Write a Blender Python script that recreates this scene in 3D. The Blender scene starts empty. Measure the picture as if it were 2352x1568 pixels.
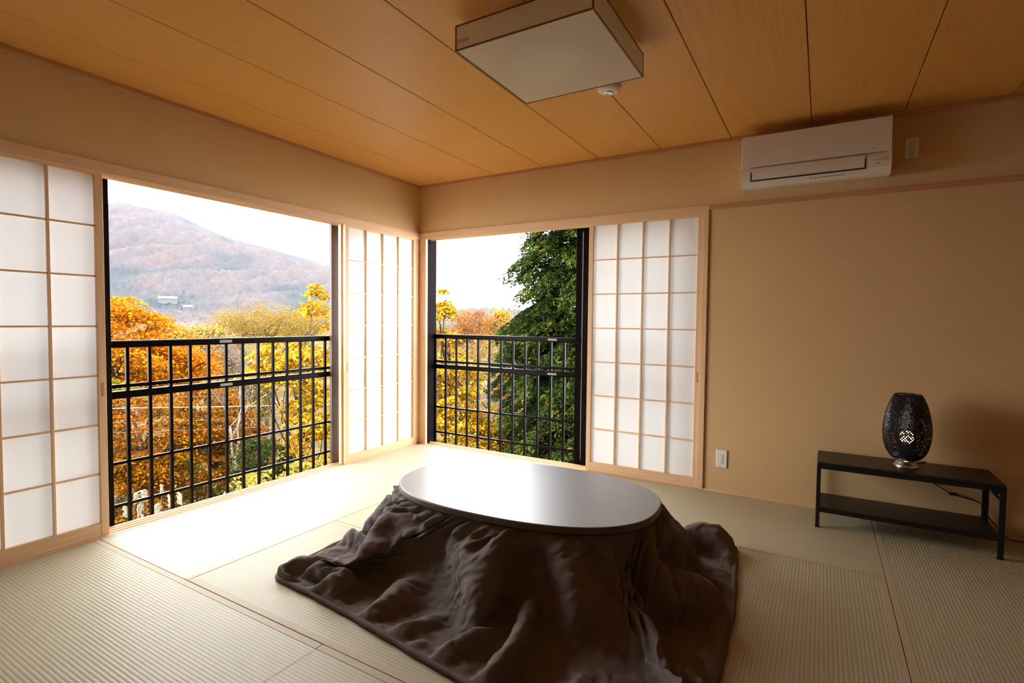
import bpy, bmesh, math, random
import numpy as np
from mathutils import Vector, Matrix, noise as mnoise

# ------------------------------------------------------------------ scene, camera, sky, exposure
S = bpy.context.scene
COL = S.collection
random.seed(7)
RNG = np.random.default_rng(7)
R = math.radians

def make_camera():
    y, p, r = R(120.447), R(-2.267), R(0.582)
    fw = Vector((math.cos(p) * math.cos(y), math.cos(p) * math.sin(y), math.sin(p)))
    rt = fw.cross(Vector((0, 0, 1))).normalized()
    up = rt.cross(fw)
    r2 = rt * math.cos(r) + up * math.sin(r)
    u2 = -rt * math.sin(r) + up * math.cos(r)
    c = bpy.data.cameras.new('camera')
    c.sensor_width = 36.0
    c.lens = 36.0 * 1209.34 / 2352.0
    c.clip_end = 5000
    c.clip_start = 0.05
    o = bpy.data.objects.new('camera', c)
    COL.objects.link(o)
    o.matrix_world = Matrix(((r2[0], u2[0], -fw[0], 3.4956), (r2[1], u2[1], -fw[1], -4.1008), (r2[2], u2[2], -fw[2], 1.2518), (0, 0, 0, 1)))
    S.camera = o
make_camera()

# bright, even overcast sky: the only daylight
W = bpy.data.worlds.new('overcast_sky')
S.world = W
W.use_nodes = True
bg = W.node_tree.nodes['Background']
bg.inputs['Color'].default_value = (0.97, 0.975, 1.0, 1)
bg.inputs['Strength'].default_value = 15.0

S.view_settings.view_transform = 'Standard'
S.view_settings.look = 'None'
S.view_settings.gamma = 1.0
S.view_settings.use_curve_mapping = False
S.view_settings.exposure = -0.06
S.cycles.max_bounces = 12
S.cycles.diffuse_bounces = 7
S.cycles.glossy_bounces = 4
S.cycles.transparent_max_bounces = 8
S.cycles.sample_clamp_indirect = 12.0
S.cycles.use_denoising = True

# light portals: they give off nothing, they only tell the sampler where the sky comes in
def portal(name, loc, rot, sx, sy):
    l = bpy.data.lights.new(name, 'AREA')
    l.shape = 'RECTANGLE'
    l.size, l.size_y = sx, sy
    l.cycles.is_portal = True
    o = bpy.data.objects.new(name, l)
    COL.objects.link(o)
    o.location = loc
    o.rotation_euler = rot
portal('sky_portal_west', (-0.30, -1.85, 1.03), (R(90), 0, R(-90)), 3.7, 2.16)
portal('sky_portal_north', (1.40, 0.30, 1.03), (R(90), 0, R(180)), 2.85, 2.16)

# ------------------------------------------------------------------ materials
def new_mat(name):
    m = bpy.data.materials.new(name)
    m.use_nodes = True
    return m, m.node_tree, m.node_tree.nodes['Principled BSDF']

def c4(c):
    return (c[0], c[1], c[2], 1.0)

def plain(name, col, rough=0.5, metal=0.0, spec=0.5, emit=None, estr=0.0):
    m, nt, b = new_mat(name)
    b.inputs['Base Color'].default_value = c4(col)
    b.inputs['Roughness'].default_value = rough
    b.inputs['Metallic'].default_value = metal
    b.inputs['Specular IOR Level'].default_value = spec
    if emit:
        b.inputs['Emission Color'].default_value = c4(emit)
        b.inputs['Emission Strength'].default_value = estr
    return m

def noisy(name, c1, c2, scale=(1, 1, 1), nscale=8.0, detail=4.0, rough=0.5, spec=0.5, bump=0.0, bscale=None, lo=0.35, hi=0.65, bdist=0.002):
    """two colours mixed by a stretched noise in object space, with fine relief of the same grain"""
    m, nt, b = new_mat(name)
    tc = nt.nodes.new('ShaderNodeTexCoord')
    mp = nt.nodes.new('ShaderNodeMapping')
    mp.inputs['Scale'].default_value = scale
    nz = nt.nodes.new('ShaderNodeTexNoise')
    nz.inputs['Scale'].default_value = nscale
    nz.inputs['Detail'].default_value = detail
    rp = nt.nodes.new('ShaderNodeValToRGB')
    rp.color_ramp.elements[0].position = lo
    rp.color_ramp.elements[0].color = c4(c1)
    rp.color_ramp.elements[1].position = hi
    rp.color_ramp.elements[1].color = c4(c2)
    L = nt.links
    L.new(tc.outputs['Object'], mp.inputs['Vector'])
    L.new(mp.outputs['Vector'], nz.inputs['Vector'])
    L.new(nz.outputs['Fac'], rp.inputs['Fac'])
    L.new(rp.outputs['Color'], b.inputs['Base Color'])
    b.inputs['Roughness'].default_value = rough
    b.inputs['Specular IOR Level'].default_value = spec
    if bump > 0:
        bn = nt.nodes.new('ShaderNodeTexNoise')
        bn.inputs['Scale'].default_value = bscale or nscale
        bn.inputs['Detail'].default_value = 4
        L.new(mp.outputs['Vector'], bn.inputs['Vector'])
        bp = nt.nodes.new('ShaderNodeBump')
        bp.inputs['Strength'].default_value = bump
        bp.inputs['Distance'].default_value = bdist
        L.new(bn.outputs['Fac'], bp.inputs['Height'])
        L.new(bp.outputs['Normal'], b.inputs['Normal'])
    return m

M = {}
M['wall'] = noisy('wall_fabric_paper', (0.635, 0.425, 0.205), (0.665, 0.447, 0.218), nscale=60, rough=0.85, spec=0.2, bump=0.25, bscale=220, bdist=0.001)
M['far_wall'] = noisy('brown_unseen_wall', (0.30, 0.18, 0.085), (0.34, 0.205, 0.10), scale=(30, 30, 1.5), nscale=2, rough=0.6)  # unseen walls, made darker than the visible ones to cut bounced light
M['ceil_a'] = noisy('ceiling_veneer', (0.66, 0.330, 0.085), (0.72, 0.370, 0.100), scale=(55, 1.2, 1), nscale=2.2, detail=3, rough=0.45, spec=0.3)
M['ceil_gap'] = plain('ceiling_joint_dark', (0.20, 0.105, 0.05), 0.7)
M['wood_y'] = noisy('pale_cypress_along_y', (0.70, 0.45, 0.25), (0.76, 0.51, 0.30), scale=(30, 1.5, 30), nscale=2.0, rough=0.5, spec=0.35)
M['wood_x'] = noisy('pale_cypress_along_x', (0.70, 0.45, 0.25), (0.76, 0.51, 0.30), scale=(1.5, 30, 30), nscale=2.0, rough=0.5, spec=0.35)
M['wood_z'] = noisy('pale_cypress_upright', (0.70, 0.45, 0.25), (0.76, 0.51, 0.30), scale=(30, 30, 1.5), nscale=2.0, rough=0.5, spec=0.35)
M['rail_x'] = noisy('reddish_rail_wood', (0.50, 0.235, 0.095), (0.57, 0.285, 0.125), scale=(2.5, 40, 40), nscale=2.4, rough=0.5)
M['cornice'] = noisy('cornice_wood', (0.50, 0.235, 0.10), (0.55, 0.27, 0.12), scale=(3, 3, 20), nscale=2.0, rough=0.55)
M['dark_alu'] = plain('dark_bronze_aluminium', (0.0045, 0.0018, 0.0012), 0.7, 0.0, 0.05)
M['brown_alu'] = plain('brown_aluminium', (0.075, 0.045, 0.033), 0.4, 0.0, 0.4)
M['rail_alu'] = plain('dark_brown_railing', (0.0045, 0.0014, 0.0008), 0.30, 0.0, 0.07)
M['grey_joint'] = plain('grey_joint_cover', (0.33, 0.29, 0.27), 0.5)
M['strip'] = plain('grey_weather_strip', (0.30, 0.28, 0.26), 0.5)
M['white_plastic'] = plain('white_plastic', (0.80, 0.77, 0.72), 0.35)
M['ac_white'] = plain('air_conditioner_white', (0.74, 0.67, 0.59), 0.35)
M['ac_dark'] = plain('air_slot_dark', (0.02, 0.018, 0.016), 0.6)
M['ac_mark'] = plain('grey_print', (0.30, 0.27, 0.24), 0.5)
M['ac_metal'] = plain('bright_badge', (0.85, 0.82, 0.75), 0.2, 0.6)
M['lamp_wood'] = plain('dark_lamp_frame', (0.17, 0.065, 0.025), 0.5)
M['lamp_stamp'] = plain('faint_stamp_print', (0.47, 0.37, 0.25), 0.8)
M['table_top'] = noisy('dark_walnut_table_top', (0.078, 0.058, 0.052), (0.090, 0.067, 0.060), scale=(2, 34, 30), nscale=2.2, rough=0.36, spec=0.6)
M['table_top'].node_tree.nodes['Principled BSDF'].inputs['Coat Weight'].default_value = 1.0
M['table_top'].node_tree.nodes['Principled BSDF'].inputs['Coat Roughness'].default_value = 0.36
M['table_edge'] = noisy('dark_walnut_table_edge', (0.085, 0.052, 0.040), (0.10, 0.062, 0.05), scale=(2, 34, 30), nscale=2.2, rough=0.45)
M['black_steel'] = plain('black_steel_shelf', (0.009, 0.008, 0.008), 0.42, 0, 0.3)
M['black_board'] = noisy('black_brown_board', (0.016, 0.012, 0.010), (0.022, 0.016, 0.013), scale=(2, 30, 30), nscale=2.0, rough=0.40, spec=0.35)
M['black_cane'] = plain('black_lacquered_cane', (0.008, 0.007, 0.008), 0.30, 0, 0.5)
M['chrome'] = plain('brushed_steel', (0.75, 0.70, 0.66), 0.22, 1.0)
M['bulb'] = plain('lit_bulb', (1, 0.8, 0.5), 0.5, emit=(1.0, 0.62, 0.28), estr=26.0)
M['cord'] = plain('black_cord', (0.012, 0.010, 0.010), 0.5)
M['white_cord'] = plain('white_cord', (0.62, 0.55, 0.47), 0.5)
M['screw'] = plain('bright_screw', (0.7, 0.7, 0.7), 0.3, 1.0)

def paper_mat():
    m, nt, b = new_mat('shoji_paper')
    nt.nodes.remove(b)
    d = nt.nodes.new('ShaderNodeBsdfDiffuse')
    t = nt.nodes.new('ShaderNodeBsdfTranslucent')
    d.inputs['Color'].default_value = (0.86, 0.83, 0.81, 1)
    t.inputs['Color'].default_value = (0.90, 0.875, 0.885, 1)
    mx = nt.nodes.new('ShaderNodeMixShader')
    mx.inputs['Fac'].default_value = 0.108
    o = nt.nodes['Material Output']
    nt.links.new(d.outputs[0], mx.inputs[1])
    nt.links.new(t.outputs[0], mx.inputs[2])
    nt.links.new(mx.outputs[0], o.inputs['Surface'])
    return m
M['paper'] = paper_mat()

def glass_mat():
    m, nt, b = new_mat('window_glass')
    nt.nodes.remove(b)
    tr = nt.nodes.new('ShaderNodeBsdfTransparent')
    tr.inputs['Color'].default_value = (0.95, 0.97, 0.96, 1)
    g = nt.nodes.new('ShaderNodeBsdfGlossy')
    g.inputs['Roughness'].default_value = 0.02
    mx = nt.nodes.new('ShaderNodeMixShader')
    mx.inputs['Fac'].default_value = 0.07
    o = nt.nodes['Material Output']
    nt.links.new(tr.outputs[0], mx.inputs[1])
    nt.links.new(g.outputs[0], mx.inputs[2])
    nt.links.new(mx.outputs[0], o.inputs['Surface'])
    return m
M['glass'] = glass_mat()

def lamp_paper_mat(name, col):
    m, nt, b = new_mat(name)
    nt.nodes.remove(b)
    d = nt.nodes.new('ShaderNodeBsdfDiffuse')
    t = nt.nodes.new('ShaderNodeBsdfTranslucent')
    mx = nt.nodes.new('ShaderNodeMixShader')
    for s in (d, t):
        s.inputs['Color'].default_value = c4(col)
    mx.inputs['Fac'].default_value = 0.48
    nt.links.new(d.outputs[0], mx.inputs[1])
    nt.links.new(t.outputs[0], mx.inputs[2])
    nt.links.new(mx.outputs[0], nt.nodes['Material Output'].inputs['Surface'])
    return m
M['lamp_side'] = lamp_paper_mat('cream_lamp_side_paper', (0.90, 0.83, 0.72))
M['lamp_paper'] = lamp_paper_mat('cream_lamp_bottom_paper', (0.92, 0.86, 0.76))

def tatami_mat(name, axis):
    """woven rush: fine threads across the ribs, a slow tone drift; the ribs themselves are geometry"""
    m, nt, b = new_mat(name)
    L = nt.links
    tc = nt.nodes.new('ShaderNodeTexCoord')
    mp = nt.nodes.new('ShaderNodeMapping')
    mp.inputs['Scale'].default_value = (260, 14, 1) if axis == 'x' else (14, 260, 1)
    nz = nt.nodes.new('ShaderNodeTexNoise')
    nz.inputs['Scale'].default_value = 1.0
    nz.inputs['Detail'].default_value = 3
    L.new(tc.outputs['Object'], mp.inputs['Vector'])
    L.new(mp.outputs['Vector'], nz.inputs['Vector'])
    n2 = nt.nodes.new('ShaderNodeTexNoise')
    n2.inputs['Scale'].default_value = 2.3
    n2.inputs['Detail'].default_value = 2
    L.new(tc.outputs['Object'], n2.inputs['Vector'])
    ad = nt.nodes.new('ShaderNodeMath')
    ad.operation = 'ADD'
    L.new(nz.outputs['Fac'], ad.inputs[0])
    L.new(n2.outputs['Fac'], ad.inputs[1])
    rp = nt.nodes.new('ShaderNodeValToRGB')
    rp.color_ramp.elements[0].position = 0.30
    rp.color_ramp.elements[0].color = (0.415, 0.385, 0.25, 1)
    rp.color_ramp.elements[1].position = 0.75
    rp.color_ramp.elements[1].color = (0.50, 0.47, 0.32, 1)
    hf = nt.nodes.new('ShaderNodeMath')
    hf.operation = 'MULTIPLY'
    hf.inputs[1].default_value = 0.5
    L.new(ad.outputs[0], hf.inputs[0])
    L.new(hf.outputs[0], rp.inputs['Fac'])
    # slightly browner colour in the grooves between the ribs, fading towards each crest
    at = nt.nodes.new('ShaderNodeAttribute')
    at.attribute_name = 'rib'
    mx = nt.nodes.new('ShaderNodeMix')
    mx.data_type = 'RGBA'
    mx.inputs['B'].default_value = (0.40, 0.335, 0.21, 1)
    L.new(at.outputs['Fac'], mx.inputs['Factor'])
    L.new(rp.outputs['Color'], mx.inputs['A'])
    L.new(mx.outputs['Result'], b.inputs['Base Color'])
    # the rush stalks lie across the ribs, so the sheen spreads along the ribs
    b.inputs['Roughness'].default_value = 0.44
    b.inputs['Specular IOR Level'].default_value = 0.42
    b.inputs['Anisotropic'].default_value = 0.8
    tv = nt.nodes.new('ShaderNodeCombineXYZ')
    tv.inputs[0 if axis == 'x' else 1].default_value = 1.0
    L.new(tv.outputs[0], b.inputs['Tangent'])
    return m
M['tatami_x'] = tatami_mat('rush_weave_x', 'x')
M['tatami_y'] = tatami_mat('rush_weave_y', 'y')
M['heri'] = noisy('plain_cloth_border', (0.43, 0.36, 0.235), (0.48, 0.405, 0.27), nscale=120, rough=0.6, spec=0.35)
M['subfloor'] = plain('dark_subfloor', (0.07, 0.05, 0.03), 0.9)

def quilt_mat():
    m, nt, b = new_mat('dark_taupe_cotton')
    L = nt.links
    tc = nt.nodes.new('ShaderNodeTexCoord')
    nz = nt.nodes.new('ShaderNodeTexNoise')
    nz.inputs['Scale'].default_value = 9
    nz.inputs['Detail'].default_value = 6
    L.new(tc.outputs['Object'], nz.inputs['Vector'])
    rp = nt.nodes.new('ShaderNodeValToRGB')
    rp.color_ramp.elements[0].position = 0.3
    rp.color_ramp.elements[0].color = (0.140, 0.118, 0.108, 1)
    rp.color_ramp.elements[1].position = 0.7
    rp.color_ramp.elements[1].color = (0.168, 0.142, 0.130, 1)
    L.new(nz.outputs['Fac'], rp.inputs['Fac'])
    L.new(rp.outputs['Color'], b.inputs['Base Color'])
    b.inputs['Roughness'].default_value = 0.92
    b.inputs['Specular IOR Level'].default_value = 0.04
    b1 = nt.nodes.new('ShaderNodeTexNoise')
    b1.noise_type = 'RIDGED_MULTIFRACTAL'
    b1.inputs['Scale'].default_value = 11
    b1.inputs['Detail'].default_value = 5
    b1.inputs['Distortion'].default_value = 0.8
    L.new(tc.outputs['Object'], b1.inputs['Vector'])
    bp = nt.nodes.new('ShaderNodeBump')
    bp.inputs['Strength'].default_value = 0.9
    bp.inputs['Distance'].default_value = 0.016
    L.new(b1.outputs['Fac'], bp.inputs['Height'])
    L.new(bp.outputs['Normal'], b.inputs['Normal'])
    return m
M['quilt'] = quilt_mat()
M['piping'] = plain('quilt_piping', (0.120, 0.080, 0.072), 0.85, 0, 0.2)

def leaf_mat(name, trans=0.25, rough=0.75):
    m, nt, b = new_mat(name)
    L = nt.links
    at = nt.nodes.new('ShaderNodeAttribute')
    at.attribute_name = 'tint'
    L.new(at.outputs['Color'], b.inputs['Base Color'])
    b.inputs['Roughness'].default_value = rough
    b.inputs['Specular IOR Level'].default_value = 0.06
    t = nt.nodes.new('ShaderNodeBsdfTranslucent')
    L.new(at.outputs['Color'], t.inputs['Color'])
    mx = nt.nodes.new('ShaderNodeMixShader')
    mx.inputs['Fac'].default_value = trans
    L.new(b.outputs[0], mx.inputs[1])
    L.new(t.outputs[0], mx.inputs[2])
    L.new(mx.outputs[0], nt.nodes['Material Output'].inputs['Surface'])
    return m
M['leaf'] = leaf_mat('leaf_tinted')
M['needle'] = leaf_mat('conifer_spray', 0.15, 0.55)
M['bark'] = noisy('dark_bark', (0.020, 0.014, 0.010), (0.045, 0.032, 0.022), nscale=9, rough=0.9, spec=0.1)
M['pale_bark'] = noisy('pale_bark', (0.12, 0.095, 0.075), (0.19, 0.16, 0.13), nscale=9, rough=0.9, spec=0.1)
M['twig'] = noisy('grey_twig', (0.05, 0.038, 0.033), (0.085, 0.067, 0.06), nscale=5, rough=0.9, spec=0.1)
M['plume'] = plain('silver_plume', (0.22, 0.18, 0.12), 0.9, 0, 0.1)
M['wire'] = plain('pale_power_line', (0.22, 0.20, 0.18), 0.5)
M['wire_dark'] = plain('grey_power_line', (0.07, 0.06, 0.055), 0.5)
M['house_wall'] = plain('white_house_wall', (0.062, 0.062, 0.06), 0.8)
M['house_pane'] = plain('grey_house_pane', (0.03, 0.03, 0.032), 0.6)
M['house_roof'] = plain('pale_house_roof', (0.060, 0.060, 0.054), 0.7)
M['roof_pink'] = plain('pinkish_house_roof', (0.066, 0.050, 0.048), 0.7)
M['post_lilac'] = plain('weathered_lilac_post', (0.060, 0.042, 0.055), 0.8)

# ------------------------------------------------------------------ builders
class MB:
    """collects vertices and faces, in world coordinates"""
    def __init__(self):
        self.v, self.f, self.sm = [], [], []
    def add(self, vs, fs, smooth=False):
        n = len(self.v)
        self.v += [tuple(map(float, p)) for p in vs]
        self.f += [tuple(i + n for i in f) for f in fs]
        self.sm += [smooth] * len(fs)
        return self
    def box(self, a, b, bev=0.0):
        x0, y0, z0 = [min(a[i], b[i]) for i in range(3)]
        x1, y1, z1 = [max(a[i], b[i]) for i in range(3)]
        if bev <= 0:
            self.add([(x0, y0, z0), (x1, y0, z0), (x1, y1, z0), (x0, y1, z0), (x0, y0, z1), (x1, y0, z1), (x1, y1, z1), (x0, y1, z1)],
                     [(3, 2, 1, 0), (4, 5, 6, 7), (0, 1, 5, 4), (1, 2, 6, 5), (2, 3, 7, 6), (3, 0, 4, 7)])
            return self
        b_ = min(bev, (x1 - x0) / 2.5, (y1 - y0) / 2.5, (z1 - z0) / 2.5)
        bm = bmesh.new()
        bmesh.ops.create_cube(bm, size=1.0)
        for v in bm.verts:
            v.co = ((x0 + x1) / 2 + v.co.x * (x1 - x0), (y0 + y1) / 2 + v.co.y * (y1 - y0), (z0 + z1) / 2 + v.co.z * (z1 - z0))
        bmesh.ops.bevel(bm, geom=bm.edges[:], offset=b_, segments=1, affect='EDGES')
        bm.verts.index_update()
        self.add([v.co[:] for v in bm.verts], [[v.index for v in f.verts] for f in bm.faces])
        bm.free()
        return self
    def prism(self, poly, axis, a, b):
        """extrude a closed polygon (2D, in the two other axes in order) along an axis from a to b"""
        n = len(poly)
        def P(p, t):
            return (t, p[0], p[1]) if axis == 'x' else ((p[0], t, p[1]) if axis == 'y' else (p[0], p[1], t))
        vs = [P(p, a) for p in poly] + [P(p, b) for p in poly]
        self.add(vs, [(i, (i + 1) % n, n + (i + 1) % n, n + i) for i in range(n)] + [tuple(range(n))[::-1], tuple(range(n, 2 * n))])
        return self
    def lathe(self, prof, c, n=32, smooth=True, close=True):
        vs, fs = [], []
        for (r, z) in prof:
            for k in range(n):
                t = 2 * math.pi * k / n
                vs.append((c[0] + r * math.cos(t), c[1] + r * math.sin(t), c[2] + z))
        for j in range(len(prof) - 1):
            for k in range(n):
                fs.append((j * n + k, j * n + (k + 1) % n, (j + 1) * n + (k + 1) % n, (j + 1) * n + k))
        if close:
            fs.append(tuple(range(n))[::-1])
            fs.append(tuple((len(prof) - 1) * n + k for k in range(n)))
        self.add(vs, fs, smooth)
        return self
    def tube(self, pts, rad, n=6, smooth=True):
        pts = [Vector(p) for p in pts]
        if not hasattr(rad, '__len__'):
            rad = [rad] * len(pts)
        vs, fs = [], []
        ref = Vector((0.31, 0.17, 0.93))
        for i, p in enumerate(pts):
            d = (pts[min(i + 1, len(pts) - 1)] - pts[max(i - 1, 0)])
            d = d.normalized() if d.length > 1e-9 else Vector((0, 0, 1))
            a = d.cross(ref)
            if a.length < 1e-3:
                a = d.cross(Vector((1, 0, 0)))
            a.normalize()
            b = d.cross(a)
            for k in range(n):
                t = 2 * math.pi * k / n
                vs.append(p + (a * math.cos(t) + b * math.sin(t)) * rad[i])
        for i in range(len(pts) - 1):
            for k in range(n):
                fs.append((i * n + k, i * n + (k + 1) % n, (i + 1) * n + (k + 1) % n, (i + 1) * n + k))
        fs.append(tuple(range(n))[::-1])
        fs.append(tuple((len(pts) - 1) * n + k for k in range(n)))
        self.add(vs, fs, smooth)
        return self

def origin_of(o):
    v = Vector((0, 0, 0))
    while o is not None:
        v += o.location
        o = o.parent
    return v

def link(name, mesh, material=None, parent=None, loc=None):
    o = bpy.data.objects.new(name, mesh)
    COL.objects.link(o)
    if material and not mesh.materials:
        mesh.materials.append(material)
    if parent is not None:
        o.parent = parent
    if loc is not None:
        o.location = loc
    return o

def build(mb, name, material, parent=None, at=None, fix=True):
    """link the collected geometry as ONE mesh object; parts keep their origin at their thing's base"""
    base = origin_of(parent) if parent is not None else Vector(at or (0, 0, 0))
    me = bpy.data.meshes.new(name)
    me.from_pydata([tuple(Vector(p) - base) for p in mb.v], [], mb.f)
    me.polygons.foreach_set('use_smooth', mb.sm)
    if fix:
        bm = bmesh.new()
        bm.from_mesh(me)
        bmesh.ops.recalc_face_normals(bm, faces=bm.faces[:])
        bm.to_mesh(me)
        bm.free()
    o = link(name, me, material, parent)
    if parent is None:
        o.location = base
    return o

def tag(o, label=None, cat=None, group=None, kind=None):
    if label: o['label'] = label
    if cat: o['category'] = cat
    if group: o['group'] = group
    if kind: o['kind'] = kind
    return o

def thing(name, label, cat, loc, group=None):
    o = bpy.data.objects.new(name, None)
    o.empty_display_size = 0.1
    COL.objects.link(o)
    o.location = loc
    return tag(o, label, cat, group)

def struct_empty(name, loc=(0, 0, 0)):
    o = bpy.data.objects.new(name, None)
    COL.objects.link(o)
    o.location = loc
    o['kind'] = 'structure'
    return o

def struct(name, mb, material, parent=None):
    o = build(mb, name, material, parent)
    if parent is None:
        o['kind'] = 'structure'
    return o

# ------------------------------------------------------------------ room shell
H = 2.575                    # ceiling height
XR, YB = 5.70, -5.60         # far sides of the room, outside the picture

fl = struct_empty('floor')
build(MB().box((-0.14, YB, -0.12), (XR, 0.14, -0.032)), 'subfloor', M['subfloor'], fl)

def tatami(x0, x1, y0, y1, axis, seed):
    """one mat: ribbed rush face (ribs along axis), plain cloth borders on the two long sides"""
    g = 0.0016
    x0, x1, y0, y1 = x0 + g, x1 - g, y0 + g, y1 - g
    lift = (0.0, 0.0006, -0.0004, 0.0003)[seed % 4]
    cx, cy = (x0 + x1) / 2, (y0 + y1) / 2
    a0, a1, b0, b1 = (x0, x1, y0, y1) if axis == 'x' else (y0, y1, x0, x1)   # a: along ribs, b: across
    bw = 0.032
    r0, r1 = b0 + bw, b1 - bw
    n = int(round((r1 - r0) / 0.0152))
    us, zs, rb = [], [], []
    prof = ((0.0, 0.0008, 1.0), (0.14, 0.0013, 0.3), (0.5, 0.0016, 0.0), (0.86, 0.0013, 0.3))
    for k in range(n):
        for (t, z, c) in prof:
            us.append(r0 + (k + t) * (r1 - r0) / n)
            zs.append(z)
            rb.append(c)
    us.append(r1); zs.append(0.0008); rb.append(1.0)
    vs, att = [], []
    for a in (a0, a1):
        for u, z, c in zip(us, zs, rb):
            p = (a, u) if axis == 'x' else (u, a)
            vs.append((p[0] - cx, p[1] - cy, z - 0.0015 + lift))
            att.append(c)
    m_ = len(us)
    fs = [(k, k + 1, m_ + k + 1, m_ + k) for k in range(m_ - 1)]
    # straw core below, so the mat has its thickness
    core = MB().box((x0 - cx, y0 - cy, -0.03), (x1 - cx, y1 - cy, -0.0030 + lift))
    k0 = len(vs)
    vs += core.v
    fs += [tuple(i + k0 for i in f) for f in core.f]
    att += [0.0] * len(core.v)
    me = bpy.data.meshes.new('tatami_mat')
    me.from_pydata(vs, [], fs)
    bm = bmesh.new(); bm.from_mesh(me)
    for f in bm.faces:
        if len(f.verts) == 4 and abs(f.normal.z) > 0.5 and f.calc_center_median().z > -0.0029 and f.normal.z < 0:
            f.normal_flip()
    bm.to_mesh(me); bm.free()
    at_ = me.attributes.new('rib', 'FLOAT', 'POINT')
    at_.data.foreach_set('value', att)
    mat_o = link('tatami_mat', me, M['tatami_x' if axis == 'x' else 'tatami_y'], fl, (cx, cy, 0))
    for (u0, u1) in ((b0, r0), (r1, b1)):
        p = ((a0, u0), (a1, u1)) if axis == 'x' else ((u0, a0), (u1, a1))
        mb = MB().box((p[0][0], p[0][1], -0.003), (p[1][0], p[1][1], 0.0006 + lift), 0.0008)
        build(mb, 'border', M['heri'], mat_o)
    return mat_o

X_ = (0.025, 0.925, 1.875, 2.865, 3.803, 4.745, 5.685)
Y_ = (-0.014, -0.955, -1.872, -2.757, -3.68, -4.61, -5.58)
mats = [
    (X_[0], X_[2], Y_[1], Y_[0], 'x'), (X_[2], X_[4], Y_[1], Y_[0], 'x'),
    (X_[0], X_[1], Y_[3], Y_[1], 'y'), (X_[1], X_[3], Y_[2], Y_[1], 'x'), (X_[1], X_[3], Y_[3], Y_[2], 'x'),
    (X_[3], X_[4], Y_[3], Y_[1], 'y'), (X_[0], X_[2], Y_[4], Y_[3], 'x'), (X_[2], X_[4], Y_[4], Y_[3], 'x'),
    (X_[4], X_[5], Y_[2], Y_[0], 'y'), (X_[4], X_[5], Y_[4], Y_[2], 'y'), (X_[5], X_[6], Y_[2], Y_[0], 'y'), (X_[5], X_[6], Y_[4], Y_[2], 'y'),
    (X_[0], X_[2], Y_[5], Y_[4], 'x'), (X_[2], X_[4], Y_[5], Y_[4], 'x'), (X_[4], X_[6], Y_[5], Y_[4], 'x'),
    (X_[0], X_[2], Y_[6], Y_[5], 'x'), (X_[2], X_[4], Y_[6], Y_[5], 'x'), (X_[4], X_[6], Y_[6], Y_[5], 'x')]
for i, a in enumerate(mats):
    tatami(*a, seed=i)

# ceiling: veneered boards laid along y, thin dark joints between
ce = struct_empty('ceiling')
build(MB().box((-0.14, YB - 0.1, H + 0.014), (XR + 0.1, 0.14, H + 0.12)), 'ceiling_backing', M['ceil_gap'], ce)
xs = [0.0] + [0.385 + 0.5025 * k for k in range(11)] + [XR]
for k in range(len(xs) - 1):
    a, b = xs[k] + 0.0024, min(xs[k + 1], XR) - 0.0024
    o = build(MB().box((a, YB, H), (b, 0.0, H + 0.016), 0.002), 'ceiling_panel', M['ceil_a'], ce)

# walls
WT = 0.14
KZ = 2.052                   # underside of the lintels
struct('wall_left', MB().box((-WT, YB, H + 0.1), (0, 0.14, KZ + 0.03)).box((-WT, YB, -0.5), (0, -3.66, KZ + 0.03))
       .box((-WT, -3.66, -0.5), (-0.002, 0.14, -0.034)), M['wall'])
struct('wall_right', MB().box((0, 0, KZ + 0.03), (XR, WT, H + 0.1)).box((2.757, 0, -0.5), (XR, WT, KZ + 0.03))
       .box((0, 0.002, -0.5), (2.757, WT, -0.034)), M['wall'])
struct('wall_back', MB().box((-WT, YB - 0.1, -0.2), (XR + 0.1, YB, H + 0.1)), M['far_wall'])
struct('wall_side', MB().box((XR, YB, -0.2), (XR + 0.1, 0.14, H + 0.1)), M['far_wall'])

# lintels (two grooves underneath for the sliding screens), sills, post, jamb, rail, cornice
def grooved(o0, o1, z0, z1, up):
    """section across the opening: o = distance outwards; grooves cut in the top (up) or the underside"""
    zg = (z1 - 0.010) if up else (z0 + 0.014)
    ze = z1 if up else z0
    zo = z0 if up else z1
    pts = [(o0, ze)]
    for c in (0.017, 0.055, 0.092):
        pts += [(c - 0.013, ze), (c - 0.013, zg), (c + 0.013, zg), (c + 0.013, ze)]
    pts += [(o1, ze), (o1, zo), (o0, zo)]
    return pts
sec = grooved(-0.012, 0.125, KZ, 2.112, False)
struct('trim_1', MB().prism([(-o, z) for o, z in sec], 'y', -3.70, -0.0), M['wood_y'])
struct('trim_2', MB().prism([(o, z) for o, z in sec], 'x', 0.0, 2.757), M['wood_x'])
sec = grooved(-0.021, 0.125, -0.034, 0.001, True)
struct('trim_3', MB().prism([(-o, z) for o, z in sec], 'y', -3.66, -0.045), M['wood_y'])
sec = grooved(-0.012, 0.125, -0.034, 0.001, True)
struct('trim_4', MB().prism([(o, z) for o, z in sec], 'x', 0.026, 2.714), M['wood_x'])
struct('trim_5', MB().box((-0.125, -0.045, -0.034), (-0.001, 0.125, KZ), 0.002).box((-0.001, -0.002, -0.034), (0.082, 0.030, KZ), 0.002), M['wood_z'])
struct('trim_6', MB().box((2.722, -0.014, 0.0), (2.759, 0.125, 2.085), 0.0015), M['wood_z'])
struct('trim_7', MB().box((2.757, -0.014, 2.080), (XR, 0.002, 2.112), 0.002), M['rail_x'])
struct('trim_8', MB().box((0, YB, H - 0.028), (0.022, 0.0, H), 0.002), M['cornice'])
struct('trim_9', MB().box((0.022, -0.022, H - 0.028), (XR, 0.0, H), 0.002), M['cornice'])
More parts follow.
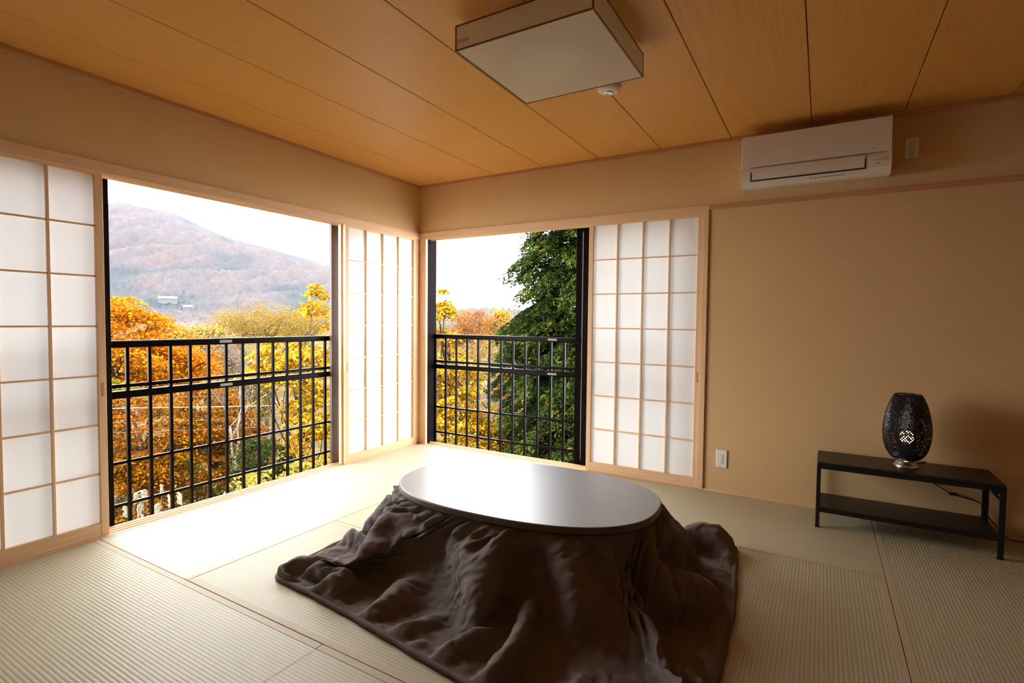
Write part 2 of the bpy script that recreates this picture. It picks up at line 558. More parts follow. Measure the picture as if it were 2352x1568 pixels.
struct('trim_10', MB().box((-0.078, -0.962, 0.0), (-0.044, -0.918, KZ + 0.01), 0.0015), M['wood_z'])
struct('baseboard_right', MB().box((2.760, -0.012, -0.03), (XR, 0.001, 0.014), 0.0015), M['wood_x'])

# ------------------------------------------------------------------ windows: dark aluminium frames, sashes slid aside
def sash(win, a0, a1, off, d, plane, thick=0.03, stile=0.055, met='dark_alu'):
    """a glazed sliding sash: a along the wall, off = distance outwards; plane 'x' (left wall) or 'y'"""
    def B(mb, p0, p1, z0, z1):
        if plane == 'x': return mb.box((-off - thick, p0, z0), (-off, p1, z1), 0.002)
        return mb.box((p0, off, z0), (p1, off + thick, z1), 0.002)
    z0, z1 = -0.032, 2.085
    mb = MB()
    B(mb, a0, a0 + stile, z0, z1); B(mb, a1 - stile, a1, z0, z1)
    B(mb, a0 + stile, a1 - stile, z0, z0 + 0.075); B(mb, a0 + stile, a1 - stile, z1 - 0.055, z1)
    s = build(mb, 'sash', M[met], win)
    pm = MB()
    o_ = off + thick / 2
    if plane == 'x':
        pm.box((-o_ - 0.002, a0 + stile, z0 + 0.075), (-o_ + 0.002, a1 - stile, z1 - 0.055))
    else:
        pm.box((a0 + stile, o_ - 0.002, z0 + 0.075), (a1 - stile, o_ + 0.002, z1 - 0.055))
    build(pm, 'pane', M['glass'], s)
    return s

w1 = struct('window_1', MB().box((-0.215, -3.72, -0.06), (-0.127, -3.66, 2.14), 0.003).box((-0.215, -0.075, -0.06), (-0.127, -0.02, 2.14), 0.003)
            .box((-0.215, -3.66, 2.09), (-0.127, -0.075, 2.14), 0.003).box((-0.215, -3.66, -0.09), (-0.127, -0.075, -0.034), 0.003), M['dark_alu'])
w1.name = 'window_1'
sash(w1, -3.655, -2.618, 0.130, 1, 'x')
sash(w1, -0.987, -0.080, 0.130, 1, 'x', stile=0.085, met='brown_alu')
w2 = struct('window_2', MB().box((0.0, 0.031, -0.034), (0.084, 0.070, 2.10), 0.002).box((0.0, 0.070, -0.09), (0.046, 0.215, 2.14), 0.003).box((2.70, 0.127, -0.06), (2.76, 0.215, 2.14), 0.003)
            .box((0.046, 0.127, 2.075), (2.70, 0.215, 2.14), 0.003).box((0.046, 0.127, -0.09), (2.70, 0.215, -0.034), 0.003), M['dark_alu'])
s2 = sash(w2, 1.630, 2.66, 0.170, 1, 'y')
s3 = sash(w2, 1.712, 2.69, 0.130, 1, 'y')
build(MB().box((1.7005, 0.150, 0.70), (1.7115, 0.166, 2.03), 0.001), 'weather_strip', M['strip'], s3)
build(MB().box((1.7005, 0.150, 0.03), (1.7075, 0.164, 0.69), 0.001), 'weather_strip', M['strip'], s3)

# ------------------------------------------------------------------ outside railings
def railing(plane, lo, hi, bars, label, joint_at, end):
    t = thing('window_railing', label, 'railing', (-0.2, (lo + hi) / 2, -0.05) if plane == 'x' else ((lo + hi) / 2, 0.2, -0.05), 'brown bar railings outside the two windows')
    def B(d0, d1, a0, a1, z0, z1, bev=0.002):
        return MB().box((-0.2 - d1, a0, z0), (-0.2 - d0, a1, z1), bev) if plane == 'x' else MB().box((a0, 0.2 + d0, z0), (a1, 0.2 + d1, z1), bev)
    build(B(-0.026, 0.026, lo, hi, 1.062, 1.106, 0.006), 'top_rail', M['rail_alu'], t)
    build(B(-0.026, 0.026, lo, hi, 0.752, 0.797, 0.006), 'middle_rail', M['rail_alu'], t)
    build(B(-0.010, 0.010, lo, hi, 0.816, 0.838), 'thin_rail', M['rail_alu'], t)
    build(B(-0.009, 0.009, lo, hi, 0.345, 0.363), 'thin_rail', M['rail_alu'], t)
    build(B(-0.009, 0.009, lo, hi, 0.083, 0.101), 'thin_rail', M['rail_alu'], t)
    me = None
    for b in bars:
        if me is None:
            mb = MB().box((-0.0095, -0.0095, -0.30), (0.0095, 0.0095, 1.064), 0.0015)
            o = build(mb, 'baluster', M['rail_alu'])
            o.parent = t
            me = o.data
        else:
            o = link('baluster', me, None, t)
        w = Vector((-0.2, b, 0)) if plane == 'x' else Vector((b, 0.2, 0))
        o.location = w - t.location
    for z in (1.074, 0.764):
        j = build(B(-0.0285, 0.0285, joint_at - 0.045, joint_at + 0.045, z, z + 0.019, 0.001), 'joint_cover', M['grey_joint'], t)
        j['label'] = 'short grey joint cover on the dark rail'
    # wall brackets at both ends carry the railing
    for z in (1.07, 0.76, 0.09):
        for a in (lo, hi - 0.03):
            build(MB().box((-0.2, a, z), (-0.138, a + 0.03, z + 0.03)) if plane == 'x' else MB().box((a, 0.138, z), (a + 0.03, 0.2, z + 0.03)), 'bracket', M['rail_alu'], t)
    return t
railing('x', -3.74, -0.02, [-2.507 + 0.1253 * k for k in range(-9, 20)], 'dark brown metal bar railing outside the wide window with the mountain view', -1.895, 0)
railing('y', 0.0, 2.78, [0.053 + 0.1328 * k for k in range(0, 21)], 'dark brown metal bar railing outside the window with the conifer', 1.405, 0)

# ------------------------------------------------------------------ shoji screens
def shoji(label, loc, rot, stile_r, pull, pull_side):
    """built in local space: x along the screen from its end, y = 0 at the room face, positive outwards"""
    Wd, Ht, st = 0.905, 2.062, 0.038
    t = thing('shoji_screen', label, 'sliding screen', loc, 'paper sliding screens in the two windows')
    t.rotation_euler.z = rot
    def P(mb, name, m):
        me = bpy.data.meshes.new(name)
        me.from_pydata(mb.v, [], mb.f)
        bm = bmesh.new(); bm.from_mesh(me); bmesh.ops.recalc_face_normals(bm, faces=bm.faces[:]); bm.to_mesh(me); bm.free()
        return link(name, me, m, t)
    y0, y1 = 0.002, 0.032
    zb = 0.078
    s1 = P(MB().box((0, y0, 0.002), (st, y1, Ht), 0.0015), 'stile', M['wood_z'])
    s2 = P(MB().box((Wd - st, y0, 0.002), (Wd, y1, Ht), 0.0015), 'stile', M['wood_z'])
    P(MB().box((st, y0 + 0.001, 0.002), (Wd - st, y1 - 0.001, zb), 0.001), 'bottom_rail', M['wood_x'])
    P(MB().box((st, y0 + 0.001, 2.036), (Wd - st, y1 - 0.001, Ht), 0.001), 'top_rail', M['wood_x'])
    cw, ch = (Wd - 2 * st) / 4, (2.036 - zb) / 7
    for k in range(1, 4):
        x = st + cw * k
        P(MB().box((x - 0.0062, y0 + 0.004, zb), (x + 0.0062, y0 + 0.021, 2.036), 0.0008), 'muntin', M['wood_z'])
    for k in range(1, 7):
        z = zb + ch * k
        P(MB().box((st, y0 + 0.006, z - 0.0048), (Wd - st, y0 + 0.0205, z + 0.0048), 0.0006), 'muntin', M['wood_x'])
    pm = bpy.data.meshes.new('paper_pane')
    pm.from_pydata([(-cw / 2, 0, -ch / 2), (cw / 2, 0, -ch / 2), (cw / 2, 0, ch / 2), (-cw / 2, 0, ch / 2)], [], [(0, 1, 2, 3)])
    for i in range(4):
        for j in range(7):
            link('paper_pane', pm, M['paper'], t, (st + cw * (i + 0.5), y0 + 0.0215, zb + ch * (j + 0.5)))
    xp = st / 2 if pull_side == 0 else Wd - st / 2
    h = MB()
    h.box((xp - 0.007, y0 - 0.0012, 0.80), (xp + 0.007, y0 + 0.004, 0.88), 0.001)
    hp = bpy.data.meshes.new('finger_pull')
    hp.from_pydata(h.v, [], h.f)
    o = link('finger_pull', hp, M['rail_x'], s1 if pull_side == 0 else s2)
    return t
# left wall: local x runs towards the corner (+y), outwards is -x
shoji('paper screen at the camera end of the wide window, cut by the frame edge', (0.0, -3.602, 0), R(90), 0, 0, 1)
shoji('foreshortened paper screen between the wide window and the corner post', (0.0, -0.950, 0), R(90), 0, 0, 0)
shoji('paper screen beside the conifer view, next to the plain wall', (1.814, 0.0, 0), 0, 0, 0, 1)

# ------------------------------------------------------------------ low table and its quilt
TC, TA, TB, TR, TN = (2.182, -1.729), 0.692, 0.450, R(3.7), 2.4
def superell(a, b, n):
    out = []
    for k in range(n):
        t = 2 * math.pi * (k + 0.5) / n
        c, s = math.cos(t), math.sin(t)
        r = (abs(c / a) ** TN + abs(s / b) ** TN) ** (-1 / TN)
        x, y = r * c, r * s
        out.append((TC[0] + x * math.cos(TR) - y * math.sin(TR), TC[1] + x * math.sin(TR) + y * math.cos(TR)))
    return out

tbl = thing('heated_table', 'low oval table with a dark glossy top over the brown quilt', 'table', (TC[0], TC[1], 0))
n = 120
rim_rings = [(TA - 0.010, TB - 0.010, 0.3535), (TA - 0.003, TB - 0.003, 0.356), (TA, TB, 0.361), (TA, TB, 0.3815), (TA - 0.003, TB - 0.003, 0.3865)]
mb = MB()
vs = []
for a, b, z in rim_rings:
    vs += [(x, y, z) for x, y in superell(a, b, n)]
fs = [(j * n + k, j * n + (k + 1) % n, (j + 1) * n + (k + 1) % n, (j + 1) * n + k) for j in range(len(rim_rings) - 1) for k in range(n)]
mb.add(vs, fs + [tuple(range(n))[::-1]], False)
build(mb, 'table_rim', M['table_edge'], tbl)
mb = MB()
p0 = [(x, y, 0.3865) for x, y in superell(TA - 0.003, TB - 0.003, n)]
p1 = [(x, y, 0.388) for x, y in superell(TA - 0.007, TB - 0.007, n)]
mb.add(p0 + p1, [(k, (k + 1) % n, n + (k + 1) % n, n + k) for k in range(n)] + [tuple(range(n, 2 * n))], False)
build(mb, 'tabletop', M['table_top'], tbl)
mb = MB()
q0, q1 = superell(TA * 0.74, TB * 0.74, 48), superell(TA * 0.70, TB * 0.70, 48)
vs = [(x, y, 0.332) for x, y in q0] + [(x, y, 0.27) for x, y in q0] + [(x, y, 0.332) for x, y in q1] + [(x, y, 0.27) for x, y in q1]
fs = []
for k in range(48):
    l = (k + 1) % 48
    fs += [(k, l, 48 + l, 48 + k), (96 + k, 144 + k, 144 + l, 96 + l), (k, 96 + k, 96 + l, l), (48 + k, 48 + l, 144 + l, 144 + k)]
build(mb.add(vs, fs), 'table_frame', M['table_edge'], tbl)
for sx in (-1, 1):
    for sy in (-1, 1):
        lx, ly = sx * 0.40, sy * 0.20
        cx = TC[0] + lx * math.cos(TR) - ly * math.sin(TR)
        cy = TC[1] + lx * math.sin(TR) + ly * math.cos(TR)
        build(MB().box((cx - 0.024, cy - 0.024, 0.0), (cx + 0.024, cy + 0.024, 0.30), 0.004), 'leg', M['table_edge'], tbl)

# heights and positions of the draped sheet in millimetres: x, then y, then z, row by row from the table edge to the hem,
# each number the change from its neighbours
QUILT = (
 1514,-2,-1,-1,0,1,1,2,2,4,5,6,8,11,12,13,16,17,19,20,22,22,23,23,24,24,24,23,24,24,23,23,22,22,22,21,20,19,19,19,17,16,17,18,17,18,19,19,19,20,19,21,20,20,21,20,21,20,20,20,19,20,18,19,18,18,17,17,17,15,16,15,14,14,13,12,12,11,11,9,10,8,8,7,7,6,5,5,4,4,3,3,3,2,1,1,0,0,-1,-1,-2,-2,-4,-4,-6,-7,-9,-11,-12,-14,-15,-17,-18,-20,-20,-21,-22,-23,-23,-24,-23,-24,-24,-24,-24,-23,-23,-23,-22,-21,-22,-20,-20,-19,-17,-17,-18,-18,-19,-19,-19,-20,-20,-21,-20,-21,-21,-21,-21,-21,-21,-21,-21,-20,-21,-20,-20,-20,-19,-19,-18,-18,-17,-17,-17,-15,-16,-14,-14,-13,-12,-11,-10,-8,-8,-7,-6,-6,-4,-3,
 -7,10,-12,10,-9,4,2,-13,3,5,-7,-1,1,-4,-3,2,1,1,-5,-3,-1,7,-4,0,1,-4,1,2,-2,-1,1,-2,1,-1,-2,1,0,-1,0,-6,4,0,2,-1,2,1,1,1,1,1,1,0,2,0,1,-1,-3,0,3,1,1,0,3,2,1,1,4,-1,0,4,-4,-2,0,4,3,4,-3,-6,-2,5,1,8,-4,0,6,-15,11,6,-17,-2,11,8,-16,8,8,4,-8,-6,6,-4,12,-2,1,4,6,-7,6,-2,0,5,0,2,-4,5,-4,4,-5,4,1,-2,-1,2,-1,4,-2,2,0,1,1,-1,-1,4,-3,4,0,-3,0,-2,-1,-2,0,0,0,0,-2,0,2,-1,-3,-1,1,0,-1,-4,3,-3,2,-3,-2,1,2,0,-3,-1,-3,-3,-2,-1,3,-3,-5,3,4,-1,0,-8,-1,6,2,-7,
 -3,1,-1,-1,1,-5,5,-1,-9,-5,9,-6,-1,0,-3,-6,1,1,7,-5,0,-2,1,-2,1,-2,-1,0,-1,0,-1,3,-1,2,-2,-1,3,-5,-2,0,-2,1,1,2,-1,3,0,2,3,-1,1,2,0,3,-2,3,2,-5,-2,3,0,1,1,0,3,2,0,4,0,0,6,-3,-3,-1,3,2,7,-1,-6,-4,1,-1,10,-10,3,5,-11,6,12,-10,2,-1,7,-3,2,2,3,-7,4,-7,6,6,-4,1,7,0,2,3,-6,1,4,5,-2,0,5,-7,5,1,0,-2,-2,4,-2,2,0,-1,2,0,-1,1,2,1,1,-3,0,2,-2,-2,0,-2,-1,0,-1,-1,0,-3,-2,2,2,-2,-3,3,-2,0,0,1,-1,-1,-3,-4,1,2,-2,1,-2,-2,-2,-4,5,-2,-2,-5,1,4,1,-1,-6,4,-1,-2,
 -5,0,3,0,0,-3,5,0,-2,-2,-8,-1,-6,0,4,-5,-3,-1,4,3,-3,-5,3,-3,0,0,-2,0,-1,1,1,-2,0,1,0,-2,-1,-1,1,-3,2,-1,2,3,-1,0,1,1,1,0,3,1,1,0,1,1,2,1,-2,-3,2,1,1,2,0,1,2,1,2,0,2,6,0,-5,-1,0,3,11,2,-11,-4,-2,2,5,-8,15,-8,-7,12,-4,-3,3,11,-11,3,1,7,-5,-2,2,-11,11,-1,3,1,6,0,4,1,-1,-2,6,2,-2,3,-2,2,-1,2,-1,0,-1,2,0,1,0,2,-1,0,1,0,0,3,-1,-1,-2,0,1,-2,0,-1,-2,0,-2,0,-1,-4,-5,7,1,-2,-6,3,-1,2,2,-3,0,-1,-2,-5,1,2,-3,2,-2,-2,-2,-2,1,0,-1,-5,1,1,4,-4,-8,6,2,
 -8,2,1,1,0,-1,1,5,-1,0,-14,9,-9,5,-3,-2,3,1,-12,0,2,0,-6,3,-2,1,-3,0,1,0,0,-1,0,-2,2,0,-1,-1,-2,0,-4,6,-1,3,1,-2,1,1,1,1,0,1,2,-1,1,3,2,4,-1,-3,-2,1,0,2,1,0,0,3,2,1,2,2,2,1,-4,-1,0,5,11,4,-10,4,-9,10,-13,1,16,-16,6,11,-15,-1,5,1,0,3,1,0,-2,7,-13,1,-1,8,1,3,0,4,2,2,0,-1,4,-1,2,0,4,-5,3,2,1,-3,2,-1,0,0,2,-1,2,-1,-1,1,3,1,1,-3,0,-2,-1,1,-1,-1,-4,0,-2,1,-1,-2,-4,4,2,-3,-1,0,0,2,-3,0,-1,0,-4,-3,3,-3,-2,3,-1,-1,-7,1,1,-3,-2,1,3,2,0,-11,1,5,
 -5,-7,7,-8,9,3,-2,1,4,1,-5,-6,-2,-5,0,2,-2,-1,-3,-2,0,2,-3,1,-3,3,-2,-3,-1,0,-1,0,-1,-1,2,0,-1,-1,0,5,-6,1,1,-1,4,1,-1,0,1,1,0,1,0,2,3,-1,2,3,2,0,0,-2,-1,-1,2,2,0,-1,2,2,1,2,4,1,0,-1,-2,-2,3,15,0,-9,1,-7,13,-6,-10,18,-17,6,-1,3,2,0,-3,1,6,2,-5,-1,-3,-2,2,-5,4,7,3,2,8,-2,1,-2,4,-2,4,0,0,-2,0,4,3,-2,0,-2,2,-2,-1,3,0,0,4,-4,5,-4,2,-2,3,1,-2,0,-3,-1,0,-3,-1,-1,0,0,-4,-2,1,4,-2,-1,-2,1,0,0,0,-1,-2,-4,0,1,-2,-2,1,1,-6,-1,1,-2,-2,0,2,0,0,-1,-4,1,
 -5,-9,7,-11,10,5,-1,4,2,0,2,-10,0,-9,-2,1,-1,0,6,2,-5,-4,-3,5,-4,-2,2,-5,-1,-2,-1,0,1,0,-2,1,-1,-2,1,-1,1,-1,2,1,2,2,2,-3,0,2,2,-2,1,2,2,1,0,3,2,3,-2,-1,-1,0,-1,1,1,1,1,1,0,3,3,3,2,-1,-1,-1,-1,1,18,-13,11,-5,-6,9,-4,-1,-9,8,3,-9,2,3,-1,1,4,8,-7,-1,1,-11,5,-7,1,3,3,4,8,2,0,0,2,0,1,3,0,1,-4,3,1,3,0,-2,2,-1,-3,2,0,-1,5,1,-2,3,-5,3,0,1,0,-3,0,-2,-1,0,-3,-1,0,0,-4,-3,0,3,2,-2,-3,-2,4,0,0,-1,0,-4,-4,3,0,-4,0,1,-1,-4,-1,0,-3,1,-1,3,0,1,-6,-2,
 -6,2,-1,-3,-10,15,-3,6,0,1,6,-7,-5,1,2,-8,-8,-4,3,2,1,-4,1,-2,-2,-4,4,0,-3,-2,1,0,-1,-1,0,-1,1,-2,0,-4,5,1,0,-1,2,4,0,3,-2,2,0,-1,1,-1,1,2,1,2,3,2,1,-1,-1,-3,1,0,2,1,0,1,1,0,4,3,2,1,0,0,-2,-1,5,10,-12,19,-15,-3,15,-1,2,-2,6,-22,1,0,6,-2,0,9,6,-1,-2,-11,-3,-1,-2,-7,5,3,3,10,4,-1,2,1,0,3,-4,7,0,1,0,1,0,-1,0,1,0,-2,0,0,0,3,-3,6,-1,0,-4,4,0,-3,-2,0,-1,-1,1,-2,-2,0,-1,-5,-2,1,2,2,-6,-4,3,2,2,0,0,-1,-4,-3,2,0,0,-3,0,-2,-3,-1,0,-3,2,3,1,-1,-7,-1,
 -1,-5,-1,0,-7,-4,2,6,9,-1,6,2,-2,-8,-3,5,-2,-6,-9,-6,2,-1,2,-1,1,-1,-2,1,0,-3,-1,0,-1,0,-1,0,-2,5,-4,-3,4,-1,2,1,0,2,3,2,0,-2,1,3,-2,2,-1,0,2,0,2,3,3,0,-1,0,-2,1,-1,1,1,1,0,1,1,3,2,3,3,1,1,-1,-4,15,-6,-3,20,-9,-1,-8,16,-6,2,2,-23,8,-4,2,-2,2,10,5,1,-3,-6,-5,-4,-3,-6,1,2,5,13,2,0,5,-6,6,1,0,1,0,2,1,1,1,-1,2,-1,-1,-1,2,-1,1,0,-1,1,-1,0,-1,-2,2,0,0,-2,0,-2,-1,0,-2,0,-1,-3,-3,0,0,2,-4,-4,1,3,3,0,0,-2,-2,-1,-1,-4,2,0,-1,-2,-2,-1,-2,-1,2,4,2,-3,-4,
 -2,-7,1,1,-1,-12,-2,2,7,6,7,6,0,-5,-11,-4,-3,-2,2,1,2,3,-2,-8,-2,0,-2,0,0,-1,-2,-1,1,-2,1,0,1,4,-5,0,-4,3,0,2,1,1,1,2,3,1,0,1,0,0,0,-1,0,1,2,2,3,2,0,-2,-1,-1,0,1,1,1,1,1,0,1,4,2,1,2,2,2,1,-4,9,-5,6,5,-1,7,-1,-3,-2,5,-5,-6,-9,0,0,0,3,8,7,0,-4,-5,-7,-1,-5,-3,1,1,8,5,5,4,2,0,3,-2,-1,0,2,0,3,2,0,0,0,0,1,-1,-5,-2,3,1,0,1,2,-5,-1,1,3,-2,1,-1,-1,-1,-1,-1,-1,0,-3,-4,-2,3,0,-1,-5,-2,1,2,4,1,-1,-3,-2,0,0,-4,-1,2,-1,-2,-1,-6,2,0,4,1,1,-3,
 -1,1,-4,-2,0,-6,-7,-1,-2,5,10,9,4,-1,-6,-5,-4,-5,-7,6,3,3,3,-6,-3,-1,-5,-2,0,0,-3,-1,-1,0,1,-1,-1,1,4,7,-13,0,1,2,0,0,2,1,3,3,0,-1,3,0,1,-1,1,-1,0,3,2,2,0,0,-1,-2,1,0,1,1,1,1,0,1,1,3,1,1,3,2,2,4,2,4,-3,3,4,1,1,5,-14,9,2,-4,-17,-2,3,0,2,4,7,3,-3,-1,-6,0,-5,-5,-2,-2,3,7,4,6,3,2,2,1,0,-1,0,0,1,3,1,0,1,-1,1,2,-1,-4,4,-7,3,-1,0,2,-2,0,-1,-2,2,0,-1,0,-1,0,-2,0,-1,-4,-4,-2,4,1,-3,-4,-3,3,2,2,2,-1,-3,0,-2,0,-3,-1,1,0,-5,-1,0,-1,2,2,0,0,
 -1,5,-5,0,-2,-4,-9,0,0,1,3,6,10,2,0,-1,-1,-2,-6,-13,-5,3,5,6,1,-2,-5,-7,-1,0,0,-4,-2,1,-3,1,3,1,-5,3,0,-4,3,-1,1,0,1,1,2,1,3,3,0,0,0,1,-1,0,1,-1,3,2,5,-2,-1,-1,-1,0,1,0,1,1,1,1,1,1,2,2,-1,2,3,2,8,0,-2,8,-3,0,7,2,-11,9,0,-1,-11,-8,1,2,-3,3,7,3,1,5,-1,-1,-4,-8,-6,-3,-2,3,6,4,6,2,3,3,1,-1,-1,-1,-2,2,3,2,1,3,-3,-1,3,0,-8,3,-2,-1,-2,-3,9,-2,-2,0,-2,2,2,0,-2,-1,0,-1,-1,-1,-4,-2,-3,2,3,-3,-5,-3,1,5,1,1,-1,-2,0,-3,0,-2,-1,0,0,-4,-4,-5,-3,3,7,2,
 -2,-1,1,-3,2,-6,-1,-2,0,4,-4,-1,7,8,2,-5,0,-4,-4,-4,-8,-2,4,5,5,0,-1,1,-5,-2,-4,-1,-3,-3,0,1,-2,0,10,-19,10,0,-3,2,1,0,0,2,-1,2,3,1,1,2,1,1,-1,2,-2,0,1,4,2,3,-2,-1,0,1,0,-1,-1,0,2,1,0,2,2,1,1,0,1,2,3,5,9,-2,3,4,-6,4,4,-11,11,-5,2,-10,-8,1,-2,2,4,6,6,2,-1,0,0,-1,-10,-8,-6,0,3,5,4,5,2,4,3,1,-2,-2,0,-1,-1,4,4,0,2,0,-1,0,3,-3,-1,0,-6,-3,1,2,-1,1,-2,-1,3,1,0,0,-2,0,-1,-1,-2,-3,-3,0,1,0,-2,-5,-3,1,4,3,1,-1,-1,-1,-3,0,-3,0,0,-5,-11,-1,-4,-3,4,7,
 -14,10,0,2,-1,-2,-3,-2,1,-7,-5,2,6,8,5,0,-3,-1,-4,-3,-5,-5,-2,3,5,4,3,0,0,-4,-3,-1,-3,-3,-3,-3,0,1,-1,15,-15,6,-6,-1,0,2,1,0,1,1,0,2,3,2,1,1,1,0,0,-1,0,2,2,4,1,-1,-1,0,1,3,-5,-1,1,1,1,1,2,0,2,2,1,2,1,3,6,3,-6,7,-1,0,6,-4,5,-13,10,6,-24,1,2,-1,0,11,4,4,1,-1,1,-1,-1,-9,-11,-1,0,2,4,4,3,3,6,2,-1,0,-2,-1,-1,-1,0,6,4,0,-1,1,-3,-3,5,-3,-2,-2,-7,4,3,1,-2,-3,-2,2,4,0,0,-1,-1,-1,-1,-2,-3,-3,-1,3,0,-5,-3,-3,-1,6,3,0,-1,-1,0,-4,1,-2,-1,-3,-9,-6,-2,-2,-4,2,
 -28,13,7,5,-2,0,-2,-1,-4,-9,1,-1,0,8,9,7,-4,-4,1,-4,-5,-7,-1,-1,1,3,7,3,0,-1,-1,-2,-1,-3,-3,-4,-4,-2,4,8,-2,-6,-5,1,5,-2,0,0,1,1,0,1,1,1,3,2,2,0,1,-1,-1,1,4,3,-1,0,1,3,-3,0,3,-3,-3,2,1,1,0,3,2,2,1,1,2,3,0,6,2,-2,4,-9,14,-2,-4,-5,7,4,-7,-6,-2,-5,2,4,9,3,1,0,1,1,-1,-3,-8,-10,-3,2,3,3,2,6,3,5,2,0,-1,-4,1,-4,2,-3,5,6,2,-2,0,1,-6,4,-2,-3,-4,-3,2,4,1,-2,-4,2,2,2,0,-1,0,-1,-1,-1,-4,-2,-2,0,0,1,-6,-5,-1,3,4,3,-1,0,-2,-1,-3,1,-2,-1,-4,-9,-5,-3,-2,-4,
 -28,3,6,13,0,0,-2,-7,-3,-2,0,-1,-2,1,8,9,3,0,-2,-2,-3,-6,-6,-2,1,4,2,3,2,3,0,-2,-2,0,1,0,-2,-3,-5,-6,15,-14,0,3,-5,-1,3,1,1,-1,1,0,1,1,1,2,1,1,3,2,-2,0,1,3,5,-1,0,0,0,0,5,-1,-3,-3,2,0,2,2,1,2,2,1,1,1,5,-2,0,-9,9,7,4,0,-8,0,5,1,2,-4,-4,-5,-2,1,9,1,1,4,3,0,0,1,-5,-8,-4,-5,1,-1,3,-2,7,6,5,4,1,0,-3,-1,-7,0,-2,-2,6,7,2,-1,-4,1,0,1,-1,-5,-4,0,5,2,-1,-7,-1,5,3,0,-1,0,-1,-1,0,-4,-2,-2,1,0,-2,-4,-5,-5,8,5,0,-1,-1,-1,-1,-3,-2,-1,-1,-2,-5,-5,-9,-2,
 -26,3,0,12,5,1,0,-9,-6,0,1,-1,-2,1,4,5,6,3,0,-1,-3,-6,-6,-3,-1,1,3,3,4,0,2,-1,1,-2,-1,-2,1,-1,-3,-10,1,6,1,-9,-1,5,-1,1,0,1,0,1,-1,2,0,2,2,3,0,2,2,-1,-2,4,3,1,0,1,2,-4,3,3,-2,-2,-1,1,1,2,3,1,1,1,2,2,0,4,4,9,-8,-1,-1,7,-10,1,5,0,3,-3,-4,-2,-6,-4,3,1,8,4,1,3,4,0,-1,-5,-10,-5,-1,2,-4,1,-1,7,10,4,4,1,-1,0,-2,-3,-6,-2,-2,3,11,4,-2,-7,3,-1,2,-3,-3,-3,0,2,2,-3,-2,-3,5,3,0,-2,0,-1,-1,-1,-3,-4,0,-1,2,-3,-4,-4,-1,6,3,-1,0,0,-2,-3,-1,-1,-1,-2,-1,-3,-6,-8,
 -23,-1,1,7,5,5,1,0,-7,-2,-5,0,-1,-1,1,4,6,4,3,0,-1,-4,-8,-5,-2,1,1,3,1,3,1,1,-2,0,-1,0,-3,-4,-7,-5,-2,11,2,-8,4,0,1,1,1,0,0,2,0,0,0,1,1,1,3,2,2,0,1,-1,6,1,0,-1,3,-2,0,3,1,-2,0,0,2,1,1,1,1,2,1,1,1,1,10,2,-1,4,-13,4,-6,8,1,0,1,0,-2,-1,-5,-5,-4,1,6,5,2,4,1,5,0,-3,-5,-6,-10,3,2,-6,1,-2,7,10,5,4,2,0,0,-1,-3,0,1,2,-3,1,6,-3,-5,1,4,-3,-3,-3,-4,1,3,1,-6,-1,2,2,2,0,-1,-1,0,-1,-1,-2,-4,0,-1,0,-2,-7,-1,3,5,0,-1,-2,0,-1,-2,-2,-1,-2,-1,-2,-1,-7,
 -19,-5,3,5,5,3,13,0,-4,-4,-4,-7,-6,-1,1,2,4,5,3,3,-1,-1,-5,-8,-5,0,1,2,-2,-1,1,2,2,2,-2,-4,-5,-3,-4,-1,1,0,-1,7,3,-1,1,0,1,2,-1,-1,3,0,0,-1,2,1,1,1,3,2,1,-2,4,6,1,-3,1,4,-6,3,3,-1,-3,2,1,1,1,1,2,0,1,2,1,2,4,1,7,-2,13,-24,4,5,-2,-6,15,-3,-2,-2,-1,-4,-6,1,-1,2,4,3,7,1,1,0,-3,-5,-4,-8,3,-1,-8,3,4,2,6,6,5,2,1,0,1,2,1,2,-1,-2,1,-1,2,3,-8,-1,-2,-5,-1,-3,0,2,2,-6,-2,5,0,1,-1,0,-1,0,-1,0,-3,-2,-3,1,0,-2,-5,1,4,-1,-1,-1,-1,-1,0,-2,-1,-2,-2,-3,-3,1,
 -12,-8,5,-2,2,5,1,5,4,-3,-2,-5,-6,-5,0,1,2,4,5,3,3,2,-4,-9,-7,-2,1,-2,-2,-2,1,0,1,0,-1,-1,-2,-2,-1,0,-2,-2,6,7,0,2,-2,0,0,1,1,0,0,2,0,0,-1,1,0,1,1,3,1,3,-1,8,0,-3,-2,5,-1,1,2,-1,0,2,1,0,1,1,1,1,2,0,2,1,2,4,0,-2,2,10,3,-3,-9,2,-2,4,0,0,-1,0,-3,-3,-4,-1,3,3,3,6,3,-1,-1,-3,-3,-4,-5,0,1,-8,-2,9,-3,1,6,9,6,-1,1,5,1,-2,0,2,-5,4,3,-4,-3,0,-2,-1,-4,-2,-4,0,1,1,-3,-1,5,0,-1,-1,-1,0,0,-1,-1,-3,-1,-2,1,4,-7,-3,2,-1,-1,0,-1,-1,-2,0,-2,-1,-3,-2,0,0,
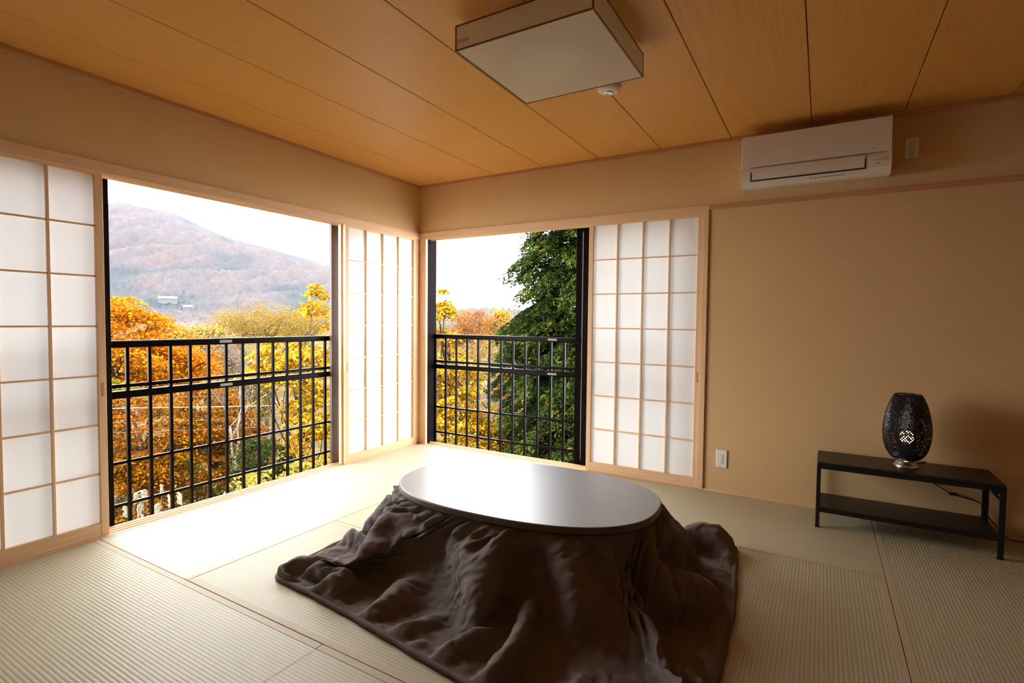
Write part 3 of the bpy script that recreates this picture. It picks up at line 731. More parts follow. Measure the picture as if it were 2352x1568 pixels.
 -10,-4,2,-4,-1,0,0,3,2,4,-3,-1,-1,-6,-3,2,2,2,3,3,3,2,4,-4,-13,-5,0,-2,-3,0,-1,0,-1,-1,0,-2,-1,1,-1,-1,-1,3,9,1,1,0,2,-1,-3,2,1,-1,0,1,2,-1,0,0,1,0,1,0,3,2,2,0,0,3,-1,3,1,-1,4,-1,1,0,1,2,1,0,1,2,0,1,1,1,1,4,0,-3,1,-3,15,-3,-4,4,-5,4,0,0,-1,0,1,-2,-3,-3,1,1,1,5,5,2,-1,-1,-1,-4,-2,4,-1,-1,-12,-2,-1,-1,2,5,11,4,4,3,1,-1,0,2,3,0,-2,-4,-1,-2,0,-2,-1,-3,-3,0,0,4,-7,-1,2,1,0,-1,0,-1,0,-1,-1,-1,0,-2,4,-2,-4,-1,-3,-1,-1,-1,-1,-1,0,-2,-1,-2,-1,0,-1,-2,
 -10,-1,1,-6,-2,2,-1,-2,4,0,3,-1,0,-4,-2,-2,1,3,2,2,2,4,2,3,-6,-14,-1,-3,-1,-2,-1,0,0,-1,-1,-2,1,-3,1,-1,3,5,2,5,-1,3,1,-2,-1,-2,3,0,-1,-1,2,1,0,0,0,1,1,1,-1,3,-1,-2,-1,9,0,2,2,0,2,3,-3,2,1,1,1,0,2,0,1,1,2,1,2,-1,2,2,1,-1,3,1,0,-8,13,-2,-1,0,-1,-1,0,1,-1,-3,-1,-2,2,3,5,2,0,1,-1,-1,1,1,3,-1,-5,-14,3,1,4,-3,-2,11,11,0,2,0,-1,0,2,2,-5,-3,0,0,-1,0,-2,-2,-2,-2,3,-3,-2,0,-3,3,-1,-1,-1,0,-1,0,-1,1,-2,1,1,-3,0,0,-7,-1,-1,-1,-1,-1,-1,0,-2,0,-3,-1,1,0,
 -8,2,-5,-7,-1,1,1,2,-1,0,1,2,0,-3,-3,-2,1,0,1,1,2,1,3,3,2,-9,-8,-3,0,-2,0,1,-1,-2,-1,3,-3,-2,-1,1,7,3,1,0,2,-1,1,1,-1,-2,0,5,0,-3,1,1,-1,1,1,0,0,0,2,0,2,-1,3,0,3,-1,4,-1,2,0,4,0,1,1,-1,2,0,0,2,2,1,1,1,5,1,-1,-2,8,-4,8,-2,-2,-2,3,2,-4,2,-2,-2,2,0,0,-3,0,-1,1,5,4,0,0,0,1,-3,0,1,1,1,-1,1,3,-2,2,0,3,1,1,0,1,0,2,0,-5,-2,0,-1,-1,0,-1,0,0,-2,-2,-2,2,-1,-6,3,-1,0,-1,-1,-1,1,-1,0,-1,-1,1,-2,1,-2,-4,-2,-1,-1,-1,-1,-1,0,-2,-1,-1,-1,-1,1,-3,
 -10,0,-7,-3,1,0,3,0,-1,2,0,2,0,-3,-3,-2,-2,3,-1,-1,2,-1,0,2,6,4,-11,-7,-2,0,0,-1,-3,2,-1,-1,2,-1,-3,2,5,1,2,3,1,0,-3,3,2,-4,0,1,4,0,-3,2,0,0,1,1,0,0,0,1,1,-1,4,1,0,2,3,0,1,4,-1,1,1,1,1,0,0,2,0,2,1,2,0,1,5,3,-2,4,1,4,-5,3,-4,0,1,1,-2,0,2,-4,0,1,0,0,-1,0,2,5,1,1,1,-3,1,2,-1,1,-1,3,1,1,-2,0,3,1,0,0,1,0,2,-1,-2,-3,-2,0,0,0,0,0,0,-1,0,-3,-3,2,0,-2,-2,0,-1,-1,-1,-1,-2,2,-1,-1,1,-2,0,0,0,-5,-2,-2,0,-2,1,-2,-1,0,-1,-2,0,-2,-2,-1,
 -10,-9,-1,1,-1,0,3,1,-1,1,0,2,-2,2,-4,-3,0,0,-1,0,0,2,-2,0,2,4,-6,-5,-2,0,1,-3,1,-3,1,0,-2,4,-1,5,-5,1,3,1,2,-1,-3,2,6,1,-5,1,2,3,-2,1,2,-3,2,0,1,0,0,0,2,2,0,2,1,1,1,1,1,6,-1,1,0,-1,4,-1,1,-1,3,0,1,1,2,-1,5,6,-2,4,0,0,-4,1,4,-2,0,2,-2,-1,-2,4,-2,0,0,-4,0,1,2,4,3,-3,3,1,-1,-1,2,1,0,1,0,-1,2,1,3,-2,2,1,0,1,0,-3,-4,-1,-1,1,3,-2,0,0,-1,1,-2,-1,-3,-2,3,-2,1,-4,-1,0,0,-1,-2,1,0,0,-1,-3,-2,2,-3,-3,-2,1,-2,-1,0,0,-1,-1,-1,-1,-1,-1,-1,-4,
 -12,-6,-4,4,0,-1,1,2,0,1,1,0,1,-1,-4,-2,-1,-1,1,0,-2,-1,3,-1,-1,-2,-1,3,-3,-1,0,-1,-3,1,-1,-1,-3,0,7,-2,3,-3,1,1,1,1,1,-2,3,4,2,-4,0,4,0,-1,-1,2,0,2,-2,2,0,1,-2,2,3,-1,2,1,1,1,2,-1,6,3,-2,3,-1,0,0,2,0,1,1,1,-1,1,1,6,4,1,0,-4,4,0,-2,3,2,0,-1,-2,3,-4,1,-3,1,1,-3,-2,2,4,1,-1,7,-1,1,-1,1,1,1,0,1,0,0,1,1,3,-3,2,-2,0,3,0,-5,-1,2,1,-1,-1,-2,0,2,-2,1,0,-2,-2,0,-5,-1,-1,0,0,-1,0,0,-1,0,-1,0,-3,-6,3,-2,-6,0,2,0,0,-2,0,0,-1,-1,0,-3,0,-1,-4,
 -9,-1,-3,3,-8,1,0,0,-1,3,2,-1,2,1,-5,1,-6,0,1,-1,1,-2,-2,1,1,3,-4,-5,0,1,-2,-1,0,-2,-1,1,-1,-1,0,3,1,1,0,0,-1,4,2,-2,-1,6,-4,3,0,0,7,-5,4,-1,-1,1,-1,2,1,-2,2,4,-2,2,0,1,4,-1,1,2,4,0,0,-1,4,-1,1,2,1,-1,1,-1,0,2,2,0,2,4,-1,8,1,-6,2,-2,0,5,-1,0,-2,-1,2,-2,0,-2,2,-5,-1,5,0,2,3,2,2,2,-2,1,1,0,0,3,-1,-1,2,-4,7,-1,-6,2,3,1,0,-4,-2,5,-3,0,-1,1,-5,2,1,-1,-2,0,-1,0,-7,-3,2,1,1,0,-1,-1,-1,2,-2,0,-4,0,-2,-7,-1,-1,2,1,-2,1,-2,-1,1,-1,-1,2,-5,-2,
 -9,1,-2,-1,-1,-5,3,-1,-1,0,0,1,4,3,-2,4,-8,-7,3,-3,-1,0,0,0,-2,1,4,-5,3,-4,-2,-2,-2,0,-1,-1,0,3,-2,0,-1,2,0,0,-1,0,3,2,1,0,7,-3,1,-2,1,3,0,1,1,0,0,1,-1,2,-1,3,1,2,-1,1,1,2,1,3,2,0,1,1,0,2,1,1,1,-1,1,0,0,4,1,-4,-3,-2,7,5,9,-2,-3,0,-1,2,3,-2,-3,2,-1,1,-1,-2,1,-3,-5,3,0,8,1,4,0,0,1,0,2,1,0,0,1,1,-4,2,-1,-1,1,4,0,0,-1,0,-1,-7,3,1,0,0,0,0,0,0,0,-6,-1,0,-6,1,1,0,0,1,-1,-1,0,0,-2,0,1,-5,-1,-2,1,-4,0,-2,0,-1,-1,-1,0,0,3,-3,-4,-1,
 -2,1,0,-13,5,2,-9,-1,4,-3,-1,2,1,5,8,-10,2,-5,-9,2,-1,1,0,1,3,-5,2,6,-5,-2,-8,-1,0,-2,0,-1,6,-2,2,0,-1,-2,-2,0,1,-1,4,4,-2,0,2,3,-2,2,-2,4,0,3,-1,-1,4,-2,2,-1,0,-1,6,-3,6,-2,-2,7,-1,3,2,-1,3,0,-2,5,1,0,-1,3,-1,2,3,-1,-1,5,0,-5,-5,-5,7,10,1,1,0,-7,2,6,1,-1,-2,1,-3,3,-4,2,-4,-11,13,7,-5,5,3,0,-1,0,3,0,1,-1,2,0,-2,-1,-5,2,8,-3,-4,1,3,2,1,-1,-4,1,1,-2,2,-3,-1,1,1,-2,-4,0,0,-1,-2,-1,0,-2,2,-2,0,-3,3,1,1,-8,1,2,-8,1,-2,0,0,-2,0,1,-2,0,-1,-4,1,1,
 -1668,-16,-17,-18,-19,-20,-20,-21,-21,-22,-23,-22,-23,-22,-22,-21,-20,-19,-18,-16,-16,-13,-13,-11,-10,-9,-8,-7,-5,-5,-5,-3,-3,-2,-2,-1,-1,-1,0,0,0,1,0,1,1,1,1,1,2,1,2,2,3,2,3,4,3,4,5,5,5,5,6,6,7,7,8,7,9,8,9,9,10,10,10,10,11,11,11,11,12,11,12,12,12,12,11,12,12,12,13,14,14,15,16,16,17,17,18,19,19,19,21,20,21,20,21,20,20,20,18,18,16,15,15,13,11,11,10,8,8,7,6,5,4,3,3,2,2,2,0,1,0,0,0,-1,-1,0,-1,-2,-1,-1,-2,-2,-2,-2,-3,-3,-3,-4,-4,-5,-5,-5,-6,-7,-7,-7,-8,-9,-9,-9,-10,-11,-11,-12,-12,-13,-14,-14,-14,-15,-15,-15,-15,-16,-15,-16,-15,-15,
 23,-1,3,-1,-1,0,-2,1,-1,-1,1,-2,-1,-4,-1,-1,1,-2,-4,-5,-2,9,-9,1,5,-10,3,4,-9,3,7,-10,1,0,-5,3,4,4,-12,15,-4,-12,13,-8,-9,4,1,-1,-6,0,1,-2,3,-3,-4,5,9,4,0,-8,8,-4,-7,-4,-1,-1,-3,4,0,-3,5,4,2,-7,-4,-2,3,5,3,-4,-1,-3,1,2,-1,1,-6,0,-4,4,-5,-2,1,1,1,2,-2,3,1,0,0,2,0,2,3,0,2,0,0,3,3,7,-7,8,-6,5,-6,8,2,-5,3,2,-3,9,-6,8,-1,-4,9,-5,3,-15,3,7,-3,8,-6,0,-1,5,-5,5,-2,-6,6,0,2,8,3,0,-4,-3,-5,7,-8,11,-9,7,3,-5,-3,-4,8,5,3,2,-1,1,-2,2,2,-1,-2,-1,-1,4,-1,1,-1,0,
 27,0,-2,-2,0,-2,0,-1,-1,-1,-1,1,-1,-2,-1,-4,-4,-1,7,-5,0,-5,6,-7,3,-2,-4,3,-3,-2,1,2,-6,5,-6,-4,-1,10,-1,0,0,-2,-1,1,-4,-5,2,1,0,-8,3,-3,-2,8,-5,-4,1,6,6,0,0,6,-2,-5,-4,-6,1,-4,2,3,-5,3,2,7,-4,-4,-6,1,2,7,0,0,-5,0,-6,2,5,-12,8,-5,6,-11,4,1,-1,1,4,-4,2,1,0,1,3,1,-1,2,3,1,-1,2,3,3,1,-2,9,-10,9,-1,3,-5,-2,11,-6,4,2,-2,9,-5,0,8,-7,-2,0,0,1,-1,5,-7,1,6,-7,8,-3,-1,-11,7,0,3,9,4,2,-5,-1,-4,1,-1,3,-2,5,4,-5,-3,-6,13,2,0,1,2,-3,2,1,0,-1,-2,0,1,3,-2,0,4,
 29,-2,-1,0,-2,-2,-1,0,-1,-2,0,-1,0,0,-2,-3,-2,-1,1,1,-1,-5,1,-5,5,-2,-3,-4,2,-3,1,-2,3,-2,2,-8,0,2,2,0,4,0,-3,2,-2,-6,-3,2,1,-3,-6,5,-6,3,2,-5,-3,2,3,11,-3,1,7,0,-6,-4,-5,-3,-2,1,-1,-3,2,5,7,1,-7,-9,1,1,5,3,-2,0,8,-21,5,4,-8,1,3,-3,-1,3,-2,1,4,-3,2,-1,4,-2,2,0,-1,2,1,3,1,2,2,-2,5,-2,4,0,4,-3,-1,5,-1,0,3,-1,2,0,4,3,1,2,3,-2,3,-7,-5,-10,13,4,-6,2,-1,-2,6,0,-2,-7,2,-4,9,6,6,5,-2,-1,-4,-9,8,-4,1,4,4,-2,-4,-7,9,6,2,0,2,-3,0,1,1,0,-2,-2,4,1,-2,0,
 26,0,-1,1,0,-2,1,-3,-1,-2,2,-2,-1,2,-3,0,2,1,-11,-1,0,0,-6,3,-3,4,-4,-5,1,8,-16,6,0,0,4,-2,-3,-2,-1,-1,-2,6,-1,8,-2,-5,-4,-2,2,-2,-4,0,-3,2,1,-4,-4,-2,1,7,2,2,3,4,1,-2,-4,-3,-8,0,0,-2,-2,1,4,6,4,-5,-8,-1,-1,-2,5,-6,5,6,-13,12,-10,1,-1,6,-7,4,-2,-4,1,1,2,4,0,0,0,0,2,2,-1,1,2,1,-1,2,3,2,1,1,5,-6,9,0,4,-5,1,-2,1,-2,4,6,1,0,4,4,-9,-2,-4,0,-1,4,1,0,1,0,7,2,0,-7,-4,-4,0,6,7,7,1,-1,1,-9,2,-2,-2,4,4,2,-5,-7,-1,9,6,2,4,-4,1,0,1,0,1,-5,0,3,2,-3,
 24,0,-2,3,0,1,-3,-1,-2,0,2,-2,0,-2,-1,0,0,-2,-2,-2,-1,0,-3,1,-10,6,-2,-6,0,1,0,-2,0,-4,4,4,-6,3,-3,-18,15,4,-2,1,6,2,-7,-4,0,1,-2,-6,2,-3,2,0,-4,-5,0,1,2,4,3,6,3,1,-2,-3,-3,-8,-1,-1,-2,-1,1,3,6,4,-5,-3,-6,1,-1,2,-11,15,-4,-7,12,-5,3,-2,-3,1,2,-8,-2,6,-1,1,1,2,0,2,0,0,2,1,3,-1,0,1,5,-2,2,1,0,1,-1,12,0,-1,6,-12,6,-5,-1,9,-2,2,5,5,-8,11,-2,8,-20,-1,1,0,3,-3,1,7,3,-1,-5,-3,-7,1,3,11,5,2,0,-3,-4,-1,-3,0,5,4,0,-6,-5,-1,7,7,4,2,-3,3,-1,0,0,1,-3,3,1,-1,
 27,-1,-4,-1,1,1,0,-1,-1,0,-4,3,-2,-1,0,-1,-2,0,2,2,-4,-5,-2,7,-10,-3,3,-3,-2,-4,0,-1,-2,-2,-2,3,1,1,4,-7,6,-4,0,0,9,-1,1,-8,-4,3,0,-3,-2,-5,5,-1,-3,-5,-2,-2,2,2,3,3,6,4,1,-3,-2,-4,-4,-4,-2,-2,0,0,3,4,3,-5,-1,3,-5,0,2,-11,12,-3,3,-7,-2,9,-3,1,3,0,-11,5,-1,0,0,3,1,3,0,0,-1,1,2,1,1,-1,3,1,1,4,-1,4,-5,4,6,2,1,-3,5,-1,-10,1,0,0,11,5,-1,4,7,-7,-3,-9,2,0,1,-5,0,4,7,4,-2,-3,-9,-2,1,5,13,0,4,0,-7,-2,-4,-2,2,6,3,-2,-5,-4,2,5,7,4,-1,0,1,1,-1,0,0,0,0,1,
 26,-1,-1,0,-4,6,-2,-3,0,-2,-3,2,0,0,0,0,-5,-2,0,3,-1,-6,1,0,-2,-6,4,0,-2,-8,0,1,-1,-1,-3,-4,1,2,10,-7,-3,8,-7,3,4,5,0,1,-7,2,-1,-4,-2,-8,-2,3,-1,-4,-3,-1,0,1,3,3,3,7,3,1,-2,-3,-5,-4,-5,-1,-2,-1,-1,3,5,3,-7,-4,6,-6,-5,7,-4,3,-5,6,-2,7,2,-2,-1,1,-5,1,1,0,0,1,0,1,0,4,-2,1,1,-1,2,0,1,2,1,4,-3,7,-1,2,1,3,1,2,0,6,-8,-4,0,-1,1,12,-3,7,2,-7,11,-8,-2,-8,9,-7,-5,2,4,6,4,-4,-3,-7,0,2,9,6,6,2,-2,-5,-5,-2,-2,1,8,0,-5,-3,-1,2,6,5,3,0,2,-1,-1,-1,-1,-1,4,-3,
 23,2,0,-1,-1,-4,1,1,0,0,-3,-3,2,0,1,-1,1,-2,-4,-3,0,1,-1,-1,-2,-1,-3,0,-1,-6,-1,0,2,0,2,0,-3,-10,6,8,-15,7,3,-5,2,4,5,4,-1,-6,0,-1,-1,-5,-7,0,0,0,-3,-3,-2,0,1,2,3,3,5,4,1,-1,-3,-4,-4,-5,-2,-1,0,-2,0,3,8,-10,2,-2,4,-3,-4,-2,-2,4,-3,2,11,-2,2,-1,-1,1,-4,2,1,-1,-1,-1,3,1,4,-1,1,-2,1,2,-1,4,-3,6,1,1,3,-1,2,0,4,5,1,0,2,-4,-4,1,-7,7,7,-3,4,-3,15,0,0,-7,-6,1,-4,-5,3,3,4,4,-4,-4,-5,-2,2,7,9,8,0,-1,-2,-8,-4,0,1,5,0,-4,-4,1,2,6,5,2,0,1,1,0,-3,-2,0,2,
 23,1,-2,4,-1,-6,-2,1,2,0,-2,-3,0,2,0,0,-2,-1,-1,0,3,0,-1,-8,0,0,-5,1,-2,-3,-3,-3,-1,2,0,1,-3,-14,2,17,-4,-4,3,0,-2,0,6,3,7,-3,-3,1,-2,-2,-3,-5,-2,-1,-4,-3,-2,-1,1,2,2,2,4,4,4,1,-2,-3,-4,-5,-4,-1,-2,-1,-1,-2,3,7,-9,3,-6,2,2,-6,1,0,1,0,1,5,2,3,0,0,-3,-1,2,1,0,-2,3,-1,2,2,0,3,-3,0,2,2,2,0,5,-2,1,0,2,0,5,5,1,2,4,-1,-4,-4,-4,0,19,-15,7,-2,2,15,-2,-1,-4,-3,-3,-4,-7,4,4,2,1,-2,-4,-5,-2,5,7,9,6,1,-2,-2,-7,-4,-1,4,2,-3,-2,-3,1,5,5,4,2,-1,2,0,-1,-2,-2,1,
 24,-2,-1,2,-1,-2,0,-2,-2,1,3,-2,-3,-1,1,1,-1,-1,-2,2,2,1,1,-6,-2,0,-5,-2,-1,-1,-2,-5,-5,-2,0,2,5,-2,-14,-4,18,-1,-3,0,2,0,0,3,3,6,-1,-2,0,0,-1,-5,-2,-4,-4,-4,-2,-1,-1,1,2,3,3,2,4,4,0,-1,-4,-6,-3,-3,-1,0,-2,0,-2,2,-1,-1,9,-13,0,9,-9,3,-1,-1,3,-1,-3,9,4,1,-2,-5,1,3,-3,2,1,0,0,2,0,2,0,0,0,2,1,3,2,2,-1,0,0,1,3,6,3,3,3,4,-2,-3,-5,-6,9,-7,3,7,-7,10,4,5,0,-1,-2,-5,-3,-8,0,7,1,-1,-2,-6,-3,-1,5,8,8,5,0,-1,-2,-6,-4,-1,4,1,-3,-2,-3,2,6,5,4,1,0,-1,0,-1,-2,1,
 21,-2,1,-1,1,1,0,-1,0,0,-1,0,-4,-1,-1,1,2,-1,1,-6,-3,3,4,3,-1,-2,-3,-6,-1,-1,-2,-3,-6,-6,-2,-2,-5,1,7,-7,2,6,-1,2,-1,3,0,1,1,6,3,2,-1,-2,-1,-1,-3,-4,-3,-3,-6,-2,-1,0,2,2,2,0,1,4,4,1,1,-3,-5,-6,0,-1,2,-2,-4,0,6,-6,-2,6,-9,-1,2,-1,-3,9,-4,3,-5,5,10,-2,2,-4,-3,-1,2,3,0,0,0,0,1,1,2,-1,1,0,2,1,1,3,3,0,-1,0,-2,5,1,5,6,3,6,1,-2,-6,-12,9,-1,-7,11,-9,17,3,5,-1,-1,-2,-8,-3,-3,-1,5,0,-1,-1,-7,-3,0,5,9,7,4,0,0,-2,-4,-4,-1,2,-2,-3,-1,-2,2,5,7,4,0,0,-1,1,0,-1,
 22,0,-1,-3,-1,7,-1,-1,-1,1,-2,-1,0,-3,-1,0,-1,0,1,-1,-6,-2,4,1,4,-1,-1,-1,-2,-3,-3,-2,-4,-7,-7,-4,0,-4,-7,16,-9,1,5,0,1,4,1,-1,2,1,4,3,0,4,-2,0,-2,0,-6,-6,-3,-5,-1,-1,1,1,0,-3,-1,3,6,4,2,2,-3,-4,-4,0,-1,1,-1,-3,-2,6,-10,5,0,-4,-3,-1,1,-2,9,-3,3,-1,1,3,7,-2,-5,-1,4,0,1,1,0,0,1,-2,2,1,0,0,1,1,1,3,2,2,-1,-1,0,1,-1,3,6,7,5,5,2,0,-8,2,-11,9,-12,0,4,6,10,5,1,-1,0,-6,-5,-4,0,1,1,-2,-3,-5,-2,1,6,9,7,4,-2,0,-3,-3,-2,-1,1,-3,-4,0,-2,3,6,7,-1,2,-2,-3,4,4,
 28,-4,-1,-6,0,5,2,-3,0,-3,-1,1,2,-2,-3,1,-2,0,0,1,-3,-4,-2,2,3,2,1,-1,-1,-2,-3,-2,-1,-4,-6,-6,-5,-4,0,-12,8,-5,11,2,3,-2,1,1,1,0,1,4,4,0,1,3,-2,-1,-2,-4,-6,-6,-4,0,0,1,1,-2,-2,0,1,5,4,3,1,-1,-5,-1,-1,-1,0,0,-2,-2,1,-4,-1,-2,-2,-4,6,-1,3,-6,9,5,-1,1,2,4,-3,-1,2,-2,0,1,2,0,-1,-2,2,1,1,0,0,1,2,1,4,2,0,0,-1,-1,0,1,1,6,8,7,6,2,3,1,-11,-2,-12,2,-8,8,7,10,4,1,-1,-1,-4,-5,-4,2,0,-1,-1,-3,-5,-3,1,6,10,7,3,-1,-1,-2,-4,-1,-1,-1,-2,-5,1,-1,1,8,6,-2,1,-1,-3,0,
 16,11,-2,-5,-1,1,3,1,-4,-2,0,-1,0,2,-1,-5,2,0,-1,0,-1,-4,-4,1,0,2,4,0,0,-2,0,-2,-2,-3,-3,-4,-6,-6,-9,-8,0,6,9,0,-5,4,2,-1,-1,1,2,2,3,3,4,0,3,-1,-1,-3,-5,-5,-6,-3,0,0,1,1,-2,-3,0,1,4,3,4,2,-2,-4,-2,-2,-1,-1,-3,2,-1,0,-2,-5,4,-8,5,1,1,-3,6,1,-1,2,3,9,2,-7,1,-1,2,0,0,1,1,-2,-1,2,2,-1,1,0,1,1,2,4,3,0,0,-5,2,-2,2,-1,5,7,10,9,4,-1,3,-12,-4,-4,-7,-1,3,7,7,8,1,0,-2,-4,-5,-2,1,0,-1,-3,-5,-3,-2,3,5,9,6,1,0,1,-3,-4,-1,0,-2,-3,-5,2,0,1,4,8,0,-1,1,-4,
 16,7,0,-1,1,-8,5,0,-1,0,-1,-1,-4,2,3,-1,-2,0,-1,-1,1,-2,-5,-3,2,3,0,2,-1,1,-1,-1,-2,-1,0,-2,-2,-2,-5,-10,-19,11,-2,-1,8,1,-2,0,-2,0,0,1,4,2,2,3,2,1,3,0,-4,-6,-7,-5,-1,2,1,1,-2,-3,0,-1,1,2,2,1,3,-2,-4,-2,-2,-1,-1,-1,3,-4,-2,-5,6,4,-3,0,-3,2,1,3,0,1,4,4,4,3,-7,4,-1,1,0,0,1,2,-3,-2,1,2,0,2,-1,2,1,2,3,6,3,-1,-4,0,-6,0,0,1,5,10,13,1,6,2,-4,-8,-6,-8,-2,2,9,7,7,1,0,-2,-4,-4,-2,0,0,-1,-1,-6,-4,-1,3,6,7,7,2,-3,1,-4,-1,-1,-2,-1,-3,-5,-3,2,6,2,6,3,-6,-1,
 21,1,0,4,-6,0,-2,3,-1,0,-1,-2,-1,0,1,1,-2,-3,1,-1,0,-1,-2,-5,-3,3,3,1,2,-1,-1,-1,-1,-1,-2,-2,0,-3,-3,-4,-7,-15,0,12,3,-6,1,1,0,-2,0,1,-1,4,3,2,1,4,1,2,0,-3,-7,-8,-3,0,1,2,0,-4,-2,0,-1,0,1,2,-1,0,-3,-2,0,-1,0,-1,0,0,3,2,-5,3,-5,4,-3,2,2,0,4,-2,1,3,8,4,-1,0,-3,-1,0,2,1,2,-1,-3,-2,3,1,0,1,0,1,1,4,4,4,4,1,-3,-1,-3,-5,0,0,2,7,9,5,13,-4,-2,-11,-3,-3,-2,2,4,10,5,2,-1,-3,-4,-2,-1,0,0,-2,-1,-4,-6,0,1,9,6,7,1,-1,-2,-2,-1,0,-2,-4,-6,-1,-1,-1,8,0,2,6,-1,
 23,0,1,1,1,-1,-9,0,1,-1,0,1,0,0,-1,2,-1,-1,-2,-1,-1,0,-2,-3,-3,-2,4,2,-1,2,-1,-1,-1,-1,-2,-1,-3,-2,-4,1,0,-17,-3,11,-6,3,-1,0,0,1,-3,0,0,0,2,2,2,2,3,4,2,-1,-2,-11,-6,-1,-2,2,2,-1,-4,-1,0,0,0,-1,0,-2,1,0,-2,-1,0,-1,-1,0,5,0,-3,5,-9,3,-2,5,1,0,1,1,1,1,3,8,4,0,-3,-2,1,-1,0,4,1,-2,-3,0,2,0,1,0,0,2,1,3,4,6,5,1,0,-4,-1,-1,1,-3,-1,2,10,5,7,-2,-7,-2,-3,-2,-4,4,4,8,7,1,-2,-3,-4,-1,0,0,1,-1,-3,-4,-5,0,3,5,3,9,1,0,-3,-1,0,-1,-1,-2,-6,-4,4,-1,1,0,9,6,
 28,-8,3,5,-1,-8,-5,-3,3,0,0,2,1,-4,4,0,1,-2,-2,-2,0,0,0,-4,-5,-1,3,0,-1,-2,3,-1,0,0,-2,-3,-3,-3,1,0,-6,0,-2,-9,-2,1,1,2,2,-1,1,-4,1,0,0,2,2,1,2,1,5,2,1,-4,-12,-5,-1,0,3,1,-3,-2,0,0,-1,0,0,-2,0,-2,1,0,-2,-1,0,-1,1,1,1,-1,17,-20,4,4,-2,-1,9,-2,-2,1,1,3,6,1,2,1,-2,-1,1,1,2,-1,-2,-3,1,2,1,0,1,0,1,1,3,4,5,8,1,0,0,3,-7,4,0,0,-3,4,-5,-6,13,1,-1,-4,-1,-2,1,6,8,5,0,-3,-3,-1,0,1,0,-1,0,-2,-5,-2,-4,3,5,7,6,-2,-1,-1,0,1,0,-1,-2,-5,-2,-2,2,8,-2,8,
 31,-4,2,-3,0,-4,-3,-2,-4,1,-1,1,5,-3,-1,0,2,0,-1,-2,-2,-1,0,0,-4,-4,-2,0,-2,-2,-1,5,0,-2,-1,-1,-2,-1,-3,-1,1,1,-10,-10,1,1,1,2,2,3,-2,-1,-2,0,1,0,2,0,0,1,2,5,1,2,-1,-11,-6,1,1,2,-2,-3,-1,0,0,0,-2,1,-2,1,-3,-2,3,-2,-1,0,-1,1,0,-3,4,15,-2,-6,-2,3,-1,0,0,0,2,0,3,4,4,1,0,-1,-2,2,3,1,-3,0,-2,1,1,1,1,0,1,-1,1,1,4,6,9,4,-1,-3,-1,3,2,2,4,-10,-9,8,7,2,-1,-2,-2,-2,-2,1,4,10,3,-1,-5,-1,0,0,0,2,1,-2,-2,-5,0,0,5,4,3,1,0,-1,1,-1,1,1,-2,0,-6,0,5,2,4,0,
 32,-2,0,-3,-2,-1,0,-3,-2,-4,1,-1,2,1,-4,2,0,1,-2,0,-2,-1,-3,0,-1,-6,-1,-4,0,1,-1,2,0,-1,-1,-1,-1,-1,-1,-2,1,-4,-14,2,1,-2,1,1,1,1,3,0,-3,-1,0,0,0,0,0,0,1,1,4,6,-1,-6,-8,-2,-1,1,1,-2,-2,0,0,-2,1,-1,0,-1,0,0,-2,0,-2,0,0,-1,-1,-1,1,0,9,-1,0,2,-3,4,2,-1,1,0,1,2,4,4,1,0,0,-4,3,1,1,-1,-1,0,1,2,0,2,-3,2,-1,1,1,3,6,7,7,-2,-1,-1,3,1,-6,-10,7,11,4,-3,1,-1,-1,-1,-3,0,2,5,7,0,-2,-3,-1,0,0,1,0,2,-1,-2,-1,1,-1,3,1,2,1,1,0,0,1,0,1,-1,2,-1,0,2,1,0,
 32,-1,0,-3,-3,0,-1,0,-2,-2,-3,1,1,0,0,-4,-1,2,0,-1,-1,-2,-1,-2,-1,-4,-3,-5,4,-1,1,0,-2,-2,1,-1,-1,-1,-1,-1,-4,1,-2,-16,4,4,-2,-1,2,2,-1,2,-1,-3,-2,3,1,-2,0,2,0,0,0,3,-1,-1,-1,-6,1,1,-1,-1,-1,0,-3,2,-2,1,-3,0,1,0,-3,0,0,-3,-1,1,-1,0,1,1,3,1,1,-2,6,2,0,-1,1,1,1,-1,2,2,4,3,-1,-2,0,5,-2,1,0,1,0,1,2,0,-3,-1,3,1,2,0,1,9,6,-4,4,1,2,-1,-9,-1,13,5,-1,1,-2,1,-2,-2,3,0,-3,1,6,1,1,-2,0,-1,0,-1,3,0,0,-1,-2,0,2,1,2,0,0,2,-1,1,0,2,0,0,-1,1,3,1,0,-1,
 31,2,-3,-5,1,-1,0,-2,1,-1,-2,-4,2,1,-3,-3,3,-2,0,0,-1,-1,0,-2,-1,-2,-10,1,2,-2,2,-2,-2,-1,-4,2,0,0,-2,-2,2,7,-2,-4,-11,-6,0,-2,1,1,4,0,2,-1,-3,-2,0,3,0,-2,-1,1,1,-2,-2,1,1,-3,1,0,1,-2,-3,-2,3,-2,0,-2,3,-3,0,-2,0,0,-1,-1,0,-1,0,1,0,3,0,5,1,-2,1,2,2,-1,0,1,0,1,0,2,1,3,4,-1,-2,2,4,3,-2,-2,1,-2,1,1,1,2,1,2,1,1,2,1,0,4,3,2,1,-1,-3,10,4,-2,-3,0,1,1,1,0,-3,-1,2,-1,4,5,-3,-1,0,1,0,-1,0,3,0,-1,0,-2,2,-1,0,3,1,1,0,1,2,-5,4,1,2,-1,0,-1,1,2,
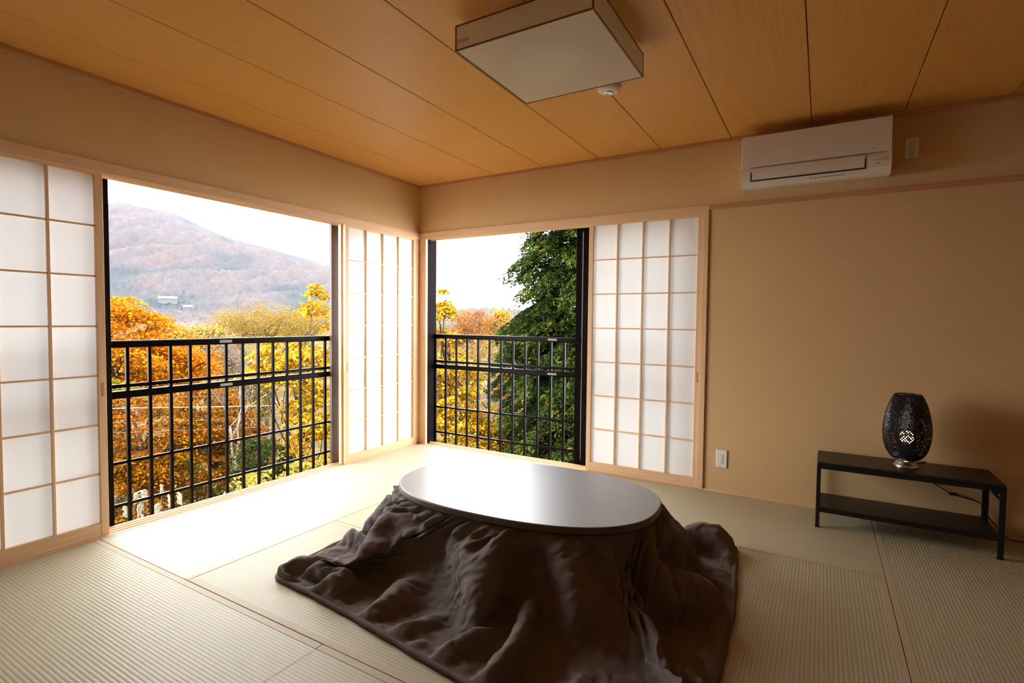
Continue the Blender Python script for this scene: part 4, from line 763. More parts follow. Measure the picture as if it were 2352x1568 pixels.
 33,-2,-3,-4,0,0,-1,0,-1,1,-1,-3,-1,1,-3,-1,-2,1,1,-1,0,-1,1,0,-1,-3,-7,-1,0,-1,-1,-1,-3,-1,-2,-1,1,-2,1,-3,1,-1,9,3,-4,-9,-9,-3,0,2,2,1,0,-1,-2,-2,1,1,-1,0,1,0,0,-2,1,2,-4,0,-2,0,0,-1,-1,0,-1,2,-2,-1,-1,-1,-1,1,-1,-1,-2,1,-2,-1,1,0,0,4,2,9,-1,1,-1,-4,2,1,-1,1,0,1,1,-1,2,1,3,2,-2,4,3,2,0,-2,0,2,-1,0,1,2,1,1,1,2,1,1,0,0,6,3,2,0,6,5,-1,-3,1,0,-1,-2,0,0,-1,-1,1,-1,3,4,0,1,-1,1,-2,2,0,-2,2,-1,0,2,-1,0,1,1,2,-1,1,1,-1,3,-1,1,-2,3,-1,1,1,1,
 30,-4,-5,-1,3,0,0,-1,-1,1,1,-2,-7,5,-2,-3,0,2,-3,0,0,0,-1,0,0,-1,-3,-1,-4,-2,-2,-1,-1,-3,-1,-2,2,-3,-2,-3,-6,2,1,7,1,-2,-4,-6,-2,1,1,0,3,2,-4,-2,0,0,1,0,-1,-1,-1,1,1,-3,0,1,0,-1,-1,0,-1,-1,-1,-1,-1,0,0,0,-1,-2,0,-2,1,-1,-1,0,0,2,-1,5,1,0,-3,4,6,1,-3,3,-2,1,-1,1,0,-1,2,0,2,5,-2,1,6,-2,6,-4,1,1,-1,1,0,3,1,0,2,0,0,0,2,3,4,3,1,6,5,0,-2,1,-4,3,-2,0,0,-1,0,0,0,2,-1,1,2,1,0,-1,3,-2,0,1,1,-1,-1,-1,1,1,1,3,0,-1,1,1,-1,1,1,0,2,-1,0,1,1,0,
 30,-4,-4,-2,2,2,-1,0,0,1,-2,1,-5,1,-2,0,-3,-1,0,0,0,-1,1,-1,-2,-1,0,2,-7,-1,3,-8,-2,-1,0,-4,-1,1,-5,-2,0,-4,2,1,-1,3,-1,-2,-5,-2,4,2,-2,0,2,-3,-1,1,0,-1,-1,0,2,-1,1,1,-4,-1,1,-2,1,-1,-3,3,-1,-4,3,0,-4,-1,0,-1,1,-1,-2,1,-1,0,-3,2,3,1,2,-4,4,3,0,6,-3,0,2,-2,3,-2,2,-1,1,0,-1,2,3,2,1,0,5,-1,0,3,0,0,2,0,1,1,-1,1,3,0,-3,8,4,1,2,3,8,2,-4,-4,4,-4,4,-2,-1,-1,4,-2,-4,1,4,3,0,1,0,1,-1,-1,0,-1,2,-1,0,2,-2,2,3,-2,1,1,3,-4,2,3,-1,-1,0,1,3,0,0,-1,
 28,0,-1,1,-6,-1,2,0,0,1,0,-1,-4,-4,3,-1,-4,-1,2,0,-1,0,-2,0,-3,1,2,-2,-6,-2,-1,-5,1,0,-2,-2,1,-3,-1,-3,-1,-2,-1,1,1,-1,0,2,1,-8,2,-5,2,2,1,-1,-2,2,-2,0,1,0,-1,3,-2,-2,0,-1,0,-1,0,0,-1,-1,-1,-1,-2,-1,1,-1,0,1,-2,1,-3,0,0,-1,3,2,-1,-1,-1,7,0,-4,3,0,4,2,-1,0,0,0,-1,1,0,0,2,-1,5,-1,2,1,-1,5,1,1,1,2,1,0,0,3,-1,0,0,-3,9,5,0,1,0,2,2,6,4,-7,2,0,0,1,0,0,-5,2,0,-1,0,4,5,-1,-1,0,1,-1,-1,1,0,1,0,-1,-1,1,2,3,-3,2,0,3,0,0,0,1,2,-2,0,1,0,-2,
 28,0,0,-1,-1,-4,3,-1,0,-1,0,-1,0,-8,4,1,-3,-3,1,-1,1,-1,-1,-1,-1,1,2,-7,-2,-1,-7,1,-1,-2,0,-1,-2,-1,-1,-1,-2,2,-6,3,-1,2,4,-5,6,-6,-8,5,-1,-1,1,-1,-2,0,1,-1,0,-1,1,-1,1,-3,2,-1,-2,0,-2,1,2,-3,0,-2,0,0,-2,-1,0,0,-2,-1,2,-2,4,1,2,-1,-1,1,-2,-1,7,2,-4,-1,4,-2,4,-1,0,0,1,0,0,-1,2,1,3,-1,0,3,1,4,0,-1,3,1,2,1,1,0,1,2,-5,5,1,6,-1,1,2,1,0,-5,10,8,-3,-1,-2,3,-1,0,-2,-1,-2,0,-3,5,7,-3,4,-2,0,1,-1,0,-1,1,2,-2,0,-3,-3,9,-1,3,-1,1,1,-1,2,1,0,0,0,1,-3,1,
 23,1,2,0,-1,2,-4,1,0,-4,1,0,2,0,-6,0,2,-2,-3,-1,-1,0,-1,0,2,-2,-6,-1,1,-1,-7,-2,-1,2,-1,1,-7,0,2,2,2,-2,2,-10,1,0,2,8,-9,5,-5,-4,-2,-1,1,4,-1,-8,0,1,0,1,-2,0,1,3,0,0,-7,0,2,2,2,-5,-3,1,-2,-2,1,1,-2,-2,1,0,1,1,-3,-1,-1,1,2,-1,1,1,1,1,2,0,0,3,-1,3,-1,2,-2,3,-3,3,-2,2,0,1,2,3,-1,4,2,0,1,0,5,0,0,-1,2,0,5,2,0,-2,3,-1,-1,-3,1,4,-2,8,5,2,1,-2,0,0,2,-3,-2,-5,-5,-5,7,13,0,2,0,2,-2,-1,-1,4,-2,-1,-2,-6,-1,0,12,0,2,1,0,0,0,2,-1,2,-2,-3,0,-2,
 352,0,0,0,0,0,0,0,0,0,0,0,0,0,0,0,0,0,0,0,0,0,0,0,0,0,0,0,0,0,0,0,0,0,0,0,0,0,0,0,0,0,0,0,0,0,0,0,0,0,0,0,0,0,0,0,0,0,0,0,0,0,0,0,0,0,0,0,0,0,0,0,0,0,0,0,0,0,0,0,0,0,0,0,0,0,0,0,0,0,0,0,0,0,0,0,0,0,0,0,0,0,0,0,0,0,0,0,0,0,0,0,0,0,0,0,0,0,0,0,0,0,0,0,0,0,0,0,0,0,0,0,0,0,0,0,0,0,0,0,0,0,0,0,0,0,0,0,0,0,0,0,0,0,0,0,0,0,0,0,0,0,0,0,0,0,0,0,0,0,0,0,0,0,0,0,0,0,0,0,
 -20,-3,6,-4,3,0,0,6,-1,-1,4,1,-2,3,2,-1,-5,0,4,4,0,-9,5,0,-7,12,-6,-6,9,-6,-3,3,-2,-1,1,-3,-1,-2,2,0,-5,5,-2,1,6,-5,0,-1,7,1,-1,0,-3,3,10,-5,-7,-5,-2,4,-3,1,2,3,-1,1,3,-5,0,5,-8,-4,-1,5,1,5,-6,-5,-3,1,-2,5,-3,-2,-1,-2,4,-1,2,-5,6,3,0,2,2,-1,-1,-1,2,-3,7,-1,0,2,4,-7,7,-4,3,4,4,-3,-5,6,-5,2,-5,2,3,-7,-1,5,-3,7,-9,7,-2,-4,5,-3,-2,0,-4,2,-3,4,-3,-1,-1,2,-1,1,1,-2,1,3,4,6,-2,4,-8,-2,-3,2,-3,5,-5,4,2,-4,-3,0,7,-2,4,-1,-2,7,-7,0,6,-4,-5,-1,-4,5,0,-2,-3,1,
 -21,1,1,1,-2,1,0,1,3,5,-6,5,-2,-1,5,1,3,-2,-11,5,2,5,-7,7,-5,0,4,-4,1,1,-5,-1,1,-7,7,1,-8,3,-2,0,1,1,-2,0,3,3,-3,0,-4,10,-7,5,3,-8,6,2,1,-6,-2,-2,-2,-2,1,2,3,3,-1,3,-5,-4,9,-4,-5,-6,4,-1,8,-3,-1,-8,2,-5,5,-3,5,-3,-7,11,-8,2,-6,14,-3,1,0,4,-1,-1,3,0,-1,2,-1,-1,6,1,-1,1,-5,-2,3,11,-7,0,4,-5,4,6,-6,-1,-4,2,-2,3,2,-8,7,-5,-1,6,-4,-2,-1,-1,-1,0,2,-3,-1,0,-1,6,-4,1,-2,-1,-1,2,8,1,6,-9,0,0,-3,1,0,-1,1,3,-2,-4,-5,13,1,1,0,-1,-3,4,-2,3,-4,-5,0,-1,3,-6,1,3,
 -18,-2,3,-4,3,-1,-1,0,0,0,5,-3,10,1,-8,8,-1,1,-4,-4,3,1,-2,3,2,-1,1,0,-2,2,-2,-2,-3,1,-5,3,2,-3,0,-1,-2,-1,2,-4,2,2,3,0,-3,1,8,-8,8,-4,-3,7,0,0,-2,-9,1,1,-5,-1,3,1,2,4,1,-1,-3,5,-1,-7,-6,-1,4,9,-1,-4,-5,-4,1,-1,-7,14,-5,-8,10,-3,-2,3,4,-3,7,-1,-1,4,-5,2,-4,3,3,1,0,2,1,5,-5,2,-5,5,6,-6,2,-3,5,-9,6,2,-1,-1,-2,-2,2,-1,3,-1,-1,-4,3,-2,7,-8,-3,-4,4,1,-1,2,3,-5,1,-1,0,-1,-1,-5,8,1,5,8,-6,1,-1,-10,6,-3,-1,1,3,1,-2,-6,6,6,5,-5,-1,-1,-3,-1,4,-1,-1,-7,3,3,-6,-1,
 -14,-4,0,1,-1,2,1,-4,2,-4,8,-3,3,-4,2,1,0,-1,8,-4,-3,2,15,-12,0,-3,3,4,-2,-8,11,-6,-2,-2,-3,-2,0,2,0,-2,2,-3,-2,0,-3,6,1,-1,3,-2,6,-1,-2,2,-3,0,5,3,-3,-3,-3,-3,1,-2,-3,2,-1,0,10,-5,3,-1,-1,1,-4,-5,-3,3,7,2,-7,9,-11,3,-7,-4,12,-14,6,2,2,-8,9,-2,3,6,0,1,1,-3,-5,6,-4,5,-4,6,-3,6,2,-1,-2,-2,2,1,5,-3,3,-9,7,-3,2,-2,1,-2,-1,-1,-3,6,-1,-4,-1,0,-1,6,0,-2,-4,1,1,-2,-3,1,4,0,-1,-3,-1,-2,-2,5,5,4,1,3,-5,-2,-3,1,-1,1,-1,0,-4,-2,-4,7,6,1,5,-6,2,2,-1,-2,-3,-4,-3,7,-2,-4,
 -23,5,-6,11,-1,-3,-1,-1,-1,3,1,-1,2,2,3,-4,1,2,3,-1,-3,0,-1,1,7,-11,5,9,-6,0,-1,-1,-1,2,-6,-3,0,1,-1,-3,4,-4,1,0,-4,-1,6,3,-4,0,1,7,-3,-1,-5,6,2,4,-1,0,-1,-4,-5,-2,-1,-2,2,1,-1,7,0,1,1,0,-3,-2,-7,-3,2,8,2,-6,4,-5,8,-13,-2,10,-17,8,-4,1,5,1,0,10,7,-8,-3,4,-1,-4,4,-5,2,2,2,0,6,-1,0,-3,4,-3,4,1,0,3,-8,7,3,-4,0,-8,3,-3,-3,3,-4,3,2,-2,-4,4,2,3,-3,-2,0,1,-1,-1,-1,1,2,-2,-2,2,-7,-1,3,9,3,0,2,-3,-3,-4,-1,0,3,2,1,-6,-1,-3,1,9,6,-1,-6,-1,4,-1,-3,0,-4,1,1,-2,
 -17,2,-5,8,-6,1,0,0,-3,2,-4,7,-3,5,2,-3,3,-2,-1,-1,0,1,1,-3,7,0,-7,3,6,-1,0,1,1,0,-2,-3,-3,-4,-2,2,-3,2,-1,1,-4,1,-3,5,4,-4,-2,4,3,2,-4,-1,2,4,2,0,-2,-2,-1,-4,-3,-2,0,1,-1,3,0,4,1,1,1,-4,-1,-5,-3,1,8,-13,11,-1,-8,14,-12,-2,-6,9,2,-9,1,4,-1,1,13,0,-2,0,1,-5,1,-3,2,1,0,1,6,-2,3,-4,5,-3,1,2,-1,2,-5,2,3,2,-1,-8,6,-1,-7,0,-1,-2,5,1,0,2,1,2,-2,-3,-3,2,-2,-2,0,2,0,4,-4,-1,-4,-1,0,4,10,-1,3,0,-6,-2,-1,-2,0,4,-1,-3,-2,-2,1,3,6,3,-1,2,-1,-3,1,-3,-1,-4,1,0,
 -21,1,1,1,3,-5,2,-3,4,-3,-2,3,-2,3,-2,5,1,6,0,-3,-2,-2,0,2,-1,9,-8,-3,5,4,-2,0,-1,-1,0,2,-3,-2,-5,7,-6,-6,5,-1,-1,-7,4,-1,2,-3,0,5,-2,12,-2,-5,2,2,6,1,-3,0,-2,-6,-1,-6,0,-2,1,0,1,2,8,1,0,-1,-2,-3,-7,-2,9,6,-13,13,-4,-11,11,4,-6,-8,13,-14,-3,0,5,-1,4,9,6,-2,-3,-3,-3,-1,1,-4,4,-3,0,9,-1,4,-3,0,-3,8,-9,7,4,2,-1,-3,4,-1,-5,1,-6,-4,1,-2,0,0,-1,5,2,-6,11,-3,-1,-7,5,-3,-2,0,2,0,3,-4,2,-7,-2,1,7,8,3,1,-1,-5,-3,-1,-1,-4,5,3,-8,0,1,-3,5,8,2,-4,-1,1,-2,-1,-3,-2,3,-3,
 -25,4,2,2,6,-2,-2,0,-5,2,-1,-3,3,-3,2,-2,4,-2,5,12,3,0,-9,-4,3,-1,2,-6,0,10,-1,-1,-3,-2,-2,-1,3,-4,-2,-1,1,-1,-1,3,-3,1,-5,-1,1,3,0,-5,4,2,7,-1,-2,1,-1,3,3,-1,-2,2,-5,-1,-6,-2,-1,1,2,1,1,3,-1,3,3,0,-1,-5,-11,16,-10,4,6,-7,7,-11,16,-6,2,0,-20,6,-5,2,1,2,12,4,-1,-2,-3,-1,-3,1,-4,1,1,3,4,-3,4,4,-6,2,1,2,-4,0,4,1,-1,0,3,-1,1,-6,-4,-1,-5,6,-5,-1,3,3,4,5,0,-2,-5,-2,0,-1,0,-1,1,3,-4,1,-4,-2,2,-3,13,4,4,0,-8,-5,-2,1,-2,2,1,-4,-5,3,1,1,9,4,-2,-1,-2,-2,-5,-4,3,-1,
 -24,4,0,5,-1,7,1,-4,-3,-5,-2,1,-1,2,3,4,0,5,1,-6,-3,0,2,2,1,-4,5,-2,-4,2,3,3,0,-4,1,-4,4,0,1,-11,1,3,-2,-2,3,-1,-4,0,-4,1,1,-1,1,0,1,4,3,0,2,4,2,-1,0,-5,-1,-2,-3,-2,-2,-2,0,1,-1,4,7,0,-1,2,1,2,-3,-13,11,-5,7,3,-4,15,-2,-6,-4,3,0,-7,-11,-2,1,3,4,4,9,-2,-4,-1,-4,-1,0,-1,0,-3,5,0,4,5,-2,0,5,-8,3,-3,-1,1,5,3,0,0,1,-2,-5,-3,-7,-3,7,-6,3,-2,9,5,4,2,-6,-2,-3,-2,-4,3,3,-5,2,-2,1,-5,-1,3,1,10,6,1,-1,-3,-7,-3,0,1,0,-4,1,-4,-1,5,0,7,1,3,-3,-2,-3,-2,-5,1,
 -22,-5,2,1,5,5,4,-1,4,-2,-8,-5,2,-2,1,4,3,3,1,-3,-3,2,-6,3,-3,3,4,2,-2,-2,1,4,4,0,-3,-2,-5,-2,2,-2,0,-1,2,0,-4,1,0,-4,0,-1,0,2,-3,1,-2,3,0,4,5,3,1,1,-2,0,-2,-3,-1,-1,-5,-3,2,-2,2,2,1,2,-1,-1,5,-2,3,2,0,0,-13,21,-3,-18,21,3,-24,16,1,-3,-3,-12,1,-2,3,9,4,2,0,-1,-6,-1,0,-3,2,-2,1,0,2,1,6,-2,1,3,-2,0,-3,0,0,10,-6,4,0,1,-4,-4,-3,-7,4,-9,5,3,-4,11,-2,14,-3,1,-6,-4,-1,-5,-2,7,-2,-2,-1,-4,-1,-2,5,5,7,5,3,-7,-2,-5,-2,-4,5,-2,-5,1,-2,-1,6,1,6,-1,0,0,-3,-4,-1,0,
 -27,1,3,-1,2,0,6,4,-2,1,0,-6,-3,1,0,-3,3,-2,4,7,3,-7,0,0,-3,-2,1,7,-4,0,-2,2,4,7,-1,1,5,0,-10,0,-2,-3,0,-2,2,-3,1,1,-3,-5,-1,-2,2,1,2,-1,1,3,1,0,7,-1,4,-3,-2,-1,-4,1,1,-4,-4,-1,-1,0,3,4,-2,1,-5,3,4,-3,-1,5,0,-5,15,-2,-2,2,1,-5,0,1,-1,-8,-8,3,-2,6,8,0,0,6,2,-1,-6,-2,-5,-1,-3,4,-1,1,0,5,0,4,-2,0,-1,-2,-4,1,5,-1,6,2,2,0,-4,-6,-12,3,-2,1,-1,0,19,-1,7,3,-2,-6,-5,-4,-2,-4,6,1,-4,2,-8,0,-2,2,7,5,7,5,-5,-7,-2,-3,-3,4,-3,-5,2,-2,0,1,8,6,-2,1,5,-4,-8,-4,
 -24,-1,-1,-2,2,12,-1,-1,0,-2,6,0,-5,-4,0,0,-2,1,3,-1,7,3,-3,-3,-4,-1,-1,-2,0,0,4,-1,3,6,7,3,-3,-1,2,-3,-4,0,-3,0,0,-3,0,-1,0,-1,-3,-2,0,-3,2,0,0,-3,4,6,2,6,-1,1,-2,-2,-2,9,5,-6,-11,-4,-1,-2,0,1,3,0,-2,-1,-1,3,3,-5,17,-11,-4,13,3,2,2,-9,6,-8,2,-3,-8,-2,-5,2,6,9,6,7,-1,-2,0,-4,-9,-4,-2,-1,0,1,2,1,3,0,4,-1,-2,-3,-1,-1,-3,3,2,6,4,2,-1,-1,-10,5,-13,3,-6,-1,2,3,17,2,7,0,-7,-4,-5,-2,-2,-1,2,-4,2,-3,-2,0,1,8,5,4,7,-3,-9,-2,-4,-2,3,-3,-6,2,-3,2,3,9,9,-2,4,5,-6,-9,
 -11,-10,-1,-4,1,6,2,3,-2,1,9,1,-10,-1,-6,0,2,-1,1,3,4,1,-1,-2,-3,-3,-2,-1,0,-1,1,-1,1,1,5,5,4,2,0,0,-1,4,-7,-3,-2,2,-2,0,-1,0,0,-3,-4,-1,-2,0,2,-1,1,3,1,8,0,3,0,-2,-1,7,3,5,-11,-8,-6,-2,-1,-1,3,-2,1,0,0,-1,3,-3,4,6,-2,5,0,7,1,-3,2,0,-7,8,-21,0,-2,0,2,10,1,7,6,2,-1,-1,-3,-10,-7,2,-3,2,0,1,0,1,5,0,-2,0,-2,-2,-2,-1,-1,4,6,5,4,-1,2,-6,-5,-7,-6,0,-4,5,5,14,5,6,1,-5,-6,-5,-5,1,-1,1,-3,-1,-4,-2,-1,4,8,9,2,3,1,-11,-5,-2,-2,-1,2,-7,1,-1,-1,5,15,6,-2,0,3,-2,
 -3,-9,-6,-5,-2,2,8,-2,2,5,5,4,-4,-9,-4,-6,3,3,-3,3,-1,7,1,-3,1,-3,-7,-1,0,-1,-2,1,-2,2,0,2,4,4,12,3,-5,-2,-2,-4,8,-4,-4,2,6,-3,-4,-5,1,-4,-3,0,-3,2,0,0,5,2,9,0,-3,-2,1,-4,10,5,4,-10,-8,-3,-6,-1,1,2,-1,3,-1,1,1,0,-1,0,6,3,-4,7,3,0,-4,6,-2,-1,0,-14,-1,-9,1,7,5,5,4,8,2,-1,-2,-7,-6,-8,-1,0,0,2,-2,6,-1,6,2,-5,1,-9,3,-4,2,-5,3,4,9,8,-1,0,-2,-13,-1,-5,-3,-2,3,5,8,11,8,-3,-5,-5,-4,-1,-3,-1,0,-3,-3,0,0,0,0,9,8,9,0,-4,-7,-8,-2,0,-1,-1,-6,3,-1,0,-1,17,3,6,-3,1,
 0,-4,-2,-14,0,-6,5,8,4,6,-2,4,5,-8,-9,-3,-6,1,0,-1,3,2,5,2,-6,-2,1,-4,-2,-2,-2,-1,0,-2,-2,-1,-1,3,0,14,14,-7,0,9,-12,-2,2,4,0,5,0,-1,-9,-3,-1,-4,1,-1,-3,-1,3,0,4,4,6,-1,-2,-4,1,11,8,-1,-8,-9,-2,-4,-4,2,3,1,3,0,0,0,-7,7,2,12,-12,-9,16,0,-5,2,4,1,0,-3,-9,-7,-4,-1,14,-5,2,3,7,5,0,0,-5,-9,-4,-3,2,-4,4,-6,6,1,2,9,-1,-1,-9,1,-9,1,-2,-2,2,7,12,-3,4,3,-4,-7,-8,-4,-2,1,10,6,7,12,1,-8,-7,-3,-1,-1,0,-4,2,-6,-1,-2,2,2,7,6,6,5,-8,-7,-2,-3,-4,-2,1,-5,-2,1,4,-3,9,3,15,1,
 -1,0,-1,-13,-7,1,-1,6,9,3,-2,2,0,3,-6,-6,-8,0,0,0,-1,5,0,4,4,-6,-3,-2,-4,0,-3,0,-1,-1,0,0,-3,0,1,6,14,5,2,-8,-1,6,-3,-5,1,5,8,2,-7,-4,-5,-3,-3,-4,0,-1,-1,3,6,6,0,0,0,-4,-1,8,9,4,-4,-5,-5,-5,0,0,3,1,0,3,-3,1,3,-5,0,2,19,-12,-9,5,-2,-4,5,3,1,-1,-5,-8,-8,-3,2,1,5,5,3,9,3,2,-4,-6,-10,-3,0,0,-4,2,-2,3,6,0,4,2,1,-6,-2,-5,-7,0,-2,-1,9,5,3,9,-4,-2,-8,-3,-2,-3,1,5,12,9,4,2,-7,-8,-3,1,-2,3,-5,0,-6,-3,2,-1,4,6,8,6,0,-5,-9,0,-3,-2,-2,-6,1,0,-2,4,0,4,8,9,
 1,0,-4,-1,-13,1,-9,5,3,1,5,5,6,-4,0,-8,-2,-7,0,-1,0,0,5,3,1,1,-5,-3,0,-4,-2,-2,0,0,-1,-2,1,3,8,6,11,-1,-6,1,1,-3,2,-2,-1,5,1,7,0,-4,-6,-6,-4,0,-3,-3,-3,2,-1,9,8,-1,-1,0,-6,3,11,6,0,-7,-1,-1,2,0,1,4,-4,1,1,-1,-2,-2,-6,0,3,17,-16,1,1,-7,10,0,-2,0,-2,-1,-9,-10,-1,-1,6,3,3,5,5,8,-1,-3,-9,-4,-10,4,0,-2,0,-3,1,5,1,7,5,-4,0,-8,-1,-1,10,-6,-11,2,11,3,1,-3,0,-5,-3,-1,-5,3,6,7,14,2,-2,-7,-6,1,0,0,-1,-4,-2,-1,-6,1,0,3,3,16,1,-4,-5,-2,-1,-2,-3,0,-7,-4,4,-1,-2,-2,11,15,
 3,-1,-9,3,-4,-13,-6,0,2,1,1,6,11,5,-4,-3,-5,-4,-4,-1,0,-1,3,4,4,-1,-3,0,-3,3,-3,-2,-4,-4,1,3,4,3,5,3,-3,18,1,-10,2,-3,-2,-3,-2,-2,8,-1,11,-3,-4,-5,-1,-4,-4,-2,-5,0,-2,4,4,7,8,6,-18,-3,8,11,1,-1,-8,4,2,1,3,-2,3,-1,-3,-1,1,-2,-5,-1,-3,6,19,-18,-4,0,-1,-1,5,1,-2,0,-5,-4,-12,2,-2,3,3,2,15,2,2,-4,-1,-10,0,-9,3,-1,-4,1,0,-3,3,4,3,10,-3,-1,-3,11,13,-2,-3,3,-20,-1,1,5,-4,-3,-5,-6,2,-3,1,8,10,10,1,-5,-1,-10,0,-3,7,4,-1,-8,-5,-2,-5,3,5,9,5,0,-6,-1,2,-1,-4,-4,2,-5,-3,-3,0,9,-3,13,
 -1,0,-2,-1,-3,-8,-2,-6,-3,3,-1,3,12,6,0,1,-8,-3,-7,0,-2,-1,1,3,2,2,1,-2,15,3,-3,-14,-2,2,-3,1,0,3,-1,1,2,11,1,3,0,5,-8,-6,-6,0,-3,10,4,5,-2,-4,-6,1,4,-5,-5,-8,1,-4,1,9,14,3,-8,-10,4,9,4,-2,-1,2,-1,2,2,2,-3,-4,6,-2,-1,-1,-4,-2,0,4,8,1,-6,-6,-10,0,25,-8,-5,-3,6,-6,-8,-5,-6,-2,1,5,5,9,5,1,-4,-3,-8,-4,-5,1,2,-3,-3,4,-2,-2,2,3,10,4,-2,11,3,8,3,-10,4,-20,6,-7,4,1,-3,-4,-6,-2,-3,0,6,18,1,1,-9,-1,0,1,-2,3,2,-1,-6,-9,3,-3,4,9,4,-1,-2,-1,-2,2,1,-2,-4,-2,-6,-1,7,1,4,2,
 -1,0,0,-2,3,-2,-3,-7,-5,-5,2,2,3,9,4,-5,0,-5,-3,-3,-3,0,-4,1,9,3,-2,1,8,7,-3,-5,-6,-3,9,0,-3,-3,1,-1,3,-4,20,4,3,-3,2,-6,-12,-10,2,3,7,6,3,-5,-4,-2,2,3,-3,-9,-7,-6,2,11,15,-3,-5,-7,0,7,6,-2,-1,-3,3,1,3,3,0,-1,-5,-1,0,2,0,-3,1,2,0,-2,6,-2,-12,3,6,6,-1,-5,1,1,-3,-8,-6,-7,0,1,2,11,6,0,-1,-1,-5,-3,-3,2,0,-1,-10,-2,0,-1,-2,2,5,5,8,8,5,9,1,-3,-10,5,-13,0,7,1,-3,-4,-7,-5,-2,1,1,13,5,0,-2,-6,0,0,0,1,7,0,-3,-7,-4,1,10,-4,3,-1,-1,0,-2,6,2,-1,-3,-2,-3,1,1,3,1,2,
 0,-1,0,-2,2,2,-2,-3,1,-7,-6,-1,5,6,-2,4,0,-7,-1,-4,-3,-3,1,-3,-2,10,2,4,8,1,-6,0,0,0,10,0,2,-12,-5,2,-4,-7,4,22,7,4,0,-4,-5,-12,-13,3,5,8,4,2,-4,-6,2,8,2,-5,-7,3,-1,5,5,-7,0,-9,-2,4,9,0,-4,6,-2,1,-3,5,3,-1,-8,2,0,-1,-2,2,0,0,-1,0,8,-3,-4,6,-9,12,-1,-8,0,6,0,-8,-8,-1,-8,-3,2,8,8,5,-3,-2,-1,-1,-1,3,0,2,-10,-13,2,0,2,-5,-5,9,19,5,-2,6,3,-4,-1,-3,-5,4,2,0,3,-4,-5,-5,-8,-1,6,-4,16,-2,2,-5,-5,2,-1,3,1,4,1,-5,-4,3,2,-1,-1,-1,4,-4,4,1,5,-1,-3,0,1,-1,-6,1,6,1,
 2,0,-3,1,2,-1,-1,3,0,-3,-10,-5,1,6,4,2,-5,2,2,-5,-5,-4,-1,-2,-3,5,5,8,5,-4,-3,0,3,5,-7,17,1,-3,-15,-7,-13,-4,2,2,8,15,12,1,-3,-7,-7,-13,3,11,9,1,-5,-1,-1,2,2,-1,2,-5,-1,5,-1,-5,1,-3,-2,3,4,-1,2,1,0,-3,7,-2,-2,-8,5,3,2,-3,3,-6,2,0,1,2,4,-2,1,-9,3,7,4,-3,-9,2,6,0,-3,-11,0,-5,-6,2,11,1,5,7,-5,-8,3,5,3,-6,-5,-1,-3,7,-7,4,4,2,4,0,0,-2,4,-4,-1,-3,6,-1,5,-1,0,1,-7,-6,-3,-4,-2,5,4,5,-3,0,0,-2,-2,-2,3,4,1,-2,-6,4,-1,3,-1,0,1,1,1,-3,1,11,-7,-2,-1,1,-1,1,4,-3,
 0,0,0,3,0,-2,2,-6,0,5,-8,-8,-1,5,6,1,1,-3,1,3,-3,-5,6,-5,-11,-5,9,13,1,-3,-1,0,3,2,-3,0,14,1,-6,-17,-6,-4,-6,-1,0,2,20,15,2,-6,-6,-7,-9,2,13,5,0,-5,-4,2,9,-2,-4,1,-1,2,-4,-1,-2,0,-4,1,8,2,-1,5,-1,-4,-1,4,-6,1,3,1,-3,1,-1,3,-5,0,1,5,-5,12,0,-17,-7,12,9,1,-6,-4,1,8,-2,-7,-6,-3,-5,-2,7,9,2,4,-2,-4,-5,0,6,-3,0,2,2,-1,8,0,-7,1,3,1,-4,-2,-2,5,-1,5,3,0,-14,0,7,5,-4,-4,-2,-8,-4,5,4,2,1,-1,2,-3,5,-9,-3,10,0,0,-5,-4,2,1,3,0,1,4,-3,-2,7,-2,0,-1,5,-6,-1,1,-2,2,
 -6,10,9,0,-12,-3,8,-1,-11,9,-4,-9,-8,7,5,7,-2,-5,1,6,-3,-1,4,1,-7,-5,4,7,-2,-4,0,0,10,-6,-3,-2,8,12,1,-6,-8,-5,-8,-9,-4,6,6,13,9,0,-9,-1,-9,-5,6,12,1,-6,-2,-1,6,0,-2,0,1,-3,0,-1,-1,0,-2,0,2,5,-2,3,1,-2,-2,3,-2,-3,3,-1,1,1,4,3,-6,-6,1,10,-2,-5,-3,1,-10,-1,17,7,-7,-4,1,2,3,-6,-2,3,-1,-16,3,7,6,-4,10,-8,-2,-3,5,0,-1,4,4,3,1,-4,-5,5,0,1,-6,-5,2,9,5,2,3,-9,-12,0,3,7,-1,-3,2,-7,-8,-3,10,3,-3,6,3,-2,-3,-1,-7,5,3,-3,0,-5,-2,5,5,1,0,6,-2,-6,1,3,-2,2,-1,-1,2,-3,1,-4,
 -14,11,7,8,-4,-7,2,-3,-3,3,1,-9,-6,1,7,-2,6,0,-5,8,-2,-2,3,3,4,-4,-2,5,-8,-6,-5,15,2,1,-3,-10,3,10,13,1,1,-7,0,-5,-14,-9,-1,9,10,6,0,-5,-4,-14,0,12,3,0,-2,-6,6,5,-2,2,-2,-2,-3,-4,2,2,-2,-1,-1,2,7,-8,11,-2,-6,2,-4,5,4,-2,-3,8,3,1,-6,-7,-7,5,4,0,0,2,0,-15,5,11,-1,-3,-8,7,5,-4,0,1,-9,-2,-2,4,-2,-1,12,-1,0,-6,1,4,-1,2,3,3,-7,-7,9,2,6,-6,-13,-5,5,0,16,0,-4,-3,3,1,-9,7,0,-1,2,-2,-6,-1,-2,7,0,2,5,-4,-2,4,-8,1,1,3,-1,-7,-8,4,10,8,-3,0,1,-2,-5,2,0,5,-1,-1,-4,3,0,-6,
